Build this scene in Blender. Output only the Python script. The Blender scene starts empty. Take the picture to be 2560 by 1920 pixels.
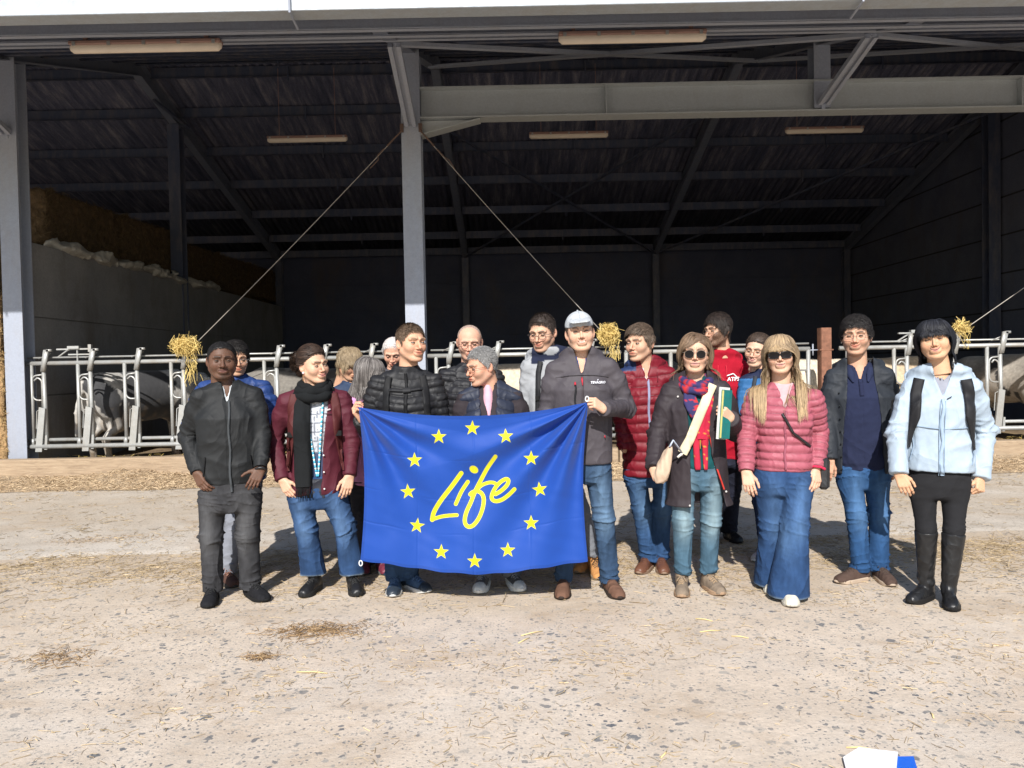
import bpy, math, random
import numpy as np
from mathutils import Matrix, Vector
random.seed(7); RNG = np.random.default_rng(7)
scene = bpy.context.scene
COL = scene.collection
R = math.radians
# ------------------------------------------------------------------ camera, sky, sun, exposure
CAM_H, FPX, CXP, CYP = 1.5, 1921.0, 1280.0, 960.0
PITCH, ROLL = 1.37, 1.10
cam_data = bpy.data.cameras.new('camera')
cam_data.sensor_width = 36.0; cam_data.lens = 36.0 * FPX / 2560.0; cam_data.clip_end = 500; cam_data.clip_start = .05
cam = bpy.data.objects.new('camera', cam_data); COL.objects.link(cam)
CM = Matrix.Rotation(R(90 - PITCH), 3, 'X') @ Matrix.Rotation(R(-ROLL), 3, 'Z')
cam.matrix_world = Matrix.Translation((0, 0, CAM_H)) @ CM.to_4x4()
scene.camera = cam
CMN = np.array(CM)
SUN_EL = 36.5; SUN_DX = 0.15
world = bpy.data.worlds.new('World'); scene.world = world; world.use_nodes = True
wn = world.node_tree; bgn = wn.nodes['Background']
sky = wn.nodes.new('ShaderNodeTexSky'); sky.sky_type = 'NISHITA'; sky.sun_disc = False
sky.sun_elevation = R(SUN_EL); sky.sun_rotation = math.pi + math.atan(SUN_DX)
sky.air_density = 1.0; sky.dust_density = .6; sky.ozone_density = 1.2
wn.links.new(sky.outputs[0], bgn.inputs[0]); bgn.inputs[1].default_value = 0.095
sd = bpy.data.lights.new('sun', 'SUN'); sd.energy = 4.9; sd.angle = R(0.53); sd.color = (1.0, .965, .915)
sun = bpy.data.objects.new('sun', sd); COL.objects.link(sun)
ldir = Vector((SUN_DX, 1.0, -math.hypot(1, SUN_DX) * math.tan(R(SUN_EL)))).normalized()
sun.rotation_euler = ldir.to_track_quat('-Z', 'Y').to_euler(); sun.location = (-3, -20, 16)
scene.view_settings.view_transform = 'Standard'; scene.view_settings.look = 'None'
scene.view_settings.exposure = 0.45; scene.view_settings.gamma = 1.0
scene.cycles.max_bounces = 6; scene.cycles.diffuse_bounces = 4

def A3(*v): return np.array(v if len(v) > 1 else v[0], dtype=np.float64)
def W(sx, sy, d):
    """point at depth d (world y) seen in direction (sx, sy) of the 2560 wide photograph"""
    v = CMN @ np.array([(sx - CXP) / FPX, -(sy - CYP) / FPX, -1.0])
    return np.array([0, 0, CAM_H]) + v * (d / v[1])
def GX(sx, d): # ground point at depth d under column sx (iterated: roll)
    p = W(sx, 1300, d)
    for _ in range(6):
        q = np.array([p[0], d, 0.0]); c = CMN.T @ (q - np.array([0, 0, CAM_H]))
        px = CXP + FPX * c[0] / -c[2]; p[0] += (sx - px) * d / FPX
    p[2] = 0; return p
# ------------------------------------------------------------------ objects
def setp(o, label=None, cat=None, group=None, kind=None):
    if label: o['label'] = label
    if cat: o['category'] = cat
    if group: o['group'] = group
    if kind: o['kind'] = kind
    return o
def thing(name, label, cat, loc, group=None, rz=0):
    o = bpy.data.objects.new(name, None); COL.objects.link(o); o.location = tuple(float(v) for v in loc)
    o.rotation_euler = (0, 0, rz); o.empty_display_size = .2
    return setp(o, label, cat, group)
def link(name, me, mats, parent=None, loc=(0, 0, 0)):
    for m in (mats if isinstance(mats, (list, tuple)) else [mats]): me.materials.append(m)
    o = bpy.data.objects.new(name, me); COL.objects.link(o)
    if parent is not None: o.parent = parent
    o.location = tuple(float(v) for v in loc)
    return o
def root_of(p):
    x = np.zeros(3)
    while p is not None: x += np.array(p.location); p = p.parent
    return x
def mesh_np(name, V, F, col=None, smooth=True, mi=None):
    """V (n,3), F list or (m,k) array; faces may be a list of arrays of different k"""
    me = bpy.data.meshes.new(name)
    blocks = F if isinstance(F, list) else [F]
    blocks = [np.asarray(b, dtype=np.int32) for b in blocks if len(b)]
    nl = sum(b.size for b in blocks); nf = sum(len(b) for b in blocks)
    me.vertices.add(len(V)); me.vertices.foreach_set('co', np.asarray(V, dtype=np.float32).ravel())
    me.loops.add(nl); me.polygons.add(nf)
    me.loops.foreach_set('vertex_index', np.concatenate([b.ravel() for b in blocks]))
    tot = np.concatenate([np.full(len(b), b.shape[1], dtype=np.int32) for b in blocks])
    st = np.concatenate([[0], np.cumsum(tot)[:-1]]).astype(np.int32)
    me.polygons.foreach_set('loop_start', st)
    try: me.polygons.foreach_set('loop_total', tot)
    except Exception: pass
    me.polygons.foreach_set('use_smooth', np.full(nf, bool(smooth)))
    if mi is not None: me.polygons.foreach_set('material_index', np.asarray(mi, dtype=np.int32))
    if col is not None:
        a = me.color_attributes.new('Col', 'FLOAT_COLOR', 'POINT')
        c = np.ones((len(V), 4), dtype=np.float32); c[:, :3] = col
        a.data.foreach_set('color', c.ravel())
    me.update(calc_edges=True); me.validate()
    return me
class MB:
    def __init__(s): s.v = []; s.f = {}; s.c = []; s.n = 0; s.m = {}
    def add(s, V, F, col=None, mi=0):
        V = np.asarray(V, float); s.v.append(V)
        c = np.ones((len(V), 3)) * (np.array(col) if col is not None else .5)
        s.c.append(c)
        for blk in (F if isinstance(F, list) and np.asarray(F[0]).ndim == 2 else [F]):
            blk = np.asarray(blk, dtype=np.int32)
            if blk.size: s.f.setdefault(blk.shape[1], []).append(blk + s.n); s.m.setdefault(blk.shape[1], []).append(np.full(len(blk), mi))
        s.n += len(V); return s
    def box(s, c, size, rot=None, col=None, mi=0, bev=0.0):
        c = np.asarray(c, float); h = np.asarray(size, float) / 2
        if bev > 0:
            b = min(bev, min(h) * .9); V = []
            for sx in (-1, 1):
                for sy in (-1, 1):
                    for sz in (-1, 1):
                        V += [(sx * h[0], sy * (h[1] - b), sz * (h[2] - b)), (sx * (h[0] - b), sy * h[1], sz * (h[2] - b)), (sx * (h[0] - b), sy * (h[1] - b), sz * h[2])]
            V = np.array(V); idx = lambda x, y, z, k: ((x * 2 + y) * 2 + z) * 3 + k
            q = []; t = []
            for x in (0, 1): q.append([idx(x, 0, 0, 0), idx(x, 0, 1, 0), idx(x, 1, 1, 0), idx(x, 1, 0, 0)][::(1 if x == 0 else -1)])
            for y in (0, 1): q.append([idx(0, y, 0, 1), idx(1, y, 0, 1), idx(1, y, 1, 1), idx(0, y, 1, 1)][::(1 if y == 0 else -1)])
            for z in (0, 1): q.append([idx(0, 0, z, 2), idx(0, 1, z, 2), idx(1, 1, z, 2), idx(1, 0, z, 2)][::(1 if z == 0 else -1)])
            for a in (0, 1):
                for b2 in (0, 1):
                    q.append([idx(a, b2, 0, 0), idx(a, b2, 1, 0), idx(a, b2, 1, 1), idx(a, b2, 0, 1)])
                    q.append([idx(a, 0, b2, 0), idx(a, 1, b2, 0), idx(a, 1, b2, 2), idx(a, 0, b2, 2)])
                    q.append([idx(0, a, b2, 1), idx(1, a, b2, 1), idx(1, a, b2, 2), idx(0, a, b2, 2)])
                    for d in (0, 1): t.append([idx(a, b2, d, 0), idx(a, b2, d, 1), idx(a, b2, d, 2)])
            # fix winding outward
            def fix(fs):
                o = []
                for f in fs:
                    p = V[f]; n = np.cross(p[1] - p[0], p[2] - p[0]); o.append(f if np.dot(n, p.mean(0)) > 0 else f[::-1])
                return o
            q = fix(q); t = fix(t)
            if rot is not None: V = V @ np.asarray(rot).T
            return s.add(V + c, [np.array(q), np.array(t)], col, mi)
        V = np.array([(x, y, z) for x in (-h[0], h[0]) for y in (-h[1], h[1]) for z in (-h[2], h[2])])
        if rot is not None: V = V @ np.asarray(rot).T
        return s.add(V + c, np.array([[0, 1, 3, 2], [4, 6, 7, 5], [0, 4, 5, 1], [2, 3, 7, 6], [0, 2, 6, 4], [1, 5, 7, 3]]), col, mi)
    def bar(s, p0, p1, w, h, up=(0, 0, 1), col=None, mi=0, bev=0.0):
        """bar p0->p1; w across, h along up"""
        p0 = np.asarray(p0, float); p1 = np.asarray(p1, float); d = p1 - p0; L = np.linalg.norm(d); d = d / L
        u = np.asarray(up, float); u = u - d * np.dot(u, d); u /= np.linalg.norm(u); sd_ = np.cross(d, u)
        rot = np.stack([d, sd_, u], 1)
        return s.box((p0 + p1) / 2, (L, w, h), rot, col, mi, bev)
    def tube(s, pts, r, n=8, col=None, mi=0, caps=True, flat=1.0):
        pts = np.asarray(pts, float); m = len(pts); r = np.broadcast_to(np.asarray(r, float), (m,))
        T = np.gradient(pts, axis=0); T /= np.maximum(np.linalg.norm(T, axis=1, keepdims=True), 1e-9)
        a = np.array([0, 0, 1.0]) if abs(T[0, 2]) < .9 else np.array([1.0, 0, 0])
        N = []; cur = a - T[0] * np.dot(a, T[0]); cur /= np.linalg.norm(cur)
        for i in range(m):
            cur = cur - T[i] * np.dot(cur, T[i]); cur /= max(np.linalg.norm(cur), 1e-9); N.append(cur.copy())
        N = np.array(N); B = np.cross(T, N)
        th = np.linspace(0, 2 * math.pi, n, endpoint=False)
        V = (pts[:, None] + r[:, None, None] * (np.cos(th)[None, :, None] * N[:, None] + flat * np.sin(th)[None, :, None] * B[:, None])).reshape(-1, 3)
        i = np.arange(m - 1)[:, None] * n; j = np.arange(n)[None]; k = (j + 1) % n
        Q = np.stack([i + j, i + k, i + n + k, i + n + j], -1).reshape(-1, 4)
        F = [Q]
        if caps:
            V = np.vstack([V, pts[:1], pts[-1:]]); c0 = m * n; c1 = c0 + 1; jj = np.arange(n); kk = (jj + 1) % n
            F.append(np.vstack([np.stack([np.full(n, c0), kk, jj], 1), np.stack([np.full(n, c1), (m - 1) * n + jj, (m - 1) * n + kk], 1)]))
        return s.add(V, F, col, mi)
    def ball(s, c, r, n=10, col=None, mi=0, rot=None):
        r = np.broadcast_to(np.asarray(r, float), (3,)); th = np.linspace(0, math.pi, n + 1)[1:-1]; ph = np.linspace(0, 2 * math.pi, 2 * n, endpoint=False)
        V = [(0, 0, 1)] + [(math.sin(t) * math.cos(p), math.sin(t) * math.sin(p), math.cos(t)) for t in th for p in ph] + [(0, 0, -1)]
        V = np.array(V) * r
        if rot is not None: V = V @ np.asarray(rot).T
        m = 2 * n; k = len(th); j = np.arange(m); jn = (j + 1) % m
        T0 = np.stack([np.zeros(m, int), 1 + j, 1 + jn], 1); e = 1 + (k - 1) * m; T1 = np.stack([np.full(m, 1 + k * m), e + jn, e + j], 1)
        Q = np.concatenate([np.stack([1 + i * m + j, 1 + (i + 1) * m + j, 1 + (i + 1) * m + jn, 1 + i * m + jn], 1) for i in range(k - 1)])
        return s.add(V + np.asarray(c), [Q, np.vstack([T0, T1])], col, mi)
    def prism(s, poly, d, col=None, mi=0):
        """poly (n,3) planar outline, extruded by vector d"""
        P = np.asarray(poly, float); n = len(P); V = np.vstack([P, P + np.asarray(d, float)]); j = np.arange(n); k = (j + 1) % n
        Q = np.stack([j, k, k + n, j + n], 1); c0 = 2 * n; V = np.vstack([V, P.mean(0), P.mean(0) + d])
        T = np.vstack([np.stack([np.full(n, c0), k, j], 1), np.stack([np.full(n, c0 + 1), j + n, k + n], 1)])
        return s.add(V, [Q, T], col, mi)
    def ibeam(s, p0, p1, h, w, tf=.014, tw=.01, up=(0, 0, 1)):
        p0 = np.asarray(p0, float); p1 = np.asarray(p1, float); d = (p1 - p0) / np.linalg.norm(p1 - p0)
        u = np.asarray(up, float); u = u - d * np.dot(u, d); u /= np.linalg.norm(u)
        s.bar(p0 + u * (h / 2 - tf / 2), p1 + u * (h / 2 - tf / 2), w, tf, u); s.bar(p0 - u * (h / 2 - tf / 2), p1 - u * (h / 2 - tf / 2), w, tf, u)
        return s.bar(p0, p1, tw, h - 2 * tf, u)
    def build(s, name, mats, parent=None, smooth=False, vc=False, base=None):
        V = np.concatenate(s.v); ks = sorted(s.f); F = [np.concatenate(s.f[k]) for k in ks]; mi = np.concatenate([np.concatenate(s.m[k]) for k in ks])
        b = root_of(parent) if parent is not None else (np.zeros(3) if base is None else np.asarray(base, float))
        me = mesh_np(name, V - b, F, np.concatenate(s.c) if vc else None, smooth, mi)
        return link(name, me, mats, parent, (0, 0, 0) if parent is not None else b)
def rotz(a): c, s_ = math.cos(a), math.sin(a); return np.array([[c, -s_, 0], [s_, c, 0], [0, 0, 1.0]])
def rotx(a): c, s_ = math.cos(a), math.sin(a); return np.array([[1.0, 0, 0], [0, c, -s_], [0, s_, c]])
def roty(a): c, s_ = math.cos(a), math.sin(a); return np.array([[c, 0, s_], [0, 1.0, 0], [-s_, 0, c]])
def copy_tree(o, loc=None, label=None):
    c = o.copy(); COL.objects.link(c)
    if loc is not None: c.location = loc
    if label: c['label'] = label
    for ch in list(o.children):
        d = ch.copy(); COL.objects.link(d); d.parent = c
        for g in list(ch.children):
            e = g.copy(); COL.objects.link(e); e.parent = d
    return c
# ------------------------------------------------------------------ materials
def newmat(name):
    m = bpy.data.materials.new(name); m.use_nodes = True; nt = m.node_tree
    return m, nt, nt.nodes['Principled BSDF']
def nd(nt, t, **k):
    n = nt.nodes.new(t)
    for a, v in k.items():
        if a in n.inputs.keys(): n.inputs[a].default_value = v
        else: setattr(n, a, v)
    return n
def ramp(nt, src, stops, interp='LINEAR'):
    r = nt.nodes.new('ShaderNodeValToRGB'); r.color_ramp.interpolation = interp
    while len(r.color_ramp.elements) < len(stops): r.color_ramp.elements.new(.5)
    for e, (p, c) in zip(r.color_ramp.elements, stops):
        e.position = p; e.color = (c if len(c) == 4 else (*c, 1)) if hasattr(c, '__len__') else (c, c, c, 1)
    nt.links.new(src, r.inputs[0]); return r.outputs[0]
def mixc(nt, fac, a, b, mode='MIX'):
    m = nt.nodes.new('ShaderNodeMix'); m.data_type = 'RGBA'; m.blend_type = mode
    for s_, v in ((m.inputs[0], fac), (m.inputs[6], a), (m.inputs[7], b)):
        if isinstance(v, (int, float)): s_.default_value = v
        elif isinstance(v, tuple): s_.default_value = (*v[:3], 1)
        else: nt.links.new(v, s_)
    return m.outputs[2]
def coord(nt, scale=(1, 1, 1), kind='Object', rot=(0, 0, 0)):
    t = nt.nodes.new('ShaderNodeTexCoord'); mp = nt.nodes.new('ShaderNodeMapping')
    mp.inputs['Scale'].default_value = scale; mp.inputs['Rotation'].default_value = rot
    nt.links.new(t.outputs[kind], mp.inputs[0]); return mp.outputs[0]
def noise(nt, vec, scale, detail=3, rough=.5, dist=0, out=0):
    n = nd(nt, 'ShaderNodeTexNoise'); n.inputs['Scale'].default_value = scale; n.inputs['Detail'].default_value = detail
    n.inputs['Roughness'].default_value = rough; n.inputs['Distortion'].default_value = dist
    nt.links.new(vec, n.inputs['Vector']); return n.outputs[out]
def bump(nt, b, h, strength=.3, dist=.01):
    n = nd(nt, 'ShaderNodeBump'); n.inputs['Strength'].default_value = strength; n.inputs['Distance'].default_value = dist
    nt.links.new(h, n.inputs['Height']); nt.links.new(n.outputs[0], b.inputs['Normal']); return n
MC = {}
def mat(name, col=(.5, .5, .5), rough=.6, metal=0.0, vc=False, ns=8, na=.15, bs=150, ba=.15, bd=.003, sheen=0.0, spec=.5, stretch=(1, 1, 1), coat=0, sss=0, wk=0, wks=5.0):
    key = (name, tuple(col), rough, metal, vc, ns, na, bs, ba, sheen)
    if key in MC: return MC[key]
    m, nt, b = newmat(name); v = coord(nt, stretch)
    if vc:
        at = nd(nt, 'ShaderNodeVertexColor'); at.layer_name = 'Col'; base = at.outputs[0]
    else: base = tuple(col)
    n1 = noise(nt, v, ns, 4, .6)
    k = ramp(nt, n1, [(.25, (1 - na,) * 3), (.75, (1 + na,) * 3)])
    c = mixc(nt, 1.0, base, k, 'MULTIPLY')
    nt.links.new(c, b.inputs['Base Color'])
    b.inputs['Roughness'].default_value = rough; b.inputs['Metallic'].default_value = metal
    b.inputs['Specular IOR Level'].default_value = spec
    if sheen: b.inputs['Sheen Weight'].default_value = sheen; b.inputs['Sheen Roughness'].default_value = .5
    if coat: b.inputs['Coat Weight'].default_value = coat
    if sss: b.inputs['Subsurface Weight'].default_value = sss; b.inputs['Subsurface Radius'].default_value = (.012, .004, .002); b.inputs['Subsurface Scale'].default_value = .6
    if ba: bn = bump(nt, b, noise(nt, v, bs, 3, .6), ba, bd)
    if wk:
        w = nd(nt, 'ShaderNodeTexNoise'); w.noise_type = 'RIDGED_MULTIFRACTAL'; w.inputs['Scale'].default_value = wks; w.inputs['Detail'].default_value = 2.5; w.inputs['Roughness'].default_value = .45; w.inputs['Distortion'].default_value = .8
        if 'Offset' in w.inputs.keys(): w.inputs['Offset'].default_value = .9
        nt.links.new(coord(nt, (1, 1, .75), rot=(0, .5, .3)), w.inputs['Vector']); b2 = nd(nt, 'ShaderNodeBump'); b2.inputs['Strength'].default_value = wk; b2.inputs['Distance'].default_value = .02; nt.links.new(w.outputs[0], b2.inputs['Height']); nt.links.new(b2.outputs[0], bn.inputs['Normal'])
    MC[key] = m; return m
# ------------------------------------------------------------------ signed distance helpers (numpy)
def nrm(v): v = np.asarray(v, float); return v / max(np.linalg.norm(v), 1e-9)
def cap(P, a, b, ra, rb, t_out=False):
    a = np.asarray(a, np.float32); b = np.asarray(b, np.float32); ba = b - a; pa = P - a
    t = np.clip(pa @ ba / max(float(ba @ ba), 1e-9), 0, 1); d = pa - t[:, None] * ba
    r = np.sqrt((d * d).sum(1)) - (ra + (rb - ra) * t)
    return (r, t) if t_out else r
def ell(P, c, r, M=None):
    p = P - np.asarray(c, np.float32)
    if M is not None: p = p @ np.asarray(M, np.float32)
    r = np.asarray(r, np.float32); k0 = np.sqrt(((p / r) ** 2).sum(1)); k1 = np.sqrt(((p / (r * r)) ** 2).sum(1))
    return k0 * (k0 - 1) / np.maximum(k1, 1e-6)
def smin(a, b, k):
    if k <= 0: return np.minimum(a, b)
    h = np.maximum(k - np.abs(a - b), 0) / k; return np.minimum(a, b) - h * h * k * .25
def smax(a, b, k): return -smin(-a, -b, k)
def loft(P, o, M, ks, cx, cy, a, b, n=2.2, rnd=.02):
    """elliptic sections along axis M[:,2]; M columns: right, back, up"""
    p = (P - np.asarray(o, np.float32)) @ np.asarray(M, np.float32); s = p[:, 2]
    I = lambda y: np.interp(s, ks, y).astype(np.float32)
    aa = I(a); bb = I(b); u = np.abs(p[:, 0] - I(cx)) / aa; w = np.abs(p[:, 1] - I(cy)) / bb
    k = (u ** n + w ** n) ** (1 / n); d = (k - 1) * np.minimum(aa, bb)
    return smax(d, np.maximum(ks[0] - s, s - ks[-1]), rnd)
def snet(f, lo, hi, h):
    lo = np.asarray(lo, float); hi = np.asarray(hi, float); n = np.maximum(((hi - lo) / h).astype(int) + 2, 3)
    ax = [(lo[i] + h * np.arange(n[i])).astype(np.float32) for i in range(3)]
    G = np.stack(np.meshgrid(*ax, indexing='ij'), -1).reshape(-1, 3)
    F = np.empty(len(G), np.float32); B = 400000
    for i in range(0, len(G), B): F[i:i + B] = f(G[i:i + B])
    F = F.reshape(n); F[0] = F[-1] = 1e-2 + np.abs(F[0].mean()) * 0; F[:, 0] = F[:, -1] = 1e-2; F[:, :, 0] = F[:, :, -1] = 1e-2
    S = F < 0; m = n - 1
    cnt = np.zeros(m, np.int8); C = [(i, j, k) for i in (0, 1) for j in (0, 1) for k in (0, 1)]
    sl = lambda A_, c: A_[c[0]:c[0] + m[0], c[1]:c[1] + m[1], c[2]:c[2] + m[2]]
    for c in C: cnt += sl(S, c)
    act = (cnt > 0) & (cnt < 8); idx = np.full(m, -1, np.int32); nv = int(act.sum()); idx[act] = np.arange(nv)
    ijk = np.argwhere(act).astype(np.float32); acc = np.zeros((nv, 3), np.float32); num = np.zeros(nv, np.float32)
    fc = {c: sl(F, c)[act] for c in C}
    for c in C:
        for a_ in range(3):
            if c[a_]: continue
            e = list(c); e[a_] = 1; e = tuple(e); fa, fb = fc[c], fc[e]; x = (fa < 0) != (fb < 0)
            t = np.where(x, fa / np.where(x, fa - fb, 1), 0)
            p = np.tile(np.array(c, np.float32), (nv, 1)); p[:, a_] += t; acc += p * x[:, None]; num += x
    V = lo + (ijk + acc / np.maximum(num, 1)[:, None]) * h
    Q = []
    for a_ in range(3):
        b_, c_ = (a_ + 1) % 3, (a_ + 2) % 3
        s0 = [slice(1, m[0]), slice(1, m[1]), slice(1, m[2])]; s0[a_] = slice(0, m[a_])
        s1 = list(s0); s1[a_] = slice(1, m[a_] + 1)
        s0g = tuple(s0); s1g = tuple(s1)
        A_, Bq = S[s0g], S[s1g]; X = np.argwhere(A_ != Bq)
        if not len(X): continue
        flip = A_[tuple(X.T)]; base = X.copy()
        for d in range(3):
            if d != a_: base[:, d] += 1
        def cell(db, dc):
            q = base.copy(); q[:, b_] -= db; q[:, c_] -= dc; return idx[tuple(q.T)]
        q = np.stack([cell(1, 1), cell(0, 1), cell(0, 0), cell(1, 0)], 1)
        q[~flip] = q[~flip][:, ::-1]; Q.append(q)
    Q = np.concatenate(Q) if Q else np.zeros((0, 4), int); Q = Q[(Q >= 0).all(1)]
    return V, Q
def vnorm(V, Q):
    n = np.cross(V[Q[:, 2]] - V[Q[:, 0]], V[Q[:, 3]] - V[Q[:, 1]]); N = np.zeros_like(V)
    for k in range(3):
        for j in range(4): N[:, k] += np.bincount(Q[:, j], n[:, k], len(V))
    return N / np.maximum(np.linalg.norm(N, axis=1, keepdims=True), 1e-12)
_K = RNG.normal(size=(24, 3)); _K /= np.linalg.norm(_K, axis=1, keepdims=True); _PH = RNG.uniform(0, 6.28, 24)
def sn(P, fr, seed=0):
    """smooth pseudo noise about -1..1, fr in cycles per metre"""
    o = 0
    for i in range(5):
        j = (seed * 5 + i) % 24; k = (j + 7) % 24
        o = o + np.sin(P @ _K[j] * fr * 6.28 * (.7 + .15 * i) + _PH[j] + seed + 1.6 * np.sin(P @ _K[k] * fr * 4 + _PH[k]))
    return o / 3.0
# ================================================================== SETTING
def ground_mat(name, back):
    m, nt, b = newmat(name); v = coord(nt)
    big = noise(nt, v, .55, 5, .6); mid = noise(nt, v, 3.5, 5, .65); fine = noise(nt, v, 45, 4, .7)
    if back: c = ramp(nt, big, [(.3, (.47, .41, .34)), (.7, (.58, .52, .45))])
    else: c = ramp(nt, big, [(.3, (.55, .455, .36)), (.7, (.645, .55, .45))])
    c = mixc(nt, 1.0, c, ramp(nt, mid, [(.3, .86), (.7, 1.08)]), 'MULTIPLY')
    c = mixc(nt, 1.0, c, ramp(nt, fine, [(.25, .84), (.75, 1.12)]), 'MULTIPLY')
    # brown stains of trodden straw and dung dust
    st = ramp(nt, noise(nt, coord(nt, (1, 1.6, 1)), 1.1, 6, .7, .6), [(.52, 0.0), (.70, .7)])
    c = mixc(nt, st, c, (.38, .275, .18))
    pale = ramp(nt, noise(nt, coord(nt, (1, 1.4, 1)), .8, 5, .65, .3), [(.5, 0.0), (.72, .55)])
    c = mixc(nt, pale, c, (.60, .55, .49))
    sx_ = nt.nodes.new('ShaderNodeSeparateXYZ'); nt.links.new(v, sx_.inputs[0])
    mr = nd(nt, 'ShaderNodeMapRange'); mr.inputs['From Min'].default_value = 0; mr.inputs['From Max'].default_value = 12; nt.links.new(sx_.outputs[1], mr.inputs['Value'])
    if back: bandr = ramp(nt, mr.outputs[0], [(6.4 / 12, .0), (6.9 / 12, .08), (7.8 / 12, .5), (9.3 / 12, .35), (1, .6)])
    else: bandr = ramp(nt, mr.outputs[0], [(3.2 / 12, .0), (4.6 / 12, .22), (5.6 / 12, .62), (6.4 / 12, .75)])
    bm_ = nt.nodes.new('ShaderNodeMath'); bm_.operation = 'MULTIPLY'; nt.links.new(bandr, bm_.inputs[0]); nt.links.new(ramp(nt, noise(nt, v, 1.4, 6, .7), [(.35, .35), (.62, 1.0)]), bm_.inputs[1])
    c = mixc(nt, bm_.outputs[0], c, (.40, .31, .215))
    # dark flint stones set flush in the old concrete
    def stones(scale, thr, lo, hi, off, colr):
        vo = nd(nt, 'ShaderNodeTexVoronoi'); vo.inputs['Scale'].default_value = scale; vo.inputs['Randomness'].default_value = 1.0
        w = noise(nt, v, scale * 1.3, 3, .6, 0, 1)
        mx = nt.nodes.new('ShaderNodeMixRGB'); mx.blend_type = 'LINEAR_LIGHT'; mx.inputs[0].default_value = .35 / scale * 1.6
        nt.links.new(v, mx.inputs[1]); nt.links.new(w, mx.inputs[2])
        mp = nt.nodes.new('ShaderNodeMapping'); mp.inputs['Location'].default_value = (off, off * 1.7, 0); mp.inputs['Scale'].default_value = (1, 1.05, 1)
        nt.links.new(mx.outputs[0], mp.inputs[0]); nt.links.new(mp.outputs[0], vo.inputs['Vector'])
        sep = nt.nodes.new('ShaderNodeSeparateColor'); nt.links.new(vo.outputs['Color'], sep.inputs[0])
        pick = ramp(nt, sep.outputs[0], [(thr, 0.0), (thr + .02, 1.0)])
        size = nd(nt, 'ShaderNodeMapRange'); size.inputs['To Min'].default_value = lo; size.inputs['To Max'].default_value = hi
        nt.links.new(sep.outputs[1], size.inputs['Value'])
        cmp_ = nt.nodes.new('ShaderNodeMath'); cmp_.operation = 'SUBTRACT'; nt.links.new(size.outputs[0], cmp_.inputs[0]); nt.links.new(vo.outputs['Distance'], cmp_.inputs[1])
        e = ramp(nt, cmp_.outputs[0], [(0.0, 0.0), (.06, 1.0)])
        mu = nt.nodes.new('ShaderNodeMath'); mu.operation = 'MULTIPLY'; nt.links.new(e, mu.inputs[0]); nt.links.new(pick, mu.inputs[1])
        return mu.outputs[0], sep.outputs[2]
    dens = ramp(nt, noise(nt, v, .9, 3, .6), [(.30, .25), (.62, 1.0)])
    if not back:
        for (sc, thr, lo, hi, off) in ((15, .72, .14, .42, 0.0), (30, .50, .16, .46, 5.3), (62, .50, .2, .46, 9.1)):
            k, tone = stones(sc, thr, lo, hi, off, None)
            mu = nt.nodes.new('ShaderNodeMath'); mu.operation = 'MULTIPLY'; nt.links.new(k, mu.inputs[0]); nt.links.new(dens, mu.inputs[1])
            sc_ = ramp(nt, tone, [(0, (.12, .125, .135)), (.45, (.22, .215, .205)), (1, (.42, .375, .32))])
            c = mixc(nt, mu.outputs[0], c, sc_)
    else:
        k, tone = stones(60, .6, .15, .42, 2.0, None); c = mixc(nt, k, c, (.28, .24, .20)); sc2, _ = stones(26, .72, .12, .4, 7.0, None); c = mixc(nt, sc2, c, (.30, .26, .21))
    nt.links.new(c, b.inputs['Base Color']); b.inputs['Roughness'].default_value = .92; b.inputs['Specular IOR Level'].default_value = .2
    hh = mixc(nt, .5, noise(nt, v, 60, 5, .7), noise(nt, v, 14, 4, .6))
    bump(nt, b, hh, .55, .012)
    return m
mb = MB(); mb.add([(-90, -60, 0), (90, -60, 0), (90, 120, 0), (-90, 120, 0)], [[0, 1, 2, 3]])
setp(mb.build('ground', ground_mat('old_concrete', False)), kind='structure')
def apron_edge(x): return 6.35 + .035 * (x + 4) + .03 * math.sin(x * 1.7) + .02 * math.sin(x * 5.1)
xs = np.linspace(-40, 40, 321); mb = MB(); V = []
for x in xs: V += [(x, apron_edge(x) - .10, .0005), (x, apron_edge(x), .009), (x, 60, .014)]
i = np.arange(320)[:, None] * 3; mb.add(V, np.concatenate([i + [0, 3, 4, 1], i + [1, 4, 5, 2]]))
setp(mb.build('concrete_apron', ground_mat('apron_concrete', True)), kind='structure')

def steel_mat(name, c=(.50, .52, .54), metal=.35, rough=.5, dirt=.25):
    m, nt, b = newmat(name); v = coord(nt)
    vo = nd(nt, 'ShaderNodeTexVoronoi'); vo.inputs['Scale'].default_value = 55; nt.links.new(v, vo.inputs['Vector'])
    sp = nt.nodes.new('ShaderNodeSeparateColor'); nt.links.new(vo.outputs['Color'], sp.inputs[0])
    k = ramp(nt, sp.outputs[0], [(0, .94), (1, 1.04)])
    cc = mixc(nt, 1.0, tuple(c), k, 'MULTIPLY')
    d = ramp(nt, noise(nt, coord(nt, (1, 1, .25)), 6, 6, .7), [(.45, 0.0), (.8, dirt)])
    cc = mixc(nt, d, cc, (.30, .25, .19))
    nt.links.new(cc, b.inputs['Base Color']); b.inputs['Metallic'].default_value = metal
    rr = ramp(nt, noise(nt, v, 12, 3), [(.3, rough - .1), (.7, rough + .12)]); nt.links.new(rr, b.inputs['Roughness'])
    bump(nt, b, noise(nt, v, 90, 3), .12, .002); return m
STEEL = steel_mat('galvanised_steel', (.33, .36, .43), .25, .55, .25); STEELD = steel_mat('galvanised_steel_shaded', (.062, .075, .12), .25, .6, .4)  # STEELD: same steel, with the indoor shade put into its dark colour
RAFT = steel_mat('rafter_steel', (.16, .18, .235), .25, .6, .3)  # rafters toned halfway between the lit steel and its shaded copy
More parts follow.
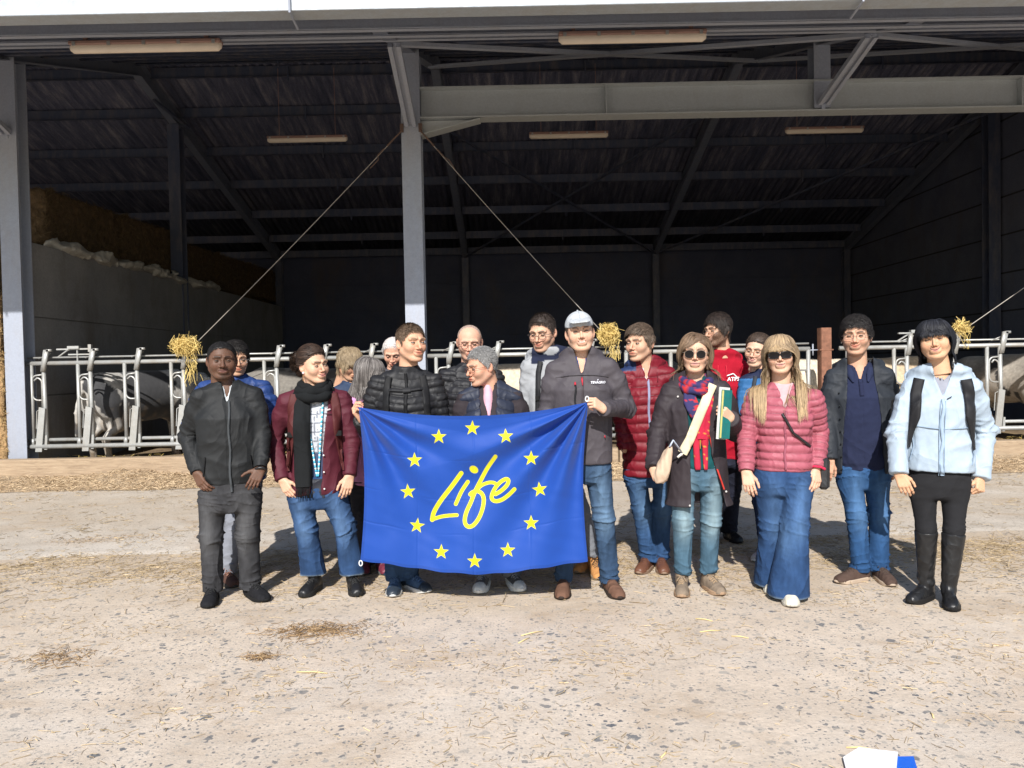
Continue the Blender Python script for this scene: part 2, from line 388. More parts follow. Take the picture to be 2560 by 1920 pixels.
PIPE = steel_mat('galvanised_pipe', (.40, .405, .395), .35, .42, .6)
RUSTD = mat('dull_rust', (.11, .07, .055), .85, ns=20, na=.3, bs=80, ba=.4)
RUST = mat('rusted_steel', (.21, .095, .058), .85, 0, ns=14, na=.4, bs=80, ba=.5)
def sheet_mat():
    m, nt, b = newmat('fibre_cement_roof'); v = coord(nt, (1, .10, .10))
    c = ramp(nt, noise(nt, v, 6.5, 5, .75), [(.32, (.030, .037, .070)), (.52, (.085, .088, .130)), (.70, (.21, .20, .225))])  # bluish tones include the shade under the roof
    c = mixc(nt, 1.0, c, ramp(nt, noise(nt, coord(nt), 30, 4), [(.3, .8), (.7, 1.15)]), 'MULTIPLY')
    nt.links.new(c, b.inputs['Base Color']); b.inputs['Roughness'].default_value = .9; bump(nt, b, noise(nt, v, 25, 4), .3, .006); return m
def panel_mat(name, c0, c1, axis, step=1.0, off=0.0, stain=.5):
    """precast concrete panels: horizontal joints every step metres"""
    m, nt, b = newmat(name); v = coord(nt)
    c = ramp(nt, noise(nt, v, 1.3, 6, .65), [(.3, c0), (.7, c1)])
    c = mixc(nt, 1.0, c, ramp(nt, noise(nt, v, 35, 4, .7), [(.3, .86), (.7, 1.1)]), 'MULTIPLY')
    s = ramp(nt, noise(nt, coord(nt, (1, 1, .35)), 1.6, 6, .7, .5), [(.5, 0.0), (.8, stain)])
    c = mixc(nt, s, c, (.10, .075, .05))
    nt.links.new(c, b.inputs['Base Color']); b.inputs['Roughness'].default_value = .9
    bump(nt, b, noise(nt, v, 50, 4), .3, .004); return m
ROOF = sheet_mat(); BACKW = panel_mat('shade_tinted_panels', (.042, .052, .095), (.066, .076, .122), 0)  # blue interior shade painted into roof, back and side wall tones
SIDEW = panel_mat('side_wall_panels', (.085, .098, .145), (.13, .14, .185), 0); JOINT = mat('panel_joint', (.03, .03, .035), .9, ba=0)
PARTW = panel_mat('partition_concrete', (.17, .17, .175), (.24, .235, .23), 0, stain=.7)
XL, XC, XR, XF = -7.28, -1.40, 4.60, 10.62
YF, YR, YB = 11.4, 15.3, 24.6
def zf(y): return 5.20 + .36 * (y - 8.0)            # front sheet
ZR = zf(YR)
def zb(y): return ZR - .285 * (y - YR)             # rear sheet
def rbz(y): return 5.41 + .32 * (y - 9.2) if y < YR else 7.36 - .267 * (y - YR)   # rafter underside
barn = thing('cattle_barn', 'open fronted steel framed cattle barn with corrugated roof and dark interior', 'barn', (1.6, 16, 0))
# corrugated roof
def corr(y0, y1, zfun, name):
    x = np.arange(-16, 14, .177 / 8); n = len(x); ys = np.array([y0, (y0 + y1) / 2, y1]); V = []
    for t in (0, .007):
        for y in ys: V.append(np.stack([x, np.full(n, y), zfun(y) + .026 * np.cos(x / .177 * 2 * math.pi) + t], 1))
    V = np.concatenate(V); i = np.arange(n - 1); Q = []
    for r_ in (0, 1): Q.append(np.stack([r_ * n + i, (r_ + 1) * n + i, (r_ + 1) * n + i + 1, r_ * n + i + 1], 1)); Q.append(np.stack([(3 + r_) * n + i, (3 + r_) * n + i + 1, (4 + r_) * n + i + 1, (4 + r_) * n + i], 1))
    Q.append(np.stack([i, i + 1, 3 * n + i + 1, 3 * n + i], 1)); Q.append(np.stack([2 * n + i, 5 * n + i, 5 * n + i + 1, 2 * n + i + 1], 1))
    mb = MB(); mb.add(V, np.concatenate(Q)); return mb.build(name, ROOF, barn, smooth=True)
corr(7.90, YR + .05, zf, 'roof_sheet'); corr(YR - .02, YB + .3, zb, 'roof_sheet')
mb = MB(); mb.box((-2, YB + .02, 5.07), (26, .05, .42)); mb.build('wall_cap', BACKW, barn)
# gutter
mb = MB(); GA = 7.72; GB_ = 7.93; gz = 5.07
mb.box((0, GA, gz + .10), (40, .008, .20)); mb.box((0, (GA + GB_) / 2, gz), (40, GB_ - GA, .008)); mb.box((0, GB_, gz + .045), (40, .008, .09)); mb.box((0, GA - .012, gz + .195), (40, .02, .018))
mb.build('gutter', steel_mat('gutter_steel', (.38, .42, .46), .1, .55, .45), barn)
for x in (-1.38 - .75, 3.55, -7.9, 9.4):
    mb = MB(); mb.tube([(x, GB_ + .05, gz - .07), (x, GA - .03, gz - .03), (x, GA - .035, gz + .24)], .012, 6); mb.build('gutter_bracket', STEEL, barn)
# columns
def column(x, y, z0, z1, w=.28, dpt=.28, m=STEEL):
    mb = MB(); mb.box((x, y - dpt / 2 + .008, (z0 + z1) / 2), (w, .016, z1 - z0)); mb.box((x, y + dpt / 2 - .008, (z0 + z1) / 2), (w, .016, z1 - z0)); mb.box((x, y, (z0 + z1) / 2), (.012, dpt - .032, z1 - z0))
    return mb.build('column', m, barn)
column(XL, YF, .0, rbz(YF)); column(XC, YF, .0, rbz(YF)); column(XF, YF, 0, rbz(YF))
column(XR, YF, 5.17, rbz(YF), .24, .24)
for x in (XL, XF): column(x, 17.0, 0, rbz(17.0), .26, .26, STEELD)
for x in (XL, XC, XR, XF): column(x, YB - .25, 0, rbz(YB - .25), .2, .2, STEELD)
# rafters with tapered eave ends
for x in (-13.4, XL, XC, XR, XF):
    mb = MB(); h = .30
    def rafter(y0, z0, y1, z1, ha, hb):
        d = .009; A = np.array([(x - d / 2, y0, z0), (x - d / 2, y1, z1), (x - d / 2, y1, z1 + hb), (x - d / 2, y0, z0 + ha)]); mb.prism(A, (d, 0, 0))
        mb.bar((x, y0, z0), (x, y1, z1), .17, .014); mb.bar((x, y0, z0 + ha), (x, y1, z1 + hb), .17, .014)
    rafter(8.05, rbz(8.3) + .06, 8.75, rbz(8.75), .10, .14); rafter(8.75, rbz(8.75), YR, rbz(YR), .14, h); rafter(YR, rbz(YR), YB - .1, rbz(YB), h, h)
    mb.bar((x, 8.04, rbz(8.3) + .05), (x, 8.04, rbz(8.3) + .20), .17, .014, up=(0, 1, 0))
    mb.build('rafter', RAFT, barn)
# purlins
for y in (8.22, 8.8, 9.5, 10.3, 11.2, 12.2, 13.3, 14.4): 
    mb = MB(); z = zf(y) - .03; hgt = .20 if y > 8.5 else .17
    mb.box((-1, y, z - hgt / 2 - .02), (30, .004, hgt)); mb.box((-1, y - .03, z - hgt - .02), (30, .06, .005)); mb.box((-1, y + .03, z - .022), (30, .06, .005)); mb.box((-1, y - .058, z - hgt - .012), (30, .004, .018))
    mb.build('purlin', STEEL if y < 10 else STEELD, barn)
for y in (15.05, 15.7, 17.0, 18.5, 20.0, 21.6, 23.1, 24.2):
    mb = MB(); z = (zb(y) if y > YR else zf(y)) - .03
    for (xa, xb) in ((-16, XL - .1), (XL + .1, XC - .1), (XC + .1, XR - .1), (XR + .1, XF - .1)):
        mb.box(((xa + xb) / 2, y, z - .14), (xb - xa, .005, .22)); mb.box(((xa + xb) / 2, y - .03, z - .25), (xb - xa, .06, .006))
    for x in (-4.4, 1.6, 7.6): mb.box((x, y - .05, z - .20), (.03, .03, .30))
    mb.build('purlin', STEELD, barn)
# transfer beam with stiffeners and haunch
mb = MB(); bx0 = XC + .14; bt, bb = 5.57, 5.12
mb.ibeam((bx0, YF - .02, (bt + bb) / 2), (12.5, YF - .02, (bt + bb) / 2), bt - bb, .26, .02, .012)
for x in (1.45, 7.5, 9.3): mb.box((x, YF - .085, (bt + bb) / 2), (.014, .115, bt - bb - .046))
mb.prism([(bx0, YF - .03, 5.115), (bx0 + .85, YF - .03, 5.115), (bx0, YF - .03, 4.90)], (0, .012, 0)); mb.bar((bx0, YF - .02, 4.89), (bx0 + .87, YF - .02, 5.106), .24, .016)
mb.build('transfer_beam', steel_mat('beam_steel', (.42, .45, .46), .3, .5, .15), barn)
# struts from columns up to the overhanging rafters
for (x, y0, z0) in ((XC, YF - .16, 5.02), (XL, YF - .16, 5.02), (XR, YF - .16, 5.22)):
    mb = MB(); p1 = np.array([x, 9.75, rbz(9.75) - .03]); p0 = np.array([x, y0, z0])
    for s in (-.055, .055): mb.bar(p0 + (s, 0, 0), p1 + (s, 0, 0), .055, .07, up=(0, 1, 0))
    mb.bar(p0 + (0, .04, 0), p1 + (0, .04, 0), .15, .012, up=(0, 1, .4)); mb.box(p0 + (0, .07, -.02), (.05, .12, .12)); mb.build('strut', STEEL, barn)
# flat roof braces
for (a, b_) in (((XC, 9.75), (XR, 14.2)), ((XR, 9.75), (XC, 14.2)), ((XR, 9.75), (XF, 14.2)), ((XF, 9.75), (XR, 14.2))):
    za, zb_ = rbz(a[1]) - .02, rbz(b_[1]) - .02; mb = MB(); mb.bar((a[0], a[1], za), (b_[0], b_[1], zb_), .08, .05); mb.build('roof_brace', STEEL, barn)
for (a, b_) in (((XC, 17.2), (XR, 24.2)), ((XR, 16.6), (XC, 24.2)), ((XF, 17.0), (XR, 24.2)), ((XL, 16), (XL + .3, 17))):
    mb = MB(); mb.bar((a[0], a[1], rbz(a[1]) - .05), (b_[0], b_[1], rbz(b_[1]) - .05), .06, .05); mb.build('roof_brace', STEELD, barn)
# walls
def wall(name, x0, x1, y0, y1, ztop, th, m, step=.62, zt2=None):
    mb = MB(); L = math.hypot(x1 - x0, y1 - y0); d = np.array([(x1 - x0) / L, (y1 - y0) / L, 0]); nrm_ = np.array([-d[1], d[0], 0]); z = 0; zt2 = ztop if zt2 is None else zt2
    while z < max(ztop, zt2) - .05:
        t = min(z + step - .018, max(ztop, zt2)); 
        a = np.array([x0, y0, 0]); b_ = np.array([x1, y1, 0])
        mb.bar(a + (0, 0, (z + t) / 2), b_ + (0, 0, (z + t) / 2), th, t - z); mb.bar(a + (0, 0, t + .009), b_ + (0, 0, t + .009), th - .06, .018); z += step
    return mb.build(name, m, barn)
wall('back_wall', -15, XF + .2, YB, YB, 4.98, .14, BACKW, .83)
# gable side wall follows the roof
mb = MB(); z = 0
poly = [(XF + .2, 11.5, 0), (XF + .2, YB, 0), (XF + .2, YB, zb(YB) - .05), (XF + .2, YR, ZR - .05), (XF + .2, 11.5, zf(11.5) - .05)]
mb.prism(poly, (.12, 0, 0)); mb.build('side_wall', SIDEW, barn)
for k in range(1, 9):
    z = .83 * k; ya = 11.5; yb = YB
    if z > zb(YB): yb = YR + (ZR - z) / .285
    if z > zf(11.5) - .05: ya = 8 + (z - 5.2) / .36
    if yb > ya: mb = MB(); mb.bar((XF + .195, ya, z), (XF + .195, yb, z), .012, .035); mb.build('panel_joint', JOINT, barn)

mb = MB(); mb.box((-15.5, 18, 4), (.1, 14, 8)); mb.build('added_end_wall', BACKW, barn)  # end wall added to keep the left bay dark
wall('partition_wall', XL + .02, XL + .02, YF + .17, YB - .4, 3.48, .16, PARTW, 1.19)
# inside floor bedding
m_, nt_, b_s = newmat('trodden_bedding'); v_ = coord(nt_)
c_ = ramp(nt_, noise(nt_, v_, 3, 6, .7), [(.3, (.10, .065, .04)), (.7, (.28, .20, .11))]); nt_.links.new(c_, b_s.inputs[0]); b_s.inputs['Roughness'].default_value = .95; bump(nt_, b_s, noise(nt_, v_, 30, 4), .8, .03)
mb = MB(); n = 60; g = np.stack(np.meshgrid(np.linspace(XL + .1, XF, n), np.linspace(11.3, YB, n), indexing='ij'), -1).reshape(-1, 2)
z_ = .05 + .10 * (sn(np.c_[g, np.zeros(len(g))], .4) * .5 + .5) * np.clip((g[:, 1] - 11.3) * 2, 0, 1); ii, jj = np.meshgrid(np.arange(n - 1), np.arange(n - 1), indexing='ij'); a_ = (ii * n + jj).ravel()
mb.add(np.c_[g, z_], np.stack([a_, a_ + n, a_ + n + 1, a_ + 1], 1)); setp(mb.build('bedding_floor', m_, smooth=True), kind='structure')
# ------------------------------------------------------------------ feed kerb
WOOD, nt_, b_w = newmat('weathered_timber'); v_ = coord(nt_, (.5, 5, 5)); w_ = noise(nt_, v_, 5, 6, .65, 1.5)
c_ = ramp(nt_, w_, [(.25, (.20, .14, .09)), (.5, (.34, .25, .165)), (.8, (.45, .345, .235))]); nt_.links.new(c_, b_w.inputs[0]); b_w.inputs['Roughness'].default_value = .8; bump(nt_, b_w, w_, .5, .012)
for i, (xa, xb, lb) in enumerate(((-7.75, -3.3, 'long weathered timber feed kerb at the left column, straw heaped against it'), (-3.28, 1.5, 'weathered timber feed kerb hidden behind the standing group'), (1.52, 6.3, 'middle length of timber feed kerb behind the people in red and pink'), (6.32, 11.5, 'swirly grained timber feed kerb at the right edge beside straw'))):
    mb = MB(); mb.box(((xa + xb) / 2, 11.02 + .01 * i, .145), (xb - xa, .20, .29), bev=.012); setp(mb.build('timber_kerb', WOOD, base=((xa + xb) / 2, 11, 0)), lb, 'kerb', 'timber kerbs along the feed fence')
mb = MB(); mb.box((-7.62, 10.86, .10), (.34, .1, .2), bev=.01); setp(mb.build('concrete_block', PARTW, base=(-7.62, 10.86, 0)), 'small pale concrete block at the left end of the timber kerb', 'block')
# ------------------------------------------------------------------ headlock feed barrier
FT = 1.665
def fence_run(x0, n, lab, xa, xb):
    t = thing('headlock_barrier', lab, 'cattle barrier', ((xa + xb) / 2, YF, 0), 'galvanised feed barriers')
    mb = MB(); mb.tube([(xa, YF, FT), (xb, YF, FT)], .032, 10); mb.build('top_rail', PIPE, t, True)
    mb = MB(); mb.tube([(xa + .05, YF + .05, FT + .085), (xb, YF + .05, FT + .085)], .014, 8); mb.build('control_rod', PIPE, t, True)
    mb = MB(); mb.tube([(xa, YF, .53), (xb, YF, .53)], .026, 10); mb.tube([(xa, YF - .05, .435), (xb, YF - .05, .435)], .034, 10); mb.build('bottom_rail', PIPE, t, True)
    p0 = l0 = None
    for k in range(n):
        x = x0 + .69 * k; dx = x - x0
        mb = MB(); mb.tube([(x, YF, .44), (x, YF, FT)], .027, 10); mb.box((x, YF - .03, .50), (.05, .02, .10)); mb.build('post', PIPE, t, True)
        mb = MB(); mb.tube([(x + .20, YF - .01, .44), (x + .185, YF - .01, FT)], .030, 10)
        mb.prism([(x + .16, YF - .055, FT - .12), (x + .22, YF - .055, FT - .12), (x + .29, YF - .055, FT + .20), (x + .215, YF - .055, FT + .20)], (0, .045, 0))
        mb.box((x + .29, YF - .03, FT + .19), (.07, .05, .035)); lb = mb.build('locking_bar', PIPE, t, True)
        mb = MB(); y = YF - .02
        def arc(cx, cz, r, a0, a1, m=6): return [(cx + r * math.cos(a), y, cz + r * math.sin(a)) for a in np.linspace(a0, a1, m)]
        mb.tube([(x + .20, y, 1.50)] + arc(x + .09, 1.42, .07, math.pi / 2, math.pi)[:] + arc(x + .10, 1.20, .08, math.pi, 1.5 * math.pi) + [(x + .2, y, 1.12)], .0125, 8)
        mb.tube([(x + .05, y - .01, 1.41)] + arc(x + .09, 1.38, .07, math.pi / 2, 0) + [(x + .165, y - .01, 1.0)], .013, 8); mb.build('neck_loop', PIPE, lb, True)
        mb = MB(); mb.prism([(x + .06, YF - .075, .36), (x + .155, YF - .075, .36), (x + .225, YF - .075, 1.0), (x + .135, YF - .075, 1.02)], (0, .03, 0))
        mb.tube([(x + .13, YF - .05, .98), (x + .09, YF - .05, .96), (x + .075, YF - .05, .7)], .008, 6)
        mb.prism([(x + .185, YF - .06, .39), (x + .225, YF - .06, .39), (x + .235, YF - .06, .60), (x + .205, YF - .06, .60)], (0, .03, 0)); mb.build('catch_plate', PIPE, lb)
        mb = MB(); mb.tube([(x + .28, YF + .02, FT + .15), (x + .09, YF + .04, FT + .07)], .008, 6); mb.build('linkage', PIPE, lb, True)
    return t
fence_run(-7.12, 9, 'galvanised headlock feed barrier between the left column and the centre column', -7.25, XC - .15)
fence_run(-1.12, 4, 'galvanised headlock feed barrier just right of the centre column, behind the two middle men', XC + .15, 1.62)
fence_run(4.98, 9, 'galvanised headlock feed barrier right of the rusty post, running out of the right edge', 4.86, 11.3)
t = thing('pipe_gate', 'plain galvanised pipe gate left of the rusty post, behind the people in red and pink', 'gate', (3.0, YF, 0))
mb = MB(); mb.tube([(1.68, YF, FT), (4.42, YF, FT)], .032, 10); mb.tube([(1.68, YF, .45), (4.42, YF, .45)], .032, 10); mb.tube([(1.68, YF + .03, FT + .08), (4.42, YF + .03, FT + .08)], .014, 8)
for x in (1.70, 2.36, 4.40): mb.tube([(x, YF, .45), (x, YF, FT)], .03, 10)
mb.build('gate_frame', PIPE, t, True)
mb = MB()
for z in (.75, 1.05, 1.35): mb.tube([(1.70, YF, z), (4.40, YF, z)], .014, 8)
mb.build('gate_bars', PIPE, t, True)
mb = MB(); mb.tube([(4.42, YF, FT - .02), (4.56, YF, FT - .02)], .01, 6); mb.tube([(4.47, YF, FT - .10), (4.47, YF, FT + .07)], .012, 6); mb.build('gate_latch', STEEL, t, True)
mb = MB(); x = XR + .04; h = 1.97
for (c, s) in (((x, YF - .075, h / 2), (.146, .014, h)), ((x, YF + .075, h / 2), (.146, .014, h)), ((x - .02, YF, h / 2), (.012, .136, h))): mb.box(c, s)
for s in (-.072, .072): mb.box((x + s, YF, h / 2), (.008, .13, h))
mb.box((x, YF, FT - .02), (.2, .175, .018)); setp(mb.build('rusty_post', RUST, base=(x, YF, 0)), 'rust brown steel post rising above the feed barrier', 'post')
for (x, lab) in ((-6.55, 'galvanised lever latch standing on top of the left barrier'), (5.95, 'galvanised lever latch on the barrier behind the man in the navy polo')):
    mb = MB(); z = FT + .13; mb.tube([(x - .2, YF + .05, FT + .09), (x - .06, YF + .03, z + .05), (x + .0, YF + .03, z + .08)], .012, 6)
    mb.box((x + .05, YF + .03, z + .075), (.5, .04, .022)); mb.box((x + .06, YF + .02, z + .1), (.17, .07, .04)); mb.box((x + .30, YF + .02, z + .085), (.045, .05, .11)); mb.tube([(x + .1, YF + .03, FT), (x + .1, YF + .03, z + .09)], .012, 6)
    mb.box((x + .14, YF + .03, z - .005), (.34, .03, .02)); setp(mb.build('barrier_latch', PIPE, base=(x, YF, FT)), lab, 'latch')
# ------------------------------------------------------------------ stay cables and straw tufts
CAB = steel_mat('cable_steel', (.34, .32, .29), .4, .5, .4)
def sag(p0, p1, s, n=24):
    t = np.linspace(0, 1, n)[:, None]; P = np.asarray(p0) * (1 - t) + np.asarray(p1) * t; P[:, 2] -= s * 4 * t[:, 0] * (1 - t[:, 0]); return P
cabs = [((XC - .13, YF - .18, 4.93), (-4.72, YF - .08, 1.84), 'steel stay cable slanting left from the centre column to the barrier'),
        ((XC + .14, YF - .18, 4.93), (1.62, YF - .08, 1.66), 'steel stay cable slanting right from the centre column to the barrier'),
        ((XF - .14, YF - .18, 4.6), (6.66, YF - .08, 1.90), 'steel stay cable slanting in from the right edge to the barrier')]
for a, b_, lb in cabs:
    t = thing('stay_cable', lb, 'cable', b_, 'steel stay cables')
    mb = MB(); mb.tube(sag(a, b_, .03), .0065, 6); mb.build('wire', CAB, t, True)
    d = nrm(np.array(b_) - a); mb = MB(); mb.tube([np.array(a) + d * .0, np.array(a) + d * .3], [.012, .014], 7); mb.tube([np.array(a) + d * .36, np.array(a) + d * .5], .012, 7)
    mb.box(np.array(a) + (0, .03, .05), (.05, .04, .12)); mb.tube([np.array(a) + d * .5, np.array(a) + d * .55 + (.05, 0, -.02), np.array(a) + d * .7 + (.03, 0, -.04)], .008, 5); mb.build('turnbuckle', RUSTD, t)
STRAW = mat('straw', (.62, .46, .20), .7, vc=True, ns=30, na=.2, ba=0)
def straws(mb, C, Dd, L, w, cols, bend=.15):
    """many thin bent straw blades, two segments, box-ish cross section"""
    n = len(C); Dd = Dd / np.maximum(np.linalg.norm(Dd, axis=1, keepdims=True), 1e-9)
    side = np.cross(Dd, RNG.normal(size=(n, 3))); side /= np.maximum(np.linalg.norm(side, axis=1, keepdims=True), 1e-9); up = np.cross(Dd, side)
    L = L[:, None]; w = w[:, None]; bd = side * RNG.normal(0, bend, (n, 1)) * L
    P = [C - Dd * L / 2, C + bd, C + Dd * L / 2]; V = []
    for p in P:
        for a_ in (0, 2.094, 4.189): V.append(p + w * (math.cos(a_) * side + math.sin(a_) * up))
    V = np.stack(V, 1).reshape(-1, 3); i = np.arange(n)[:, None] * 9; Q = []
    for s in (0, 3):
        for k in range(3): Q.append(i + [s + k, s + (k + 1) % 3, s + 3 + (k + 1) % 3, s + 3 + k])
    mb.add(V, np.concatenate(Q), None); mb.c[-1] = np.repeat(cols, 9, axis=0)
def scol(n, a=(.42, .30, .13), b=(.72, .55, .25)):
    t = RNG.random((n, 1)); c = np.array(a) * (1 - t) + np.array(b) * t; return c * RNG.uniform(.8, 1.12, (n, 1))
def tuft(c, n, r, label, down=.3, drop=0):
    mb = MB(); D = RNG.normal(size=(n, 3)); D[:, 0] *= 1.1; C = np.array(c) + D / np.linalg.norm(D, axis=1, keepdims=True) * RNG.random((n, 1)) ** .6 * np.array(r); Dr = np.cross(D, RNG.normal(size=(n, 3))) + .5 * RNG.normal(size=(n, 3))
    straws(mb, C, Dr, RNG.uniform(.1, .28, n), RNG.uniform(.0022, .004, n), scol(n, (.55, .40, .12), (.85, .65, .25)), .2)
    if drop:
        k = n // 4; k = k // 2; C = np.array(c) + np.c_[RNG.normal(.08, .05, k), RNG.normal(0, .04, k), -RNG.uniform(.05, drop, k)]
        straws(mb, C, np.c_[RNG.normal(0, .3, k), RNG.normal(0, .2, k), -np.ones(k)], RNG.uniform(.1, .25, k), RNG.uniform(.0022, .004, k), scol(k, (.55, .40, .12), (.85, .65, .25)))
    return setp(mb.build('straw_tuft', STRAW, vc=True, base=c), label, 'straw', 'straw tufts caught on the barrier')
tuft((-4.78, YF - .12, 1.88), 480, (.20, .11, .12), 'golden straw tuft on the barrier at the foot of the left cable', drop=.5)
tuft((1.42, YF - .12, 1.93), 380, (.14, .10, .17), 'upright golden straw tuft behind the man in the cap', drop=.35)
tuft((6.62, YF - .10, 1.93), 90, (.10, .08, .10), 'thin yellow straw wisps on the cable beside the woman in pale blue', drop=.28)
# ------------------------------------------------------------------ lights
LENS = mat('milky_diffuser', (.72, .62, .50), .4, ns=4, na=.08, ba=0); LBASE = mat('fixture_base', (.28, .17, .14), .6, ns=5, ba=0)
for (x, y, z, L, lb, drop) in ((-4.05, 8.75, 5.18, 1.70, 'long batten light under the eave, upper left', 0), (1.43, 8.75, 5.18, 1.66, 'long batten light under the eave, right of the centre column', 0),
        (-4.0, 15.5, 6.12, 1.6, 'small batten light hanging deep inside the left bay', .9), (1.23, 15.5, 6.10, 1.58, 'small batten light hanging inside right of the centre column', .9), (6.35, 15.5, 6.10, 1.56, 'small batten light hanging deep inside the right bay', .9)):
    t = thing('batten_light', lb, 'ceiling light', (x, y, z), 'fluorescent batten lights')
    mb = MB(); mb.box((x, y, z + .03), (L, .13, .05), bev=.012); 
    if drop:
        for s in (-.5, .5): mb.tube([(x + s * L * .7, y, z + .05), (x + s * L * .7, y, z + drop + .5)], .006, 5)
    else:
        for s in (-.4, .4): mb.box((x + s * L, y, z + .1), (.04, .04, .12))
    mb.build('fixture_housing', LBASE, t)
    mb = MB(); xs_ = np.array([-L / 2, -L / 2 + .04, L / 2 - .04, L / 2]); mb.tube([(x + q, y, z - .012) for q in xs_], [.03, .062, .062, .03], 12, flat=.75); mb.build('diffuser', LENS, t, True)
    for k in range(5): mb = MB(); mb.box((x - L * .46 + k * L * .23, y - .064, z + .015), (.035, .012, .045)); mb.build('clip', PIPE, t)
# ------------------------------------------------------------------ straw bales and sacks
BALE = mat('bale_straw', (.30, .20, .10), .9, vc=True, ns=12, na=.35, bs=60, ba=.9, bd=.02)
def bale_mesh(w, d, h, dens, tone):
    n = 14; mb = MB(); f = lambda P: ell(P, (0, 0, 0), (9, 9, 9)) * 0 + (np.maximum.reduce([np.abs(P[:, 0]) - w / 2, np.abs(P[:, 1]) - d / 2, np.abs(P[:, 2]) - h / 2]) + .025 * sn(P, 4) + .012 * sn(P, 13, 3))
    V, Q = snet(f, (-w / 2 - .1, -d / 2 - .1, -h / 2 - .1), (w / 2 + .1, d / 2 + .1, h / 2 + .1), .05)
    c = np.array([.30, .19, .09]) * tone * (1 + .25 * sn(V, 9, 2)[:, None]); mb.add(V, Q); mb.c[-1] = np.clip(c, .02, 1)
    N = vnorm(V, Q); k = RNG.integers(0, len(V), dens); C = V[k]; Dr = np.cross(N[k], RNG.normal(size=(dens, 3))) + .35 * N[k]
    straws(mb, C, Dr, RNG.uniform(.06, .2, dens), RNG.uniform(.002, .004, dens), scol(dens, (.25, .15, .06), (.6, .43, .2)) * tone)
    ks = sorted(mb.f); me = mesh_np('bale', np.concatenate(mb.v), [np.concatenate(mb.f[k]) for k in ks], np.concatenate(mb.c)); me.materials.append(BALE); return me
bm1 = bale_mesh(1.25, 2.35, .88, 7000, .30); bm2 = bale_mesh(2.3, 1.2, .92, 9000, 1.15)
top = {3: 'in the fourth layer of the dark stack behind the partition wall', 4: 'in the top layer of the dark stack behind the partition wall'}
where = ['nearest the yard', 'second from the yard', 'third from the yard', 'fourth from the yard', 'fifth from the yard']
for row in range(5):
    for lay in range(5):
        o = bpy.data.objects.new('straw_bale', bm1); COL.objects.link(o); o.location = (XL - .92 + random.uniform(-.05, .05) + (.1 if lay == 4 else 0), 13.75 + row * 2.38, .5 + lay * .9 + (.05 * math.sin(row * 2.1) if lay == 4 else 0)); o.rotation_euler = (0, 0, random.uniform(-.05, .05))
        setp(o, 'brown straw bale, %s layer behind the partition wall, %s' % (('bottom', 'second', 'middle', 'fourth', 'top')[lay], where[row]), 'bale', 'straw bales stacked behind the partition wall')
for lay, lb in enumerate(('sunlit straw bale on the ground at the left edge', 'middle sunlit straw bale at the left edge', 'topmost sunlit straw bale at the left edge')):
    o = bpy.data.objects.new('straw_bale', bm2); COL.objects.link(o); o.location = (-8.585 - .02 * lay, 11.86, .47 + lay * .88); setp(o, lb, 'bale', 'sunlit straw bales at the left edge')
SACK = mat('white_plastic_sack', (.34, .32, .28), .4, ns=10, na=.3, bs=30, ba=.5, bd=.02)
ordn = ['nearest the left column', 'second from the left column', 'third from the left column', 'fourth from the left column', 'fifth from the left column', 'sixth from the left column', 'farthest back']
for k in range(7):
    f = lambda P, k=k: ell(P, (0, 0, 0), (.17, .50, .095)) + .05 * sn(P * np.array([1, .5, 1.6]), 3.0, k) + .018 * sn(P, 9, k + 2)
    V, Q = snet(f, (-.35, -.75, -.3), (.35, .75, .3), .03); o = link('plastic_sack', mesh_np('sack', V, Q), SACK, None, (XL + .03 + .03 * (k % 2), 12.75 + k * .98, 3.55 - .02 * (k % 3))); o.rotation_euler = (0, random.uniform(-.2, .2), random.uniform(-.15, .15))
    setp(o, 'crumpled whitish plastic sack on the partition wall, ' + ordn[k], 'sack', 'plastic sacks on the partition wall')
# ------------------------------------------------------------------ loose straw on the ground
def litter(name, n, fx, fy, L, w, cols, z=.016):
    mb = MB(); x = fx(n); y = fy(n); C = np.c_[x, y, np.full(n, z) + RNG.random(n) * .006]; a = RNG.normal(0, .9, n); D = np.c_[np.cos(a), np.sin(a) * .9, RNG.normal(0, .04, n)]
    straws(mb, C, D, RNG.uniform(*L, n), RNG.uniform(*w, n), cols(n)); return setp(mb.build(name, STRAW, vc=True, smooth=False), kind='stuff')
def clumpy(n, x0, x1, y0, y1, fr=.6, pw=1.0, seed=0, wy=None):
    P = np.c_[RNG.uniform(x0, x1, n * 6), RNG.uniform(y0, y1, n * 6), np.zeros(n * 6)]; k = np.clip(sn(P, fr, seed) * .5 + .55, 0.02, 1) ** pw
    if wy is not None: k = k * wy(P[:, 1])
    idx = RNG.choice(len(P), n, replace=False, p=k / k.sum()); return P[idx]
def mklitter(name, P, L, w, cols, z0=.0, zs=None, flat=.05):
    n = len(P); mb = MB(); P = P.copy(); P[:, 2] = z0 + (zs(P) * RNG.random(n) if zs is not None else RNG.random(n) * .006); a = RNG.uniform(0, 6.28, n); D = np.c_[np.cos(a), np.sin(a), RNG.normal(0, flat, n)]
    straws(mb, P, D, RNG.uniform(*L, n), RNG.uniform(*w, n), cols); return setp(mb.build(name, STRAW, vc=True), kind='stuff')
def heapz(P): return .02 + .11 * np.clip(1 - (11.0 - P[:, 1]) / .95, 0, 1) * (.6 + .5 * sn(P * [1, .3, 0], .55, 3))
heap = clumpy(26000, -8.6, 10.5, 9.7, 10.98, .5, 1, 2, lambda y: np.clip((y - 9.6) * 1.5, .05, 1))
mklitter('feed_straw', heap, (.04, .16), (.0018, .0038), scol(len(heap), (.34, .235, .14), (.64, .49, .31)), .014, heapz, .25)
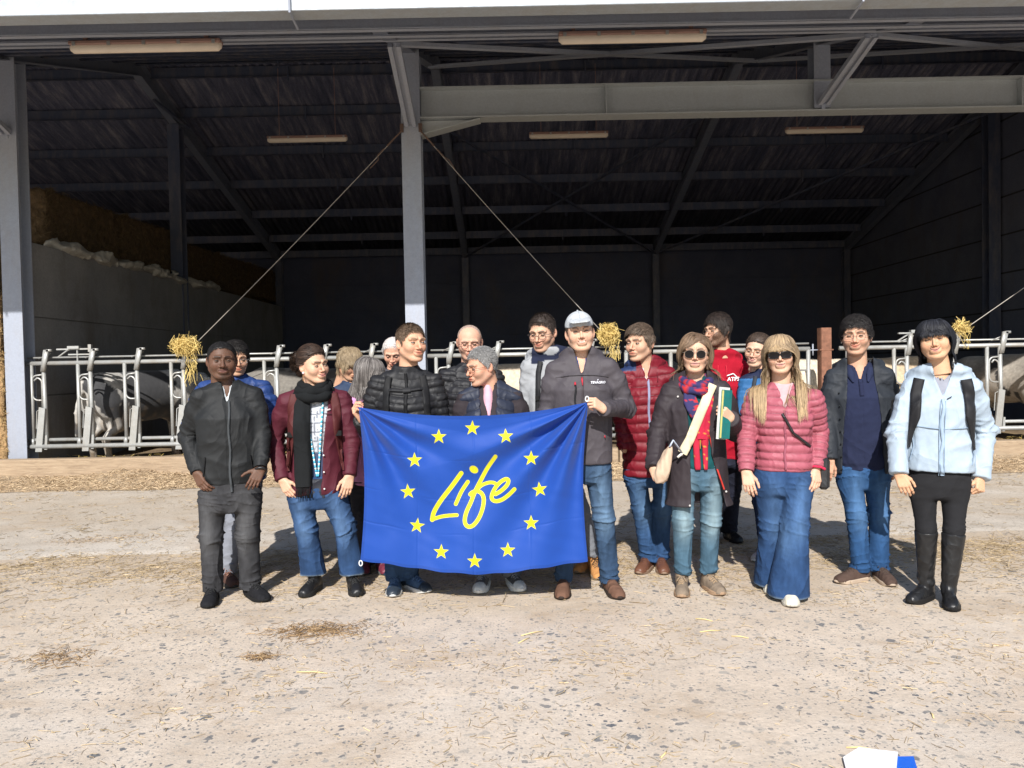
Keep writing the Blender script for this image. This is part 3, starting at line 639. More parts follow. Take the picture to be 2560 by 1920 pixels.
hx = np.linspace(-8.8, 11, 200); mbh = MB(); Vh = []
for x in hx:
    for j, y in enumerate((9.75, 10.1, 10.5, 10.95)): Vh.append((x, y + .06 * math.sin(x * 3 + j), .0145 if j == 0 else float(heapz(np.array([[x, y, 0.]]))[0]) * .8 + .002))
i = np.arange(199)[:, None] * 4; mbh.add(Vh, np.concatenate([i + [j, j + 4, j + 5, j + 1] for j in range(3)]))
setp(mbh.build('straw_chaff', mat('chaff', (.46, .345, .225), .95, ns=25, na=.4, bs=90, ba=1, bd=.02), smooth=True), kind='stuff')
P1_ = clumpy(15000, -7.5, 8.5, 4.6, 6.5, .9, 1.1, 5, lambda y: np.exp(-((y - 5.9) / .65) ** 2)); mklitter('loose_straw', P1_, (.02, .12), (.0009, .0019), scol(len(P1_), (.24, .17, .09), (.56, .43, .25)), .003)
P2_ = clumpy(5200, -5, 5, 2.6, 6.0, .8, 2.5, 8); mklitter('loose_straw', P2_, (.015, .07), (.0008, .0017), scol(len(P2_), (.28, .20, .12), (.60, .46, .26)), .001)
P3_ = clumpy(3500, -7, 8, 6.5, 9.8, .8, 2.0, 11); mklitter('loose_straw', P3_, (.03, .12), (.0012, .0026), scol(len(P3_), (.22, .16, .09), (.50, .38, .22)), .016)
for (cx, cy, sx_, sy_, nn) in ((-1.16, 4.37, .15, .07, 480), (-2.42, 4.02, .12, .07, 150), (-1.33, 3.97, .045, .03, 90), (-3.6, 6.9, .3, .08, 260)):
    Pm = np.c_[RNG.normal(cx, sx_, nn), RNG.normal(cy, sy_, nn), np.zeros(nn)]; mklitter('trodden_straw_patch', Pm, (.02, .08), (.001, .002), scol(nn, (.20, .12, .06), (.42, .28, .14)), .001, lambda P: np.full(len(P), .012), .15)
mb = MB()
for (sx, sy, L, a) in ((780, 1690, .16, -.15), (1760, 1556, .10, -.5), (1775, 1585, .12, .15), (1330, 1590, .14, .5), (1660, 1900, .06, 1.0), (2150, 1885, .10, -.2), (2330, 1800, .05, 1.3), (1310, 1608, .1, .9), (1850, 1600, .09, -.4)):
    d = 2882 / (sy - 914 + .019 * (sx - 1280)); p = GX(sx, d); a_ = np.array([math.cos(a), math.sin(a), 0]); mb.tube([p - a_ * L / 2 + (0, 0, .004), p + (.004, .003, .007), p + a_ * L / 2 + (0, 0, .004)], [.0028, .0032, .002], 5, col=(.72, .56, .26))
setp(mb.build('loose_straw', STRAW, vc=True, smooth=True), kind='stuff')
Pi = clumpy(5000, -7.2, 10, 11.15, 12.4, .6, 1.5, 4); mklitter('bedding_straw', Pi, (.06, .2), (.002, .004), scol(len(Pi), (.5, .36, .1), (.8, .6, .22)), .06, lambda P: np.full(len(P), .14), .4)
# paper lying at the camera's feet
t = thing('document_folder', 'white sheet with a blue cover lying on the concrete in the lower right corner', 'document', (1.42, 2.72, 0))
mb = MB(); A = [W(2108, 1930, 2.83), W(2147, 1886, 2.90), W(2245, 1911, 2.86), W(2240, 1990, 2.70), W(2120, 1990, 2.70)]; A = [np.array([p[0], p[1], .012]) for p in A]
mb.prism(A, (0, 0, .006)); mb.build('white_sheet', mat('white_paper', (.82, .82, .84), .6, ba=0, na=.02), t)
mb = MB(); A = [W(2240, 1914, 2.84), W(2284, 1925, 2.84), W(2300, 1990, 2.70), W(2235, 1990, 2.70)]; A = [np.array([p[0], p[1], .003]) for p in A]
mb.prism(A, (0, 0, .008)); mb.build('blue_cover', mat('blue_card', (.01, .12, .62), .4, ba=0, na=.05), t)
# ------------------------------------------------------------------ cows
COWM = mat('cow_hide', (.5, .5, .5), .75, vc=True, ns=30, na=.15, bs=220, ba=.35, sheen=.2)
def cow(x, y, rz, label, pal, seed, headdown=False, sc=1.0):
    """local frame: head towards -Y"""
    t = thing('cow', label, 'cow', (x, y, .06), 'cattle behind the feed barrier', rz)
    hy, hz = (-1.62, .62) if headdown else (-1.45, 1.22)
    def f(P):
        Q = P.copy(); Q[:, 0] = np.abs(Q[:, 0])
        d = ell(P, (0, .05, 1.02), (.36, .80, .37)); d = smin(d, ell(P, (0, -.62, .98), (.29, .34, .42)), .15); d = smin(d, ell(Q, (.13, .70, 1.08), (.21, .30, .34)), .12)
        d = smin(d, cap(P, (0, .95, 1.30), (0, -.6, 1.36), .11, .12), .18)
        d = smin(d, cap(P, (0, -.75, 1.12), (0, hy + .35, hz + .08), .24, .13), .15)
        d = smin(d, cap(P, (0, hy + .32, hz + .06), (0, hy - .05, hz - .30 if headdown else hz - .18), .115, .075), .06)
        d = smin(d, ell(Q, (.17, hy + .34, hz + .09), (.11, .03, .05)), .02)
        d = smin(d, cap(Q, (.20, .72, .95), (.21, .62, .62), .17, .09), .10); d = smin(d, cap(Q, (.21, .62, .62), (.20, .80, .42), .085, .06), .05); d = smin(d, cap(Q, (.20, .80, .42), (.20, .74, .06), .055, .05), .03); d = smin(d, cap(Q, (.20, .72, .03), (.20, .68, .03), .07, .06), .02)
        d = smin(d, cap(Q, (.18, -.66, .80), (.19, -.66, .42), .12, .065), .08); d = smin(d, cap(Q, (.19, -.66, .42), (.19, -.68, .06), .06, .048), .03); d = smin(d, cap(Q, (.19, -.70, .03), (.19, -.74, .03), .065, .055), .02)
        d = smin(d, ell(P, (0, .52, .66), (.20, .24, .17)), .06)
        d = smin(d, cap(P, (0, 1.02, 1.28), (.03, 1.12, .85), .045, .025), .03); return smin(d, cap(P, (.03, 1.12, .85), (.05, 1.08, .5), .025, .045), .02)
    V, Q = snet(f, (-.6, hy - .35, -.02), (.6, 1.25, 1.62), .032); N = vnorm(V, Q)
    n1 = sn(V, .9, seed) + .35 * sn(V, 4.0, seed + 1); c = np.where((n1 > .15)[:, None], np.array(pal[0]), np.array(pal[1])) * (1 + .18 * sn(V, 14, seed + 2)[:, None])
    dirt = np.clip((.75 - V[:, 2]) * 1.5 + .4 * sn(V, 5, seed), 0, .7)[:, None]; c = c * (1 - dirt) + np.array([.20, .145, .09]) * dirt
    nose = (V[:, 1] < hy + .02)[:, None]; c = np.where(nose, np.array([.30, .22, .19]), c)
    link('body', mesh_np('cow', V * sc, Q, np.clip(c, .01, 1)), COWM, t)
    mb = MB()
    for s in (-1, 1): mb.ball((s * .105 * sc, (hy + .20) * sc, (hz + .03) * sc), .022, 8, (.02, .015, .01))
    o = mb.build('eye', mat('cow_eye', (.02, .015, .01), .15, vc=True, ba=0), None, True); o.parent = t; o.location = (0, 0, 0)
    mb = MB(); mb.box(((.27) * sc, (hy + .30) * sc, (hz + .06) * sc), (.07, .012, .06), bev=.01); o = mb.build('ear_tag', mat('orange_tag', (.85, .28, .03), .5, ba=0), None); o.parent = t; o.location = (0, 0, 0)
    return t
DK = ((.022, .022, .025), (.12, .118, .115)); BW = ((.02, .018, .018), (.36, .32, .27)); CR = ((.62, .53, .41), (.55, .46, .35)); GR = ((.07, .063, .056), (.17, .155, .135)); 
cow(-6.05, 12.62, R(150), 'dark and white cow with its rump to the yard behind the left barrier', ((.03, .03, .033), (.42, .40, .37)), 3)
cow(-3.55, 12.9, R(-62), 'grey brown mottled cow broadside behind the woman in burgundy', GR, 5)
cow(-2.55, 12.85, R(60), 'tan eared cow behind the person with short blond hair', ((.40, .28, .17), (.50, .38, .25)), 9, False, .92)
cow(-.1, 12.75, R(84), 'cream cow standing broadside behind the bald man and the grey hoodie', CR, 1, True)
cow(2.3, 14.2, R(95), 'dark cow whose back shows above the gate behind the man in red', DK, 8, True)
cow(4.6, 12.55, R(-88), 'cream cow standing broadside behind the rusty post', CR, 6, True)
cow(6.6, 12.9, R(100), 'tan cow behind the man in the navy polo', ((.55, .42, .28), (.48, .36, .24)), 2, True)
cow(8.35, 12.95, R(12), 'black and white cow with lowered head at the right edge', BW, 7, True)
# ================================================================== PEOPLE: builders
SKIN = mat('skin', (.5, .3, .2), .58, vc=True, ns=60, na=.05, bs=400, ba=.10, bd=.001, sss=.10, spec=.35)
EYEM = mat('eye', (.5, .5, .5), .12, vc=True, ns=3, na=0, ba=0)
HAIR = mat('hair', (.1, .1, .1), .52, vc=True, ns=40, na=.12, bs=300, ba=.1, spec=.3)
def basis(yaw=0.0, pitch=0.0, roll=0.0):
    """columns: right (image right), back, up; yaw>0 turns the face to image right, pitch>0 looks down"""
    return rotz(R(yaw)) @ rotx(R(pitch)) @ roty(R(roll))
def head_sdf(P, hp):
    """local head coordinates, metres; face looks to -y, z up, origin at eye level between ears"""
    w = hp.get('w', 1.0); jw = hp.get('jaw', 1.0) * .955; ch = hp.get('cheek', 0.0); sm = hp.get('smile', 0.0); ns = hp.get('nose', 1.0)
    Q = P.copy(); Q[:, 0] = np.abs(Q[:, 0]) / w
    d = ell(Q, (0, .014, .032), (.0755, .094, .086))
    d = smin(d, ell(Q, (0, -.018, -.030), (.063 * jw, .068, .086)), .03)
    d = smin(d, cap(Q, (.052 * jw, .008, -.050), (.026 * jw, -.052, -.093), .022, .019), .022)
    d = smin(d, ell(Q, (0, -.070, -.100), (.024, .018, .016)), .022)
    d = smin(d, ell(Q, (.038, -.058, -.028), (.023 + ch, .022 + ch, .022 + ch)), .034)
    d = smin(d, cap(Q, (.012, -.088, .026), (.046, -.074, .024), .009, .009), .014)
    d = smax(d, -ell(Q, (.032, -.098, .002), (.019, .017, .013)), .012)
    d = smin(d, cap(Q, (0, -.086, .012), (0, -.105 - .004 * ns, -.030), .0058, .0085 * ns), .009)
    d = smin(d, ell(Q, (.0112 * ns, -.094, -.035), (.0075, .010, .0065)), .006)
    d = smin(d, ell(Q, (0, -.086, -.066), (.027, .014, .018)), .012)
    zz = -.062 + sm * .010 * (Q[:, 0] / .025) ** 2
    lip = Q.copy(); lip[:, 2] = Q[:, 2] - zz
    d = smin(d, ell(lip, (0, -.0935, .0045), (.024, .0075, .0042)), .004); d = smin(d, ell(lip, (0, -.0925, -.0058), (.021, .0080, .0050)), .004)
    d = smax(d, -(np.maximum(ell(lip, (0, -.104, -.0005), (.026, .010, .0016)), -1)), .002)
    E = Q.copy(); c, s_ = math.cos(.3), math.sin(.3); ex = E - np.array([.0765, .014, -.006], np.float32)
    ear = np.stack([ex[:, 0] * .9 - ex[:, 1] * .42, ex[:, 0] * .42 + ex[:, 1] * .9, ex[:, 2] * .98 - .12 * ex[:, 1]], 1)
    de = ell(ear, (0, 0, 0), (.008, .019, .031)); de = smax(de, -ell(ear, (.009, -.004, .004), (.007, .010, .017)), .004); d = smin(d, de, .005)
    d = smin(d, cap(Q, (0, .030, -.045), (0, .046, -.22), .052 * hp.get('neck', 1.0), .060 * hp.get('neck', 1.0)), .025)
    return d
def tone(hex_or_rgb): return np.array(hex_or_rgb, float)
def make_head(mb, hp, C, M, sc, skin):
    """adds head, neck and eyes to the person's body mesh; C centre, M basis, sc scale"""
    V, Q = snet(lambda P: head_sdf(P, hp), (-.105, -.135, -.212), (.105, .13, .130), .0032)
    sk = tone(skin); c = np.tile(sk, (len(V), 1)); x = np.abs(V[:, 0]); y = V[:, 1]; z = V[:, 2]; sm = hp.get('smile', 0)
    red = np.exp(-((x - .040) ** 2 + (z + .030) ** 2) / .0005) * (y < -.03) + .8 * np.exp(-((x) ** 2 / .00025 + (z + .032) ** 2 / .0003)) * (y < -.08) + .8 * (x > .072)
    c = c * (1 + red[:, None] * np.array([.04, -.08, -.08]))
    zz = -.062 + sm * .010 * (x / .025) ** 2; lipm = np.clip(1.4 - ((x / .026) ** 2 + ((z - zz) / .0105) ** 2) * 1.0, 0, 1) * (y < -.082)
    lc = np.array(hp.get('lip', (sk[0] * .82, sk[1] * .50, sk[2] * .50))); c = c * (1 - lipm[:, None]) + lc * lipm[:, None]
    ml = np.exp(-((z - zz) / .0022) ** 2) * (x < .029) * (y < -.08); c = c * (1 - .8 * ml[:, None])
    if hp.get('teeth'): 
        tt = np.exp(-((z - zz - .001) / .0034) ** 2) * (x < .017) * (y < -.08); c = c * (1 - tt[:, None]) + np.array([.75, .7, .62]) * tt[:, None]
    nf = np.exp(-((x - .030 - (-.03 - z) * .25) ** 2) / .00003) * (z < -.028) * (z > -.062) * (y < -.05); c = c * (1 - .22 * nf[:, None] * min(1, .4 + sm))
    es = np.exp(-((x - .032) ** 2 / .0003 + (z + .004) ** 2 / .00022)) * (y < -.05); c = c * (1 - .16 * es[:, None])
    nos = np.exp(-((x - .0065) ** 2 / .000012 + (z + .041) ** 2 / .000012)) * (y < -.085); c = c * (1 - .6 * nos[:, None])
    b = hp.get('beard')
    if b:
        bc, amt, full = np.array(b[0]), b[1], b[2]
        zone = np.clip(((-.030 - (.035 if not full else .0) * 0) - z) / .012 + (x - .045) * 10 * (z < -.0), 0, 1) * (z > -.122 - y * .35) * (y < .02) * (z < -.0)
        zone *= 1 - np.clip(1.3 - ((x / .030) ** 2 + ((z + .036) / .018) ** 2), 0, 1); zone *= (1 - lipm); zone = np.clip(zone + 0, 0, 1) * np.clip((x - .022) / .01 + (-.040 - z) / .01, 0, 1)
        if full: zone = np.clip((-.043 + np.maximum(0, x - .030) * 1.2 - z) / .007, 0, 1) * (y < .025) * (z < .01) * (z > -.125) * (1 - lipm)
        if b[3:] and b[3] == 'goatee': zone = np.exp(-((x / .022) ** 2 + ((z + .097) / .02) ** 2)) * (y < -.05) + .7 * np.exp(-((x / .03) ** 2 + ((z + .052) / .005) ** 2)) * (y < -.07)
        k = (amt * np.clip(zone, 0, 1) * (.85 + .15 * sn(V, 90, 4)))[:, None]; c = c * (1 - k) + bc * k
    bc = np.array(hp.get('brow', (.05, .035, .025))); bt = hp.get('browt', 1.0)
    zb_ = .0225 + .0045 * np.sin(np.clip((x - .012) / .038, 0, 1) * 2.6) - hp.get('frown', 0) * .004 * (x < .02); bm = np.exp(-((z - zb_) / (.0054 * bt)) ** 2) * np.clip((x - .010) / .004, 0, 1) * np.clip((.053 - x) / .008, 0, 1) * (y < -.05)
    c = c * (1 - .95 * bm[:, None]) + bc * .95 * bm[:, None]
    c = np.clip(c * (1 + .03 * sn(V, 30, 9)[:, None]), .003, 1)
    T = lambda X: (X * sc * np.array([1, 1, 1])) @ M.T + C
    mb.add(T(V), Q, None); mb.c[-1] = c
    op = hp.get('open', 1.0); w = hp.get('w', 1.0)
    for s in (-1, 1):
        ec = np.array([s * .0315 * w, -.0758, .0005]); r = .0122
        n = 14; th = np.linspace(0, math.pi, n + 1)[1:-1]; ph = np.linspace(0, 2 * math.pi, 2 * n, endpoint=False)
        D = np.array([(math.sin(t) * math.cos(p), -math.cos(t), math.sin(t) * math.sin(p)) for t in th for p in ph]); D = np.vstack([D, [(0, -1, 0)]])
        m = 2 * n; j = np.arange(m); jn = (j + 1) % m; Qe = np.concatenate([np.stack([i * m + j, (i + 1) * m + j, (i + 1) * m + jn, i * m + jn], 1) for i in range(len(th) - 1)]); Te = np.stack([np.full(m, len(D) - 1), j, jn], 1)
        gz = hp.get('gaze', (0, 0)); g = nrm((math.sin(gz[0]), -1, math.sin(gz[1]))); an = np.arccos(np.clip(D @ g, -1, 1)); col = np.where((an < .50)[:, None], np.array(hp.get('iris', (.07, .035, .02))), np.array([.30, .26, .24])); col = np.where((an < .18)[:, None], .01, col)
        mb.add(T(ec + D * r), [Qe, Te], None, 1); mb.c[-1] = col * np.ones((len(D), 1))
        # lids: two spherical caps leaving a slit
        for sgn, lim in ((1, .12 + .20 * op), (-1, .06 + .19 * op)):
            us = np.linspace(-1.25, 1.25, 15); vs = np.linspace(0, 1, 7); L = []
            for v in vs:
                for u in us:
                    e = (lim * math.cos(u * 1.15) ** .8 if abs(u * 1.15) < 1.57 else 0); e = max(e, -.02); el = sgn * (e + (1.35 - e) * v) + (-.03 if sgn > 0 else 0) * 0
                    rr = r * (1.07 + (.10 if v == 0 and sgn > 0 else 0)); L.append((rr * math.sin(u) * math.cos(el), -rr * math.cos(u) * math.cos(el), rr * math.sin(el)))
            L = np.array(L); i = np.arange(6)[:, None] * 15; jj = np.arange(14)[None]; ql = np.stack([i + jj, i + jj + 1, i + 15 + jj + 1, i + 15 + jj], -1).reshape(-1, 4)
            if sgn < 0: ql = ql[:, ::-1]
            mb.add(T(ec + L), ql, None); cl = np.tile(sk * .86, (len(L), 1)); 
            cl[:(30 if sgn > 0 else 15)] = np.array(hp.get('lash', (.02, .014, .01))) if sgn > 0 else sk * .38
            mb.c[-1] = cl
    return T
def hand_pts(wr, u, n, v, pose, sc, spread=1.0):
    """finger chains for a hand: wrist, direction u, palm normal n, thumb side v"""
    ch = []
    cur = {'relax': (.35, .45, .35), 'fist': (1.15, 1.25, .75), 'grip': (.95, 1.15, .6), 'flat': (.10, .15, .1), 'pinch': (.75, .9, .5), 'hook': (.3, .6, .5)}[pose]
    for i, (off, l, r) in enumerate(((.030, 1.0, .0092), (.010, 1.08, .0095), (-.010, 1.0, .0090), (-.029, .80, .0080))):
        b = wr + (u * (.090 - .006 * abs(i - 1)) + v * off * spread) * sc; p = [b]; a = 0; dirn = nrm(u + v * off * 2.2 * spread)
        for L, c in zip((.042, .026, .021), cur):
            a += c * (1 + .08 * i); p.append(p[-1] + (dirn * math.cos(a) + n * math.sin(a)) * L * l * sc)
        ch.append((p, r * sc))
    tb = wr + (u * .028 + v * .026 + n * .006) * sc
    if pose in ('fist', 'grip', 'pinch'): td = [nrm(u * .75 + v * .45 + n * .55), nrm(u * .75 - v * .15 + n * .75), nrm(u * .55 - v * .55 + n * .45)]
    elif pose == 'hook': td = [nrm(u * .5 + v * .85 + n * .1), nrm(u * .7 + v * .6 + n * .2), nrm(u * .8 + v * .4 + n * .3)]
    else: td = [nrm(u * .75 + v * .6 + n * .35), nrm(u * .9 + v * .25 + n * .35), nrm(u * .95 + v * .05 + n * .3)]
    p = [tb]
    for L, d_ in zip((.040, .032, .024), td): p.append(p[-1] + d_ * L * sc)
    ch.append((p, .0112 * sc)); return ch
def make_hand(mb, el, wr, u, n, v, pose, sc, skin, forearm=.10):
    u = nrm(u); n = nrm(n - u * np.dot(n, u)); v = nrm(v - u * np.dot(v, u) - n * np.dot(v, n)); ch = hand_pts(wr, u, n, v, pose, sc)
    fd = nrm(np.asarray(wr) - el)
    def f(P):
        d = cap(P, wr - fd * forearm, wr, .032 * sc, .026 * sc)
        for i, (p, r) in enumerate(ch[:4]): d = smin(d, cap(P, wr + (v * (.020 - .013 * i)) * sc, p[0], .016 * sc, .0115 * sc), .012 * sc)
        d = smin(d, cap(P, wr + (u * .01 + v * .012) * sc, ch[4][0][1], .017 * sc, .0125 * sc), .012 * sc)
        for p, r in ch:
            e = None
            for i in range(3):
                q = cap(P, p[i], p[i + 1], r * (1 - .08 * i), r * (.94 - .10 * i)); e = q if e is None else smin(e, q, .004)
            d = smin(d, e, .0035)
        return d
    allp = np.array([q for p, _ in ch for q in p] + [wr, wr - fd * forearm]); V, Q = snet(f, allp.min(0) - .04 * sc, allp.max(0) + .04 * sc, .0033)
    c = np.tile(tone(skin), (len(V), 1)); tips = np.array([p[-1] for p, _ in ch]); kn = np.array([p[1] for p, _ in ch] + [p[0] for p, _ in ch[:4]])
    dt = np.min(np.linalg.norm(V[:, None] - tips[None], axis=2), 1); dk = np.min(np.linalg.norm(V[:, None] - kn[None], axis=2), 1)
    c = c * (1 + np.exp(-(dt / .012) ** 2)[:, None] * np.array([.12, -.08, -.08]) + np.exp(-(dk / .009) ** 2)[:, None] * np.array([.04, -.14, -.14]))
    mb.add(V, Q, None); mb.c[-1] = np.clip(c, .003, 1)
# ------------------------------------------------------------------ hair
def hairline(y, st='short', P=None):
    ys = [-.10, -.075, -.055, -.035, -.018, -.008, .004, .020, .032, .055, .10]
    zs = {'short': [.078, .077, .062, .030, .012, -.012, .016, .030, .0, -.045, -.062], 'full': [.070, .069, .054, .027, .004, -.015, .0, .015, -.02, -.06, -.08], 'recede': [.098, .096, .072, .036, .014, -.008, .016, .030, .0, -.045, -.06],
          'fringe': [.028, .028, .026, .0, -.05, -.07, -.07, -.08, -.08, -.09, -.10], 'back': [.072, .070, .058, .040, .020, .012, .016, .028, .0, -.05, -.07], 'bob': [.03, .03, .01, -.03, -.06, -.08, -.09, -.09, -.09, -.1, -.1], 'rim': [.2, .2, .2, .2, .04, .02, .02, .03, .0, -.05, -.06]}[st]
    return np.interp(y, ys, zs)
def make_hair(root, hs, hp, C, M, sc, body_f=None):
    """cap of hair plus many fine locks that fall and slide over the head"""
    st = hs['line']; th = hs.get('t', .010); w = hp.get('w', 1.0); col = np.array(hs['col']); col2 = np.array(hs.get('col2', np.array(hs['col']) * 1.8)); top = hs.get('top', 0.0)
    def cran(P):
        Q = P.copy(); Q[:, 0] = np.abs(Q[:, 0]) / w; d = ell(Q, (0, .014, .032), (.0755, .094, .086)); return smin(d, ell(Q, (0, -.018, -.03), (.063, .068, .086)), .03)
    def thick(P): return th + top * np.clip((P[:, 2] - .05) / .06, 0, 1) + hs.get('rough', .002) * sn(P, 28, 3) + hs.get('front', 0) * np.clip((-.03 - P[:, 1]) / .04, 0, 1) * (P[:, 2] > .05)
    def f(P):
        d = cran(P) - thick(P) * .62; d = smax(d, hs.get('edge', .011) + hairline(P[:, 1], st).astype(np.float32) + hs.get('part', 0) * P[:, 0] - P[:, 2] + .004 * sn(P, 40, 6), .006)
        for (a, b_, ra, rb) in hs.get('blobs', []): d = smin(d, cap(P, a, b_, ra, rb) + .004 * sn(P, 22, 5), .012)
        return d
    mb = MB(); V, Q = snet(f, (-.14, -.16, -.24), (.14, .22, .17), .0045)
    T = lambda X: (X * sc) @ M.T + C
    if len(V): mb.add(T(V), Q); mb.c[-1] = np.clip((col * .7 + col2 * .3) * .9 * (1 + .25 * sn(V * [1, .6, .6], 45, 2)[:, None]), .002, 1)
    n = int(hs.get('n', 1800) * 2.0); L = hs.get('len', .03); steps = hs.get('steps', 5); rng = np.random.default_rng(hs.get('seed', 1))
    D = rng.normal(size=(n * 4, 3)); D /= np.linalg.norm(D, axis=1, keepdims=True); P = D * np.array([.0755 * w, .094, .086]) + np.array([0, .014, .032]); ok = P[:, 2] > hairline(P[:, 1], st if not hs.get('rootline') else hs['rootline']) + hs.get('part', 0) * P[:, 0] + .002; P = P[ok][:n]; D = D[ok][:n]; n = len(P)
    eps = .002
    def grad(X):
        g = np.stack([f0(X + e) - f0(X - e) for e in np.eye(3) * eps], 1); return g / np.maximum(np.linalg.norm(g, axis=1, keepdims=True), 1e-9)
    def f0(X):
        X = X.astype(np.float32); d = head_sdf(X, hp); 
        if body_f is not None: d = np.minimum(d, body_f(T(X).astype(np.float32)) / sc)
        return d
    comb = hs.get('comb', 'fwd'); d0 = np.zeros((n, 3))
    if comb == 'fwd': d0 = np.c_[P[:, 0] * 4, -.9 * np.sign(.05 - P[:, 1]) , -.3 + 0 * P[:, 0]]; d0[:, 2] = np.where(P[:, 2] > .07, -.15, -1.0)
    elif comb == 'side': d0 = np.c_[np.where(P[:, 2] > .06, hs.get('sd', 1.0), np.sign(P[:, 0]) * .2), np.where(P[:, 2] > .06, -.45, .25), np.where(P[:, 2] > .06, .1, -1.0)]
    elif comb == 'back': d0 = np.c_[-P[:, 0] * 2, np.ones(n), -.5 + 0 * P[:, 0]]
    elif comb == 'down':
        d0 = np.c_[P[:, 0] * 7, (P[:, 1] - .0) * 5, -.8 + 0 * P[:, 0]]; fr = (P[:, 1] < -.015) & (np.abs(P[:, 0]) < .05)
        if not hs.get('fringe'): d0 = np.c_[np.sign(P[:, 0] + hs.get('partx', 0)) * 1.1 + P[:, 0] * 8, .25 + P[:, 1] * 4, -.5 + 0 * P[:, 0]]
        if hs.get('fringe'): d0[fr] = np.c_[P[fr, 0] * 6, -np.ones(fr.sum()), -.4 * np.ones(fr.sum())]
    elif comb == 'curl': d0 = rng.normal(size=(n, 3))
    Ln = L * rng.uniform(.7, 1.15, n)
    if hs.get('fringe'): 
        fr = (P[:, 1] < -.010) & (np.abs(P[:, 0]) < .058); Ln = np.where(fr, hs['fringe'] * rng.uniform(.85, 1.1, n) * (np.abs(P[:, 1] + .0) * 0 + 1) * np.clip(.35 + (P[:, 2] - .02) / .09, .45, 1.25), Ln)
    X = P + D * .001; v = d0 / np.maximum(np.linalg.norm(d0, axis=1, keepdims=True), 1e-9); path = [X.copy()]; gr = hs.get('grav', .25); tn = (th + top * np.clip((P[:, 2] - .05) / .06, 0, 1)) * rng.uniform(.6, 1.25, n) + hs.get('front', 0) * ((P[:, 1] < -.03) & (P[:, 2] > .05))
    down = np.array([0, 0, -1.0]) @ M; ph = rng.uniform(0, 6.28, n); crl = hs.get('curl', 0)
    fr0 = (P[:, 1] < -.010) & (np.abs(P[:, 0]) < .058) if hs.get('fringe') else np.zeros(n, bool); sgx = np.where(P[:, 0] + hs.get('partx', .0) >= 0, 1.0, -1.0)
    for s in range(steps):
        if L > .12:
            face = (X[:, 1] < .01) & (np.abs(X[:, 0]) < .082) & (X[:, 2] < .075) & ~fr0; v[face, 0] += sgx[face] * .9; v[face, 1] += .25
            mid = (X[:, 2] < -.09) & (np.abs(X[:, 0]) < .065) & (X[:, 1] < .03) & ~fr0; v[mid, 0] += sgx[mid] * .7; low = (X[:, 2] < -.115) & ~fr0; v[low, 0] *= hs.get('xd', .45); v[low, 1] -= np.where(P[low, 1] < .05, .10, 0)
        if hs.get('bun'): bv = np.array(hs['bun']) - X; v = v + .55 * bv / np.maximum(np.linalg.norm(bv, axis=1, keepdims=True), 1e-3)
        g = grad(X); v = v + down * gr + rng.normal(0, hs.get('jit', .06), (n, 3)); 
        if crl: v += crl * np.c_[np.sin(ph + s * 1.9), np.cos(ph + s * 1.9), np.sin(ph * 2 + s * 1.9)]
        near = f0(X) < tn + .003; vn = (v * g).sum(1, keepdims=True); v = np.where(near[:, None], v - g * np.minimum(vn, 0) * 1.0 - g * np.maximum(vn, 0) * .5, v)
        v /= np.maximum(np.linalg.norm(v, axis=1, keepdims=True), 1e-9); X = X + v * (Ln / steps)[:, None]
        dd = f0(X); tgt = tn * min(1, (s + 1) / min(steps, 3)); pull = np.where(X[:, 2] > -.085, hs.get('hug', .75), 0) * np.clip(dd - tgt - .002, 0, .02); X = X + g * (np.clip(tgt - dd, 0, .03) - pull)[:, None]; path.append(X.copy())
    path = np.stack(path, 1)
    if hs.get('curls'):
        ex = []
        for (cc_, rad, cnt) in hs['curls']:
            q = rng.normal(size=(cnt, 3)); q /= np.linalg.norm(q, axis=1, keepdims=True); x0 = np.array(cc_) + q * rad * rng.uniform(.75, 1.05, (cnt, 1)); ax1 = np.cross(q, rng.normal(size=(cnt, 3))); ax1 /= np.linalg.norm(ax1, axis=1, keepdims=True); ax2 = np.cross(q, ax1) * .6 + q * .5; rr = rng.uniform(.006, .012, (cnt, 1)); ex.append(np.stack([x0 + ax1 * rr * math.cos(t) + ax2 * rr * math.sin(t) + np.array([0, 0, -.004 * t]) for t in np.linspace(0, 5.5, steps + 1)], 1))
        path = np.concatenate([path] + ex); n = len(path)
    g = np.stack([grad(path[:, s]) for s in range(0, steps + 1, max(1, steps // 4))], 1); gi = np.clip(np.arange(steps + 1) // max(1, steps // 4), 0, g.shape[1] - 1)
    tan = np.gradient(path, axis=1); sd = np.cross(tan, g[:, gi]); sd /= np.maximum(np.linalg.norm(sd, axis=2, keepdims=True), 1e-9)
    wd = hs.get('w', .0018) * .8 * np.interp(np.arange(steps + 1), [0, steps * .6, steps], [.8, 1, .25]); up = g[:, gi]
    Aa = path - sd * wd[None, :, None]; Bb = path + sd * wd[None, :, None]; Cc = path + up * wd[None, :, None] * .8
    Vh = np.stack([Aa, Cc, Bb], 2).reshape(-1, 3); i = np.arange(n)[:, None] * (steps + 1) * 3; q = []
    for s in range(steps):
        for k in (0, 1): q.append(i + [s * 3 + k, s * 3 + k + 1, s * 3 + 3 + k + 1, s * 3 + 3 + k])
    mixk = rng.random(n) ** 1.5; cc = col[None] * (1 - mixk[:, None]) + col2[None] * mixk[:, None]; cc = np.repeat(cc[:, None], (steps + 1) * 3, 1) * (.92 + .22 * np.sin(np.arange(n) * 2.4))[:, None, None]
    if hs.get('tip') is not None: tt = np.repeat(np.linspace(0, 1, steps + 1), 3)[None, :, None]; cc = cc * (1 - tt) + np.array(hs['tip']) * (.6 + .8 * mixk[:, None, None]) * tt
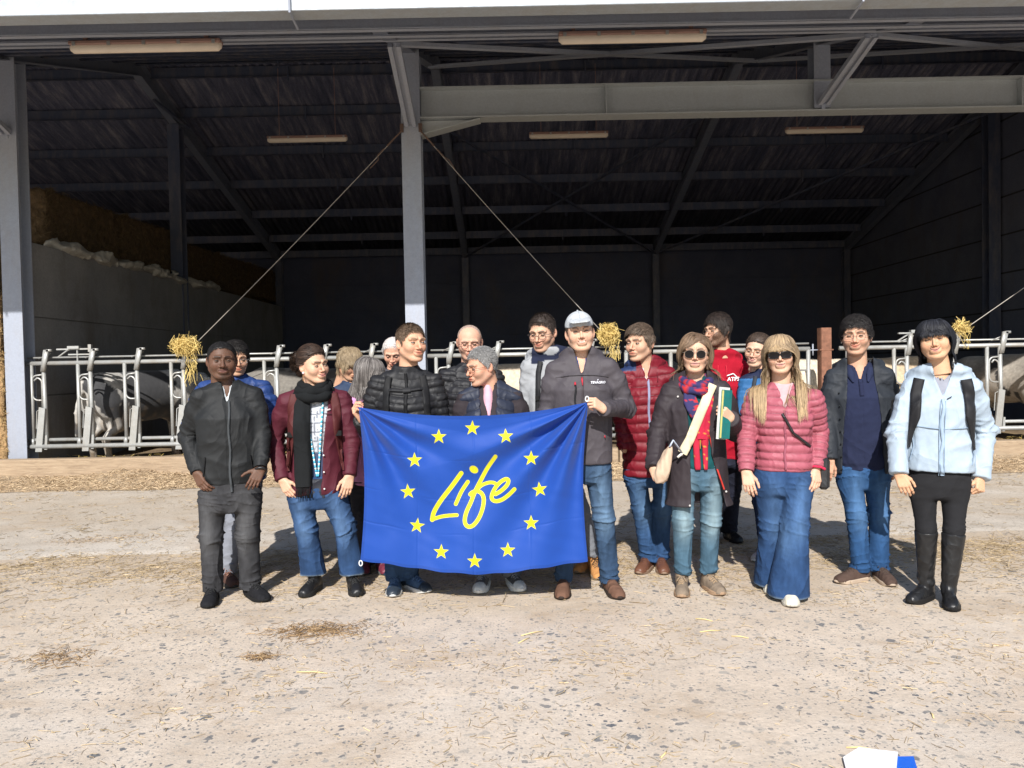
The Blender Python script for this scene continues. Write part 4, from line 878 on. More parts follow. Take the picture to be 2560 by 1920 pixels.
    mb.add(T(Vh), np.concatenate(q)); mb.c[-1] = np.clip(cc.reshape(-1, 3), .002, 1)
    mb.build(hs.get('name', 'hair'), HAIR, root, True, True)
# ------------------------------------------------------------------ glasses, cap
def glasses(root, C, M, sc, kind='round', col=(.02, .02, .02), hp={}):
    T = lambda X: (np.asarray(X, float) * sc) @ M.T + C
    fm = mat('glasses_frame_%s' % kind, col, .3, .4 if kind == 'metal' else 0, ba=0); mb = MB(); w = hp.get('w', 1.0)
    if kind == 'aviator': sh = lambda a: (.026 * math.cos(a), .021 * math.sin(a) - (.004 if math.sin(a) < 0 else 0))
    elif kind == 'sun': sh = lambda a: (.031 * np.sign(math.cos(a)) * abs(math.cos(a)) ** .7, .0195 * np.sign(math.sin(a)) * abs(math.sin(a)) ** .7)
    elif kind == 'metal': sh = lambda a: (.025 * np.sign(math.cos(a)) * abs(math.cos(a)) ** .6, .0150 * np.sign(math.sin(a)) * abs(math.sin(a)) ** .6)
    else: sh = lambda a: (.0235 * math.cos(a), .0205 * math.sin(a))
    rt = .0028 if kind == 'sun' else .0016 if kind in ('round',) else .0012
    oz = -.004
    yy = lambda x: -.104 + .0 + (abs(x) / .07) ** 2 * .020
    for s in (-1, 1):
        a = np.linspace(0, 2 * math.pi, 25); P = []
        for t in a:
            dx, dz = sh(t); x = s * .033 * w + dx; P.append((x, yy(x), oz + dz))
        mb.tube(T(P), rt * sc, 6, caps=False)
        xo = s * (.033 * w + .0245); mb.tube(T([(xo, yy(xo), oz + .008), (s * .071 * w, -.075, oz + .008), (s * .079 * w, -.02, oz + .006), (s * .080 * w, .010, oz + .004), (s * .078 * w, .022, oz - .012)]), rt * sc, 6)
    mb.tube(T([(-.010, yy(.01) - .001, oz + .004), (0, -.108, oz + .007), (.010, yy(.01) - .001, oz + .004)]), rt * sc, 6)
    if kind == 'aviator': mb.tube(T([(-.020, yy(.02), oz + .018), (0, -.105, oz + .018), (.020, yy(.02), oz + .018)]), rt * sc, 6)
    g = mb.build('glasses', fm, root, True)
    if kind in ('sun', 'aviator'):
        lm = mat('dark_lens', (.012, .010, .010), .25, ba=0, na=0, spec=.12)
        for s in (-1, 1):
            mb = MB(); a = np.linspace(0, 2 * math.pi, 24, endpoint=False); P = []
            for t in a:
                dx, dz = sh(t); x = s * .033 * w + dx; P.append((x, yy(x) - .0015, oz + dz))
            mb.prism(T(P), M @ np.array([0, .002, 0])); mb.build('lens', lm, g)
    return g
# ------------------------------------------------------------------ cloth helpers
def cloth(name, col, rough=.85, vc=True, **k):
    a = dict(ns=26, na=.10, bs=500, ba=.25, bd=.0015, sheen=.0, spec=.18, wk=.45); a.update(k); return mat(name, col, rough, vc=vc, **a)
CLOTH = cloth('woven_cloth', (.5, .5, .5)); NYLON = cloth('nylon_cloth', (.5, .5, .5), .66, spec=.28, bs=350, ba=.15, na=.06, wk=.5); PUFF = cloth('puffer_nylon', (.5, .5, .5), .55, spec=.3, bs=350, ba=.1, na=.05, wk=.22, wks=12); KNIT = cloth('knit_cloth', (.5, .5, .5), .95, bs=260, ba=.5, bd=.003)
DENIM = cloth('denim', (.5, .5, .5), .9, ns=60, na=.16, bs=700, ba=.35, stretch=(1, 1, .35), wk=.55, wks=6); LEATHER = cloth('leather', (.5, .5, .5), .42, spec=.45, bs=300, ba=.12, na=.1, wk=.3, wks=9); SUEDE = cloth('suede', (.5, .5, .5), .85, ns=40, na=.15); RUBBER = cloth('rubber_sole', (.5, .5, .5), .8, ns=20, na=.12, wk=0)
def folds(V, N, axis_pts, amp, wl, seed, focus=None, fw=.10):
    """wrinkles running across a limb; axis_pts polyline, focus = list of (arc length, weight)"""
    A = np.asarray(axis_pts, float); best = np.full(len(V), 9e9); s = np.zeros(len(V)); acc = 0; rel = np.zeros_like(V)
    for i in range(len(A) - 1):
        d = A[i + 1] - A[i]; L = np.linalg.norm(d); d = d / L; pa = V - A[i]; t = np.clip(pa @ d, 0 if i else -1e9, L if i < len(A) - 2 else 1e9); r = pa - t[:, None] * d; q = np.linalg.norm(r, axis=1)
        m = q < best; best = np.where(m, q, best); s = np.where(m, acc + t, s); rel = np.where(m[:, None], r, rel); acc += L
    side = nrm(np.cross(A[-1] - A[0], [0, 1, 0])); lat = rel @ side; out = np.zeros(len(V)); k = np.full(len(V), .22)
    for (p, wgt) in (focus or []): k = np.maximum(k, wgt * np.exp(-((s - p) / fw) ** 2))
    for q_, sg in ((0, 1), (1, -1), (2, .3)):
        ph = 2 * math.pi * s / wl * (1 + .12 * q_) + 3.4 * sn(V, 2.4, seed + 2 * q_) + lat * 24 * sg; rg = (1 - np.abs(np.sin(ph / 2))) ** 2.4
        m = np.clip(.15 + 1.15 * sn(V * [1, 1, 1.3], 4.2, seed + 3 + 4 * q_), 0, 1); out = np.maximum(out, (rg * 1.7 - .3) * m * k) if q_ else (rg * 1.7 - .3) * m * k
    return amp * out, s, rel
def quilt(s, pitch, amp, off=0.0): return amp * (np.abs(np.sin(math.pi * (s + off) / pitch)) ** .55 - .65)
class Torso:
    """frame and profile of a person's trunk"""
    def __init__(t, mh, ms, yaw, hw):
        t.o = np.asarray(mh, float); t.ms = np.asarray(ms, float); up = nrm(t.ms - t.o); r = rotz(R(yaw)) @ np.array([1.0, 0, 0]); bk = nrm(np.cross(up, r)); r = np.cross(bk, up); t.M = np.stack([r, bk, up], 1); t.L = float(np.linalg.norm(t.ms - t.o)); t.hw = hw
    def loc(t, P): return (P - t.o) @ t.M
    def wld(t, x, y, z): return t.o + t.M @ np.array([x, y, z], float)
def top_sdf(T, arms, g):
    """garment for trunk and sleeves. g: hem, A (hem, hip, waist, chest), B, rs sleeve radii, off extra thickness"""
    L = T.L; of = g.get('off', 0.0); hem = g['hem']; A = [a + of for a in g['A']]; B = [b + of for b in g.get('B', (.125, .125, .12, .13))]; hw = T.hw
    ks = [hem, min(hem + .05, 0), .42 * L, .76 * L, .96 * L, L + .075]
    if ks[1] <= ks[0]: ks[1] = ks[0] + .02
    a = [A[0], A[1], A[2], A[3], min(A[3] * .78, hw * .80 + of), .062 + of]; b = [B[0], B[1], B[2], B[3], .085 + of, .060 + of]; rsh = min(g.get('rs', (.072,))[0], g.get('rsh', .056)) + of; arm3 = []
    for (S_, E_, W_) in arms: arm3.append((S_, np.asarray(S_) * .62 + np.asarray(E_) * .38, E_, W_))
    cy = [0, 0, 0, -.005, .008, .02]; bel = g.get('belly', 0.0); cy[2] -= bel; 
    rs = [r * k_ + of for r, k_ in zip(g.get('rs', (.072, .056, .045)), (.75, .82, .92))]; col = g.get('collar', 'none'); ch = g.get('ch', .085); V0 = g.get('v', 0.0); op = g.get('open'); bust = g.get('bust', 0)
    def f(P):
        q = (P - T.o.astype(np.float32)) @ T.M.astype(np.float32); x, y, s = q[:, 0], q[:, 1], q[:, 2]
        d = loft(P, T.o, T.M, ks, [0] * 6, cy, a, b, 2.35, .012)
        for sg in (-1, 1):
            d = smin(d, cap(q, (sg * .03, .014, L + .052), (sg * hw, 0, L - .020), min(.050, rsh) + of * 0, rsh), .05)
            if bust: d = smin(d, ell(q, (sg * .075, -b[3] * .62, .70 * L), (.075, bust, .07)), .05)
        for k, (S, Md, E, Wr) in enumerate(arm3):
            if g.get('sleeveless'): continue
            d = smin(d, smin(cap(P, np.asarray(S) + (0, 0, -.02), Md, rsh, rs[0]), cap(P, Md, E, rs[0], rs[1]), .03), .03)
            fd = nrm(np.asarray(Wr) - E).astype(np.float32); e = cap(P, E, np.asarray(Wr) + fd * .03, rs[1], rs[2]); e = smax(e, (P - np.asarray(Wr, np.float32)) @ fd - g.get('cuff', 0.0), .006); d = smin(d, e, .014 if not g.get('blend') else .03)
        topz = L + ch + .30 * y; neck = np.sqrt((x / .062) ** 2 + ((y - .018) / .064) ** 2)
        if col in ('stand', 'puffy'):
            c = (np.sqrt((x / (g.get('cr', .080) + of)) ** 2 + ((y - .016) / (g.get('cr', .080) + .002 + of)) ** 2) - 1) * .08; c = smax(c, s - topz, .008); c = smax(c, L - .01 - s, .01); d = smin(d, c, .025)
        if col == 'hood' or col == 'hoodup':
            hc = np.array([0, .055, L + .045 + g.get('hz', 0)], np.float32); p = q - hc; ct, st = math.cos(.42), math.sin(.42); p = np.stack([p[:, 0], p[:, 1] * ct + p[:, 2] * -st, p[:, 1] * st + p[:, 2] * ct], 1)
            rr = np.sqrt((p[:, 0] / g.get('hr', .105)) ** 2 + (p[:, 1] / .098) ** 2); c = np.sqrt(((rr - 1) * .1) ** 2 + p[:, 2] ** 2) - (g.get('ht', .036) + .012 * (p[:, 1] > 0)); c = c + .006 * sn(q, 9, 4); d = smin(d, c, .025)
        hole = smax((neck - 1) * .062, (L + g.get('nb', .020) + .55 * y) - s, .01); d = smax(d, -hole, .006)
        if V0 > 0:
            wv = np.clip((s - (L - V0)) / (V0 + .10), 0, 1) * g.get('vw', .06); d = smax(d, -np.maximum(np.abs(x - g.get('vx', 0)) - wv, y + .0), .006)
        if op is not None:
            xl = np.interp(s, op[0], op[1]); xr = np.interp(s, op[0], op[2]); d = smax(d, -np.maximum.reduce([xl - x, x - xr, y - .02]).astype(np.float32), .008)
        return d
    return f
def arm_index(V, arms, T, g):
    """-1 trunk, 0/1 sleeves"""
    d0 = np.full(len(V), 9.0); idx = np.full(len(V), -1); q = T.loc(V); dt = np.abs(q[:, 0]) - T.hw * .93; best = np.where(dt < 0, dt - .0, dt)
    for k, (S, E, Wr) in enumerate(arms):
        d = np.minimum(cap(V, S, E, .07, .055), cap(V, E, Wr, .055, .045)); out = d < .025
        inside = (np.abs(q[:, 0]) < g['A'][3] * 1.0) & (d > -.005) & (q[:, 2] < T.L * .85); idx = np.where(out & ~inside & ((np.sign(q[:, 0]) == (-1, 1)[k]) | (d < .01)), k, idx)
    return idx
def make_top(root, name, T, arms, g, sp):
    f = top_sdf(T, arms, g); pts = [T.wld(x, y, s) for x in (-.26, .26) for y in (-.24, .24) for s in (g['hem'] - .04, T.L + .17)]
    if not g.get('sleeveless'): pts += [p for a in arms for p in a]
    pts = np.array(pts); V, Q = snet(f, pts.min(0) - .07, pts.max(0) + .07, g.get('h', .0068 if g.get('style') == 'puffer' else .0085)); N = vnorm(V, Q); q = T.loc(V); L = T.L; x, y, s = q.T; seed = g.get('seed', 1); idx = arm_index(V, arms, T, g) if not g.get('sleeveless') else np.full(len(V), -1)
    disp = np.zeros(len(V)); st = g.get('style', 'plain'); wa = g.get('wr', .011); qs = np.zeros(len(V)); tr = idx < 0
    if st == 'puffer':
        pt = g.get('pitch', .058); curve = s + g.get('qc', .0) * np.abs(x) + .005 * sn(V, 2.5, seed); hi = np.clip((L + .02 - s) / .05, 0, 1); disp += np.where(tr, quilt(curve, pt, .014) * (.3 + .7 * hi), 0); qs = np.where(tr, curve, qs); disp += .0018 * sn(V * [1, 1, 1.2], 8, seed)
    else:
        # trunk folds: soft diagonals towards the waist and hem
        ph = 2 * math.pi * (s * .9 + np.abs(x) * .75 * math.cos(seed) + .05 * sn(V, 2.2, seed)) / .15; rg = (1 - np.abs(np.sin(ph / 2))) ** 1.8; m = np.clip(.25 + .9 * sn(V, 1.7, seed + 1), 0, 1) * (.35 + .65 * np.clip((.75 * L - s) / .3, 0, 1)); disp += np.where(tr, wa * .9 * (rg * 1.4 - .3) * m, 0)
        ph = 2 * math.pi * (x + .06 * sn(V, 1.5, seed + 5)) / .13; rg = (1 - np.abs(np.sin(ph / 2))) ** 1.6; disp += np.where(tr, wa * .55 * (rg - .3) * np.clip(.2 + sn(V, 1.3, seed + 7), 0, 1), 0)
        if g.get('rib'): 
            k = np.clip((g['hem'] + .055 - s) / .02, 0, 1) * tr; disp -= k * .008; 
    for k, (S, E, Wr) in enumerate(arms):
        if g.get('sleeveless'): break
        S, E, Wr = map(np.asarray, (S, E, Wr)); l1 = np.linalg.norm(E - S); l2 = np.linalg.norm(Wr - E); dd, sa, _ = folds(V, N, [S, E, Wr], wa * 1.25, g.get('wl', .062), seed + k * 3, [(l1, 1.0), (l1 + l2, .8), (l1 * .15, .5)], .11); mk = idx == k
        if st == 'puffer': disp = np.where(mk, quilt(sa, g.get('pitch', .058) * .92, .013) + .0018 * sn(V, 9, seed + k), disp); qs = np.where(mk, sa, qs)
        else: disp = np.where(mk, dd, disp)
        cu = g.get('cuffw', .035); k2 = np.clip((sa - (l1 + l2 - cu)) / .012, 0, 1) * mk; disp = disp * (1 - .8 * k2) - (.006 if g.get('rib') or st == 'puffer' else -.002) * k2
    # blur the displacement across the sleeve boundary
    for _ in range(2):
        a = np.zeros(len(V)); c_ = np.zeros(len(V))
        for i_, j_ in ((0, 1), (1, 2), (2, 3), (3, 0)):
            a += np.bincount(Q[:, i_], disp[Q[:, j_]], len(V)) + np.bincount(Q[:, j_], disp[Q[:, i_]], len(V)); c_ += np.bincount(Q[:, i_], minlength=len(V)) + np.bincount(Q[:, j_], minlength=len(V))
        disp = .88 * disp + .12 * a / np.maximum(c_, 1) if st == 'puffer' else .5 * disp + .5 * a / np.maximum(c_, 1)
    if st != 'puffer': disp -= .003
    disp += .0010 * sn(V, 22, seed)
    V2 = V + N * disp[:, None]; c = np.array(g['col'], float) * np.ones((len(V), 3))
    if 'colf' in g: c = g['colf'](c, x, y, s, idx, V, T)
    if st == 'puffer': groove = np.clip(1 - np.abs(np.sin(math.pi * qs / g.get('pitch', .058))) / .30, 0, 1); c = c * (1 - .50 * groove[:, None])  # shade in the quilting grooves painted as darker colour
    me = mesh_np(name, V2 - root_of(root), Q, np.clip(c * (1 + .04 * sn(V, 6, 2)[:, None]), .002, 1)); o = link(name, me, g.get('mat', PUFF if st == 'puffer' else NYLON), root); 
    if g.get('label'): o['label'] = g['label']
    T.f = f; T.disp = .004; return o, f
def front_pts(T, f, xs, ss, off=0.0, y0=-.36, y1=.12):
    xs = np.asarray(xs, float); ss = np.asarray(ss, float); ys = np.linspace(y0, y1, 161); n = len(xs); G = np.stack([np.repeat(xs, 161), np.tile(ys, n), np.repeat(ss, 161)], 1); F = f((G @ T.M.T + T.o).astype(np.float32)).reshape(n, 161)
    hit = F < 0; k = np.argmax(hit, 1); k = np.where(hit.any(1), np.maximum(k, 1), 80); i = np.arange(n); t = F[i, k - 1] / np.maximum(F[i, k - 1] - F[i, k], 1e-6); y = ys[k - 1] + np.clip(t, 0, 1) * (ys[1] - ys[0]); return np.stack([xs, y - off, ss], 1) @ T.M.T + T.o
def strip(mb, T, f, path, w, th=.006, off=.004, n=40, col=None, step_w=3, wave=0):
    path = np.asarray(path, float); seg = np.r_[0, np.cumsum(np.linalg.norm(np.diff(path, axis=0), axis=1))]; u = np.linspace(0, seg[-1], n); x = np.interp(u, seg, path[:, 0]); s = np.interp(u, seg, path[:, 1]); w = np.interp(u, seg, np.broadcast_to(w, (len(path),)))
    dx = np.gradient(x); ds = np.gradient(s); l = np.hypot(dx, ds) + 1e-9; nx, nn = -ds / l, dx / l; V = []; m = step_w
    for k in range(m):
        t = k / (m - 1) - .5; edge = 1 - (2 * abs(t)) ** 2; V.append(front_pts(T, f, x + nx * w * t, s + nn * w * t, off + th * (.6 + .4 * edge) + wave * math.sin(k * 2.3)))
    back = [front_pts(T, f, x + nx * w * t, s + nn * w * t, off - .004) for t in (-.5, .5)]
    rows = [back[0]] + V + [back[1]]; A = np.stack(rows, 1); r = len(rows); i = np.arange(n - 1)[:, None] * r; q = np.concatenate([i + [j, j + 1, r + j + 1, r + j] for j in range(r - 1)]); mb.add(A.reshape(-1, 3), q, col); return mb
def text_on(root, T, f, txt, x0, s0, size, col, off=.010, shear=0, name='print'):
    cu = bpy.data.curves.new('txt', 'FONT'); cu.body = txt; cu.size = size; cu.shear = shear; cu.resolution_u = 2; cu.offset = size * .02; ob = bpy.data.objects.new('txt', cu); COL.objects.link(ob); dg = bpy.context.evaluated_depsgraph_get(); me = ob.evaluated_get(dg).to_mesh()
    V = np.array([v.co[:] for v in me.vertices]); Fs = [list(p.vertices) for p in me.polygons]; bpy.data.objects.remove(ob)
    P = front_pts(T, f, x0 + V[:, 0], s0 + V[:, 1], off); m2 = bpy.data.meshes.new(name); m2.from_pydata((P - root_of(root)).tolist(), [], Fs); return link(name, m2, mat('print_' + name, col, .7, ba=0, na=.02), root)
def make_trousers(root, name, mh, Mt, legs, g):
    """legs: ((hip, knee, ankle), ...)"""
    rt, rk, ra = g['r']; rt *= .94; rk *= .91; ra *= .94; hA, hB = g.get('hip', (.165, .115)); zc = [l[2][2] + g.get('hemz', -.02) for l in legs]; wst = g.get('waist', .10); seed = g.get('seed', 1); ez = g.get('ez', 1.0)
    def f(P):
        d = loft(P, mh, Mt, [-.13, -.04, .04, wst], [0] * 4, [0.0, .005, .005, 0], [hA * .93, hA, hA * .97, hA * .88], [hB * .8, hB, hB * .98, hB * .9], 2.3, .03)
        for (H, K, An), z in zip(legs, zc):
            H2 = np.asarray(H) + (0, 0, -.03); e = cap(P, H2, K, rt, rk); e = smin(e, cap(P, K, np.asarray(An) + (0, 0, -.04), rk, ra), .03); e = smax(e, (z + g.get('hemn', .004) * 0 - P[:, 2]).astype(np.float32), .006); d = smin(d, e, .02) if P is None else smin(d, e, .022)
        return d
    pts = np.array([p for l in legs for p in l] + [mh + (0, 0, wst), mh]); r = max(rt, ra, hA) + .05; V, Q = snet(f, pts.min(0) - r, pts.max(0) + (r, r, .06), g.get('h', .0085)); N = vnorm(V, Q); disp = np.zeros(len(V)); c = np.array(g['col'], float) * np.ones((len(V), 3)); wa = g.get('wr', .010); best = np.full(len(V), 9.)
    for k, (H, K, An) in enumerate(legs):
        H, K, An = map(np.asarray, (H, K, An)); l1 = np.linalg.norm(K - H); l2 = np.linalg.norm(An - K); dd, s, rel = folds(V, N, [H, K, An], wa * 1.2, g.get('wl', .065), seed + 5 * k, [(l1 * .98, .9), (l1 + l2 * .93, g.get('stack', 1.0)), (0.03, .7)], .09); r_ = np.linalg.norm(rel, axis=1); m = r_ < best; best = np.minimum(best, r_); 
        vert = wa * .45 * sn(V * [1, 1, .12], 5, seed + k); disp = np.where(m, dd + vert * np.clip(s / .2, 0, 1), disp)
        fr = np.exp(-(rel[:, 0] / .05) ** 2) * (rel[:, 1] < 0) * (.6 * np.exp(-((s - l1 * .55) / .20) ** 2) + .5 * np.exp(-((s - l1 * 1.05) / .09) ** 2)); fade = np.array(g.get('fade', g['col'])); kk = (fr * m)[:, None]; c = np.where(m[:, None], c * (1 - kk) + fade * kk, c)
        outer = np.exp(-((np.abs(rel[:, 1]) ) / .0045) ** 2) * (rel[:, 0] * (-1, 1)[k] > 0) * m; c = c * (1 - .35 * outer[:, None]); disp = disp + .0015 * outer
    hemd = np.minimum.reduce([np.abs(V[:, 2] - z) for z in zc]); 
    if g.get('hemcol') is not None: k = np.exp(-(hemd / .008) ** 2)[:, None]; c = c * (1 - k) + np.array(g['hemcol']) * k
    elif g.get('denim'): k = np.exp(-((hemd - .018) / .004) ** 2)[:, None]; c = c * (1 - .35 * k)
    if g.get('denim'): c = c * (1 + .13 * sn(V * [1, 1, .3], 16, seed)[:, None]) * (1 + np.clip(disp / max(wa, 1e-4), -.5, 1)[:, None] * .22)
    me = mesh_np(name, V + N * disp[:, None] - root_of(root), Q, np.clip(c, .002, 1)); o = link(name, me, g.get('mat', DENIM if g.get('denim') else CLOTH), root); return o, f
def make_shoe(root, toe, yaw, g, ankle_dir, name='shoe'):
    """toe: ground point below the toe tip"""
    L = g.get('L', .275); w = g.get('w', .048); sole = g.get('sole', .024); hi = g.get('hi', .10); a = R(yaw); fw = np.array([math.sin(a), -math.cos(a), 0]); rt = np.array([math.cos(a), math.sin(a), 0]); heel = toe - fw * L; Mx = np.stack([rt, np.array([0, 0, 1.0]), fw], 1)
    st = g.get('type', 'trainer'); tb = g.get('toeh', .052)
    ks = [.0, .03, .08, .14, .19, .235, L * .985, L]; ks = [k * L / .275 for k in ks[:6]] + ks[6:]; wid = [w * .55, w * .72, w * .74, w * .86, w * 1.0, w * .93, w * .62, w * .35]; ht = [.085, .095, .092, .078, .064, tb, tb * .72, tb * .45]
    def f(P):
        q = (P - heel.astype(np.float32)) @ Mx.astype(np.float32); k = q[:, 2]; h = np.interp(k, ks, ht); W_ = np.interp(k, ks, wid); cx = np.interp(k, ks, [0, 0, 0, .002, .004, .004, .002, 0])
        u = np.abs(q[:, 0] - cx) / W_; v = np.abs(q[:, 1] - sole * .4) / h; d = ((u ** 2.5 + v ** 2.3) ** (1 / 2.4) - 1) * np.minimum(W_, h); d = smax(d, np.maximum(-k, k - L), .02); d = smax(d, (sole * .6 - q[:, 1]), .004); return smin(d, shaft(P), .02).astype(np.float32)
    an = heel + fw * .062 + (0, 0, .075); shin = nrm(ankle_dir)
    def shaft(P): 
        e = cap(P, an, an + shin * (hi - .03), .040, g.get('sr', .043)); return smax(e, (P - (an + shin * (hi - .045)).astype(np.float32)) @ shin.astype(np.float32), .004)
    top = an + shin * hi; pts = np.array([heel, toe, top, heel + (0, 0, .1)]); V, Q = snet(f, pts.min(0) - .075, pts.max(0) + .07, .0058); N = vnorm(V, Q); q = (V - heel) @ Mx; c = np.array(g['col'], float) * np.ones((len(V), 3)); dsp = .0010 * sn(V, 25, 3)
    crease = .0022 * (1 - np.abs(np.sin(q[:, 2] * 170 + q[:, 0] * 20))) * np.exp(-((q[:, 2] - L * .68) / .02) ** 2) * (q[:, 1] > .03); dsp = dsp - crease
    if hi > .2: dsp += .006 * sn(V * [1, 1, 3], 5, 4) * np.clip((.22 - V[:, 2]) / .08, 0, 1) * (V[:, 2] > .07)
    if g.get('col2') is not None: k = ((q[:, 2] < L * .28) | (q[:, 2] > L * .78) | (q[:, 1] < sole + .012)); c[k] = g['col2']
    if g.get('elastic') is not None: k = np.exp(-((q[:, 2] - .068) / .018) ** 2) * (q[:, 1] > .055) * (np.abs(q[:, 0]) > .02); c = c * (1 - k[:, None]) + np.array(g['elastic']) * k[:, None]
    o = link(name, mesh_np(name, V + N * dsp[:, None] - root_of(root), Q, np.clip(c, .003, 1)), g.get('mat', LEATHER), root)
    # sole
    mb = MB(); n = 40; out = []
    for i in range(n):
        t = 2 * math.pi * i / n; k = L / 2 - (L / 2 + .006) * math.cos(t); ww = np.interp(k, ks, wid) * 1.09 + .002; s = abs(math.sin(t)) ** .45 * (1 if math.sin(t) >= 0 else -1); out.append((ww * s + .003, k))
    def ring(z, sc): return [heel + rt * (x * sc) + fw * (L / 2 + (k - L / 2) * sc) + (0, 0, z + (.010 * max(0, (k - L * .8) / (L * .2)) if z < .01 else 0)) for x, k in out]
    zz = [(.001, .95), (.006, 1.0), (sole * .9, 1.01), (sole + .004, .955)]; Vs = np.concatenate([ring(z, s) for z, s in zz] + [[heel + fw * L / 2 + (0, 0, .001)], [heel + fw * L / 2 + (0, 0, sole)]]); j = np.arange(n); kk = (j + 1) % n; q = np.concatenate([np.stack([r * n + j, r * n + kk, (r + 1) * n + kk, (r + 1) * n + j], 1) for r in range(3)]); t3 = np.vstack([np.stack([np.full(n, 4 * n), kk, j], 1), np.stack([np.full(n, 4 * n + 1), 3 * n + j, 3 * n + kk], 1)])
    mb.add(Vs, [q, t3], g.get('solec', (.03, .03, .03))); mb.build('sole', RUBBER, o, False, True)
    if g.get('lace') is not None:
        mb = MB(); nl = g.get('nl', 5)
        for i in range(nl):
            k = L * (.66 - .075 * i); hgt = float(np.interp(k, ks, ht)) + .003 + sole * .35 + .004 * max(0, i - 3); wl = .021
            if i > 3: hgt += .012 * (i - 3)
            c0 = heel + fw * k; A_ = [c0 + rt * sg * wl + fw * .006 * sg + (0, 0, hgt - .010) for sg in (-1, 1)]; mb.tube([A_[0], c0 + (0, 0, hgt + .002), A_[1]], .0028, 6); A_ = [c0 + rt * sg * wl - fw * .006 * sg + (0, 0, hgt - .010) for sg in (-1, 1)]; mb.tube([A_[0], c0 + (0, 0, hgt + .003), A_[1]], .0028, 6)
        c0 = heel + fw * L * .40 + (0, 0, float(np.interp(L * .40, ks, ht)) + .012 + (.01 if hi > .1 else 0))
        for sg in (-1, 1): mb.tube([c0, c0 + rt * sg * .022 + fw * .008 + (0, 0, .008), c0 + rt * sg * .032 + fw * .015, c0 + rt * sg * .02 + fw * .005 + (0, 0, -.004)], .0026, 6); mb.tube([c0, c0 + rt * sg * .018 + fw * .03 + (0, 0, -.008), c0 + rt * sg * .03 + fw * .045 + (0, 0, -.022)], .0024, 6)
        mb.build('laces', mat('lace_%.2f' % g['lace'][0], g['lace'], .8, ba=0), o, True)
    return o
def pxp(p, d): return W(p[0], p[1], d + (p[2] if len(p) > 2 else 0))
def make_person(sp):
    d = sp['d']; va = -math.degrees(math.atan((sp['head'][0] - CXP) / FPX)); yaw = sp.get('yaw', 0) + .8 * va; ty = math.tan(R(yaw)); s0, s1 = sp['sh']; Sm = np.array([(s0[0] + s1[0]) / 2, (s0[1] + s1[1]) / 2]); lean = sp.get('lean', 0.0)
    S = [pxp(s0, d - lean), pxp(s1, d - lean)]; half = (S[1][0] - S[0][0]) / 2; S[0] = pxp((s0[0], s0[1]), d - lean - half * ty); S[1] = pxp((s1[0], s1[1]), d - lean + half * ty); ms = (S[0] + S[1]) / 2; hw = np.linalg.norm(S[1] - S[0]) / 2
    h0, h1 = sp['hip']; H = [pxp(h0, d), pxp(h1, d)]; hh = (H[1][0] - H[0][0]) / 2; H = [pxp(h0, d - hh * ty * .6), pxp(h1, d + hh * ty * .6)]; mh = (H[0] + H[1]) / 2
    feet = []; ank = []
    for (sx, fd, fy) in sp['feet']:
        t = GX(sx, fd); fy = fy + .9 * va; feet.append((t, fy)); a = R(fy); fw = np.array([math.sin(a), -math.cos(a), 0]); ank.append(t - fw * (sp['shoe'].get('L', .275) - .062) + (0, 0, .085))
    root = thing('person', sp['label'], 'person', ((ank[0][0] + ank[1][0]) / 2, (ank[0][1] + ank[1][1]) / 2, 0), sp.get('group'))
    T = Torso(mh, ms, yaw, hw); T.root = root
    arms = []
    for k, sg in ((0, -1), (1, 1)):
        e = sp.get('el', (None, None))[k]; w = sp.get('wr', (None, None))[k]; E = pxp(e, d) - np.array([sg * .012, 0, 0]) if e else S[k] + np.array([sg * .05, .03, -.27]); Wp = pxp(w, d) if w else E + np.array([-sg * .01, -.07, -.24]); arms.append((S[k], E, Wp))
    T.arms = arms
    hx, tp, chn = sp['head']; dh = d - lean - .02 + sp.get('hd', 0); hsz = sp.get('hs', 1.04); C = W(hx, (tp + chn) / 2 + sp.get('hoff', 0), dh); M = basis(sp.get('hyaw', 0) + va * sp.get('va', 1), sp.get('hpitch', 0), sp.get('hroll', 0))
    hp = dict(sp.get('hp', {})); hp['w'] = hp.get('w', 1.0) * 1.06; mb = MB(); sk = sp['skin'] if sp['skin'][0] < .3 else tuple(np.array(sp['skin']) * (.97, .93, .85)); make_head(mb, hp, C, M, hsz, sk)
    # neck, trunk and limbs below the clothes
    nb = ms + (0, .02, .0); Lh = [sp['hands'][0], sp['hands'][1]]
    nbase = C + M @ np.array([0, .030, -.06]) * hsz
    def fb(P):
        q = cap(P, nbase, nb + (0, 0, .03), .052, .060); q = smin(q, loft(P, T.o, T.M, [-.08, 0, .45 * T.L, .8 * T.L, T.L + .02], [0] * 5, [0, 0, 0, 0, .012], [.12, .12, .105, .115, .06], [.075, .08, .07, .08, .045], 2.2, .03), .05)
        for k in (0, 1):
            q = smin(q, cap(P, nb + (0, 0, -.015), arms[k][0] + (0, 0, -.045), .045, .030), .03); q = smin(q, cap(P, arms[k][0] + (0, 0, -.045), arms[k][1], .030, .028), .02); q = smin(q, cap(P, arms[k][1], arms[k][2], .028, .024), .02); q = smin(q, cap(P, H[k] * .0 + H[k], (H[k] + ank[k]) / 2, .065, .045), .03); q = smin(q, cap(P, (H[k] + ank[k]) / 2, ank[k], .045, .033), .02)
        return q
    pts = np.array([p for a in arms for p in a] + H + ank + [C]); Vb, Qb = snet(fb, pts.min(0) - .12, pts.max(0) + (.12, .12, -.06), .013); mb.add(Vb, Qb); mb.c[-1] = np.tile(np.array(sk) * .97, (len(Vb), 1))
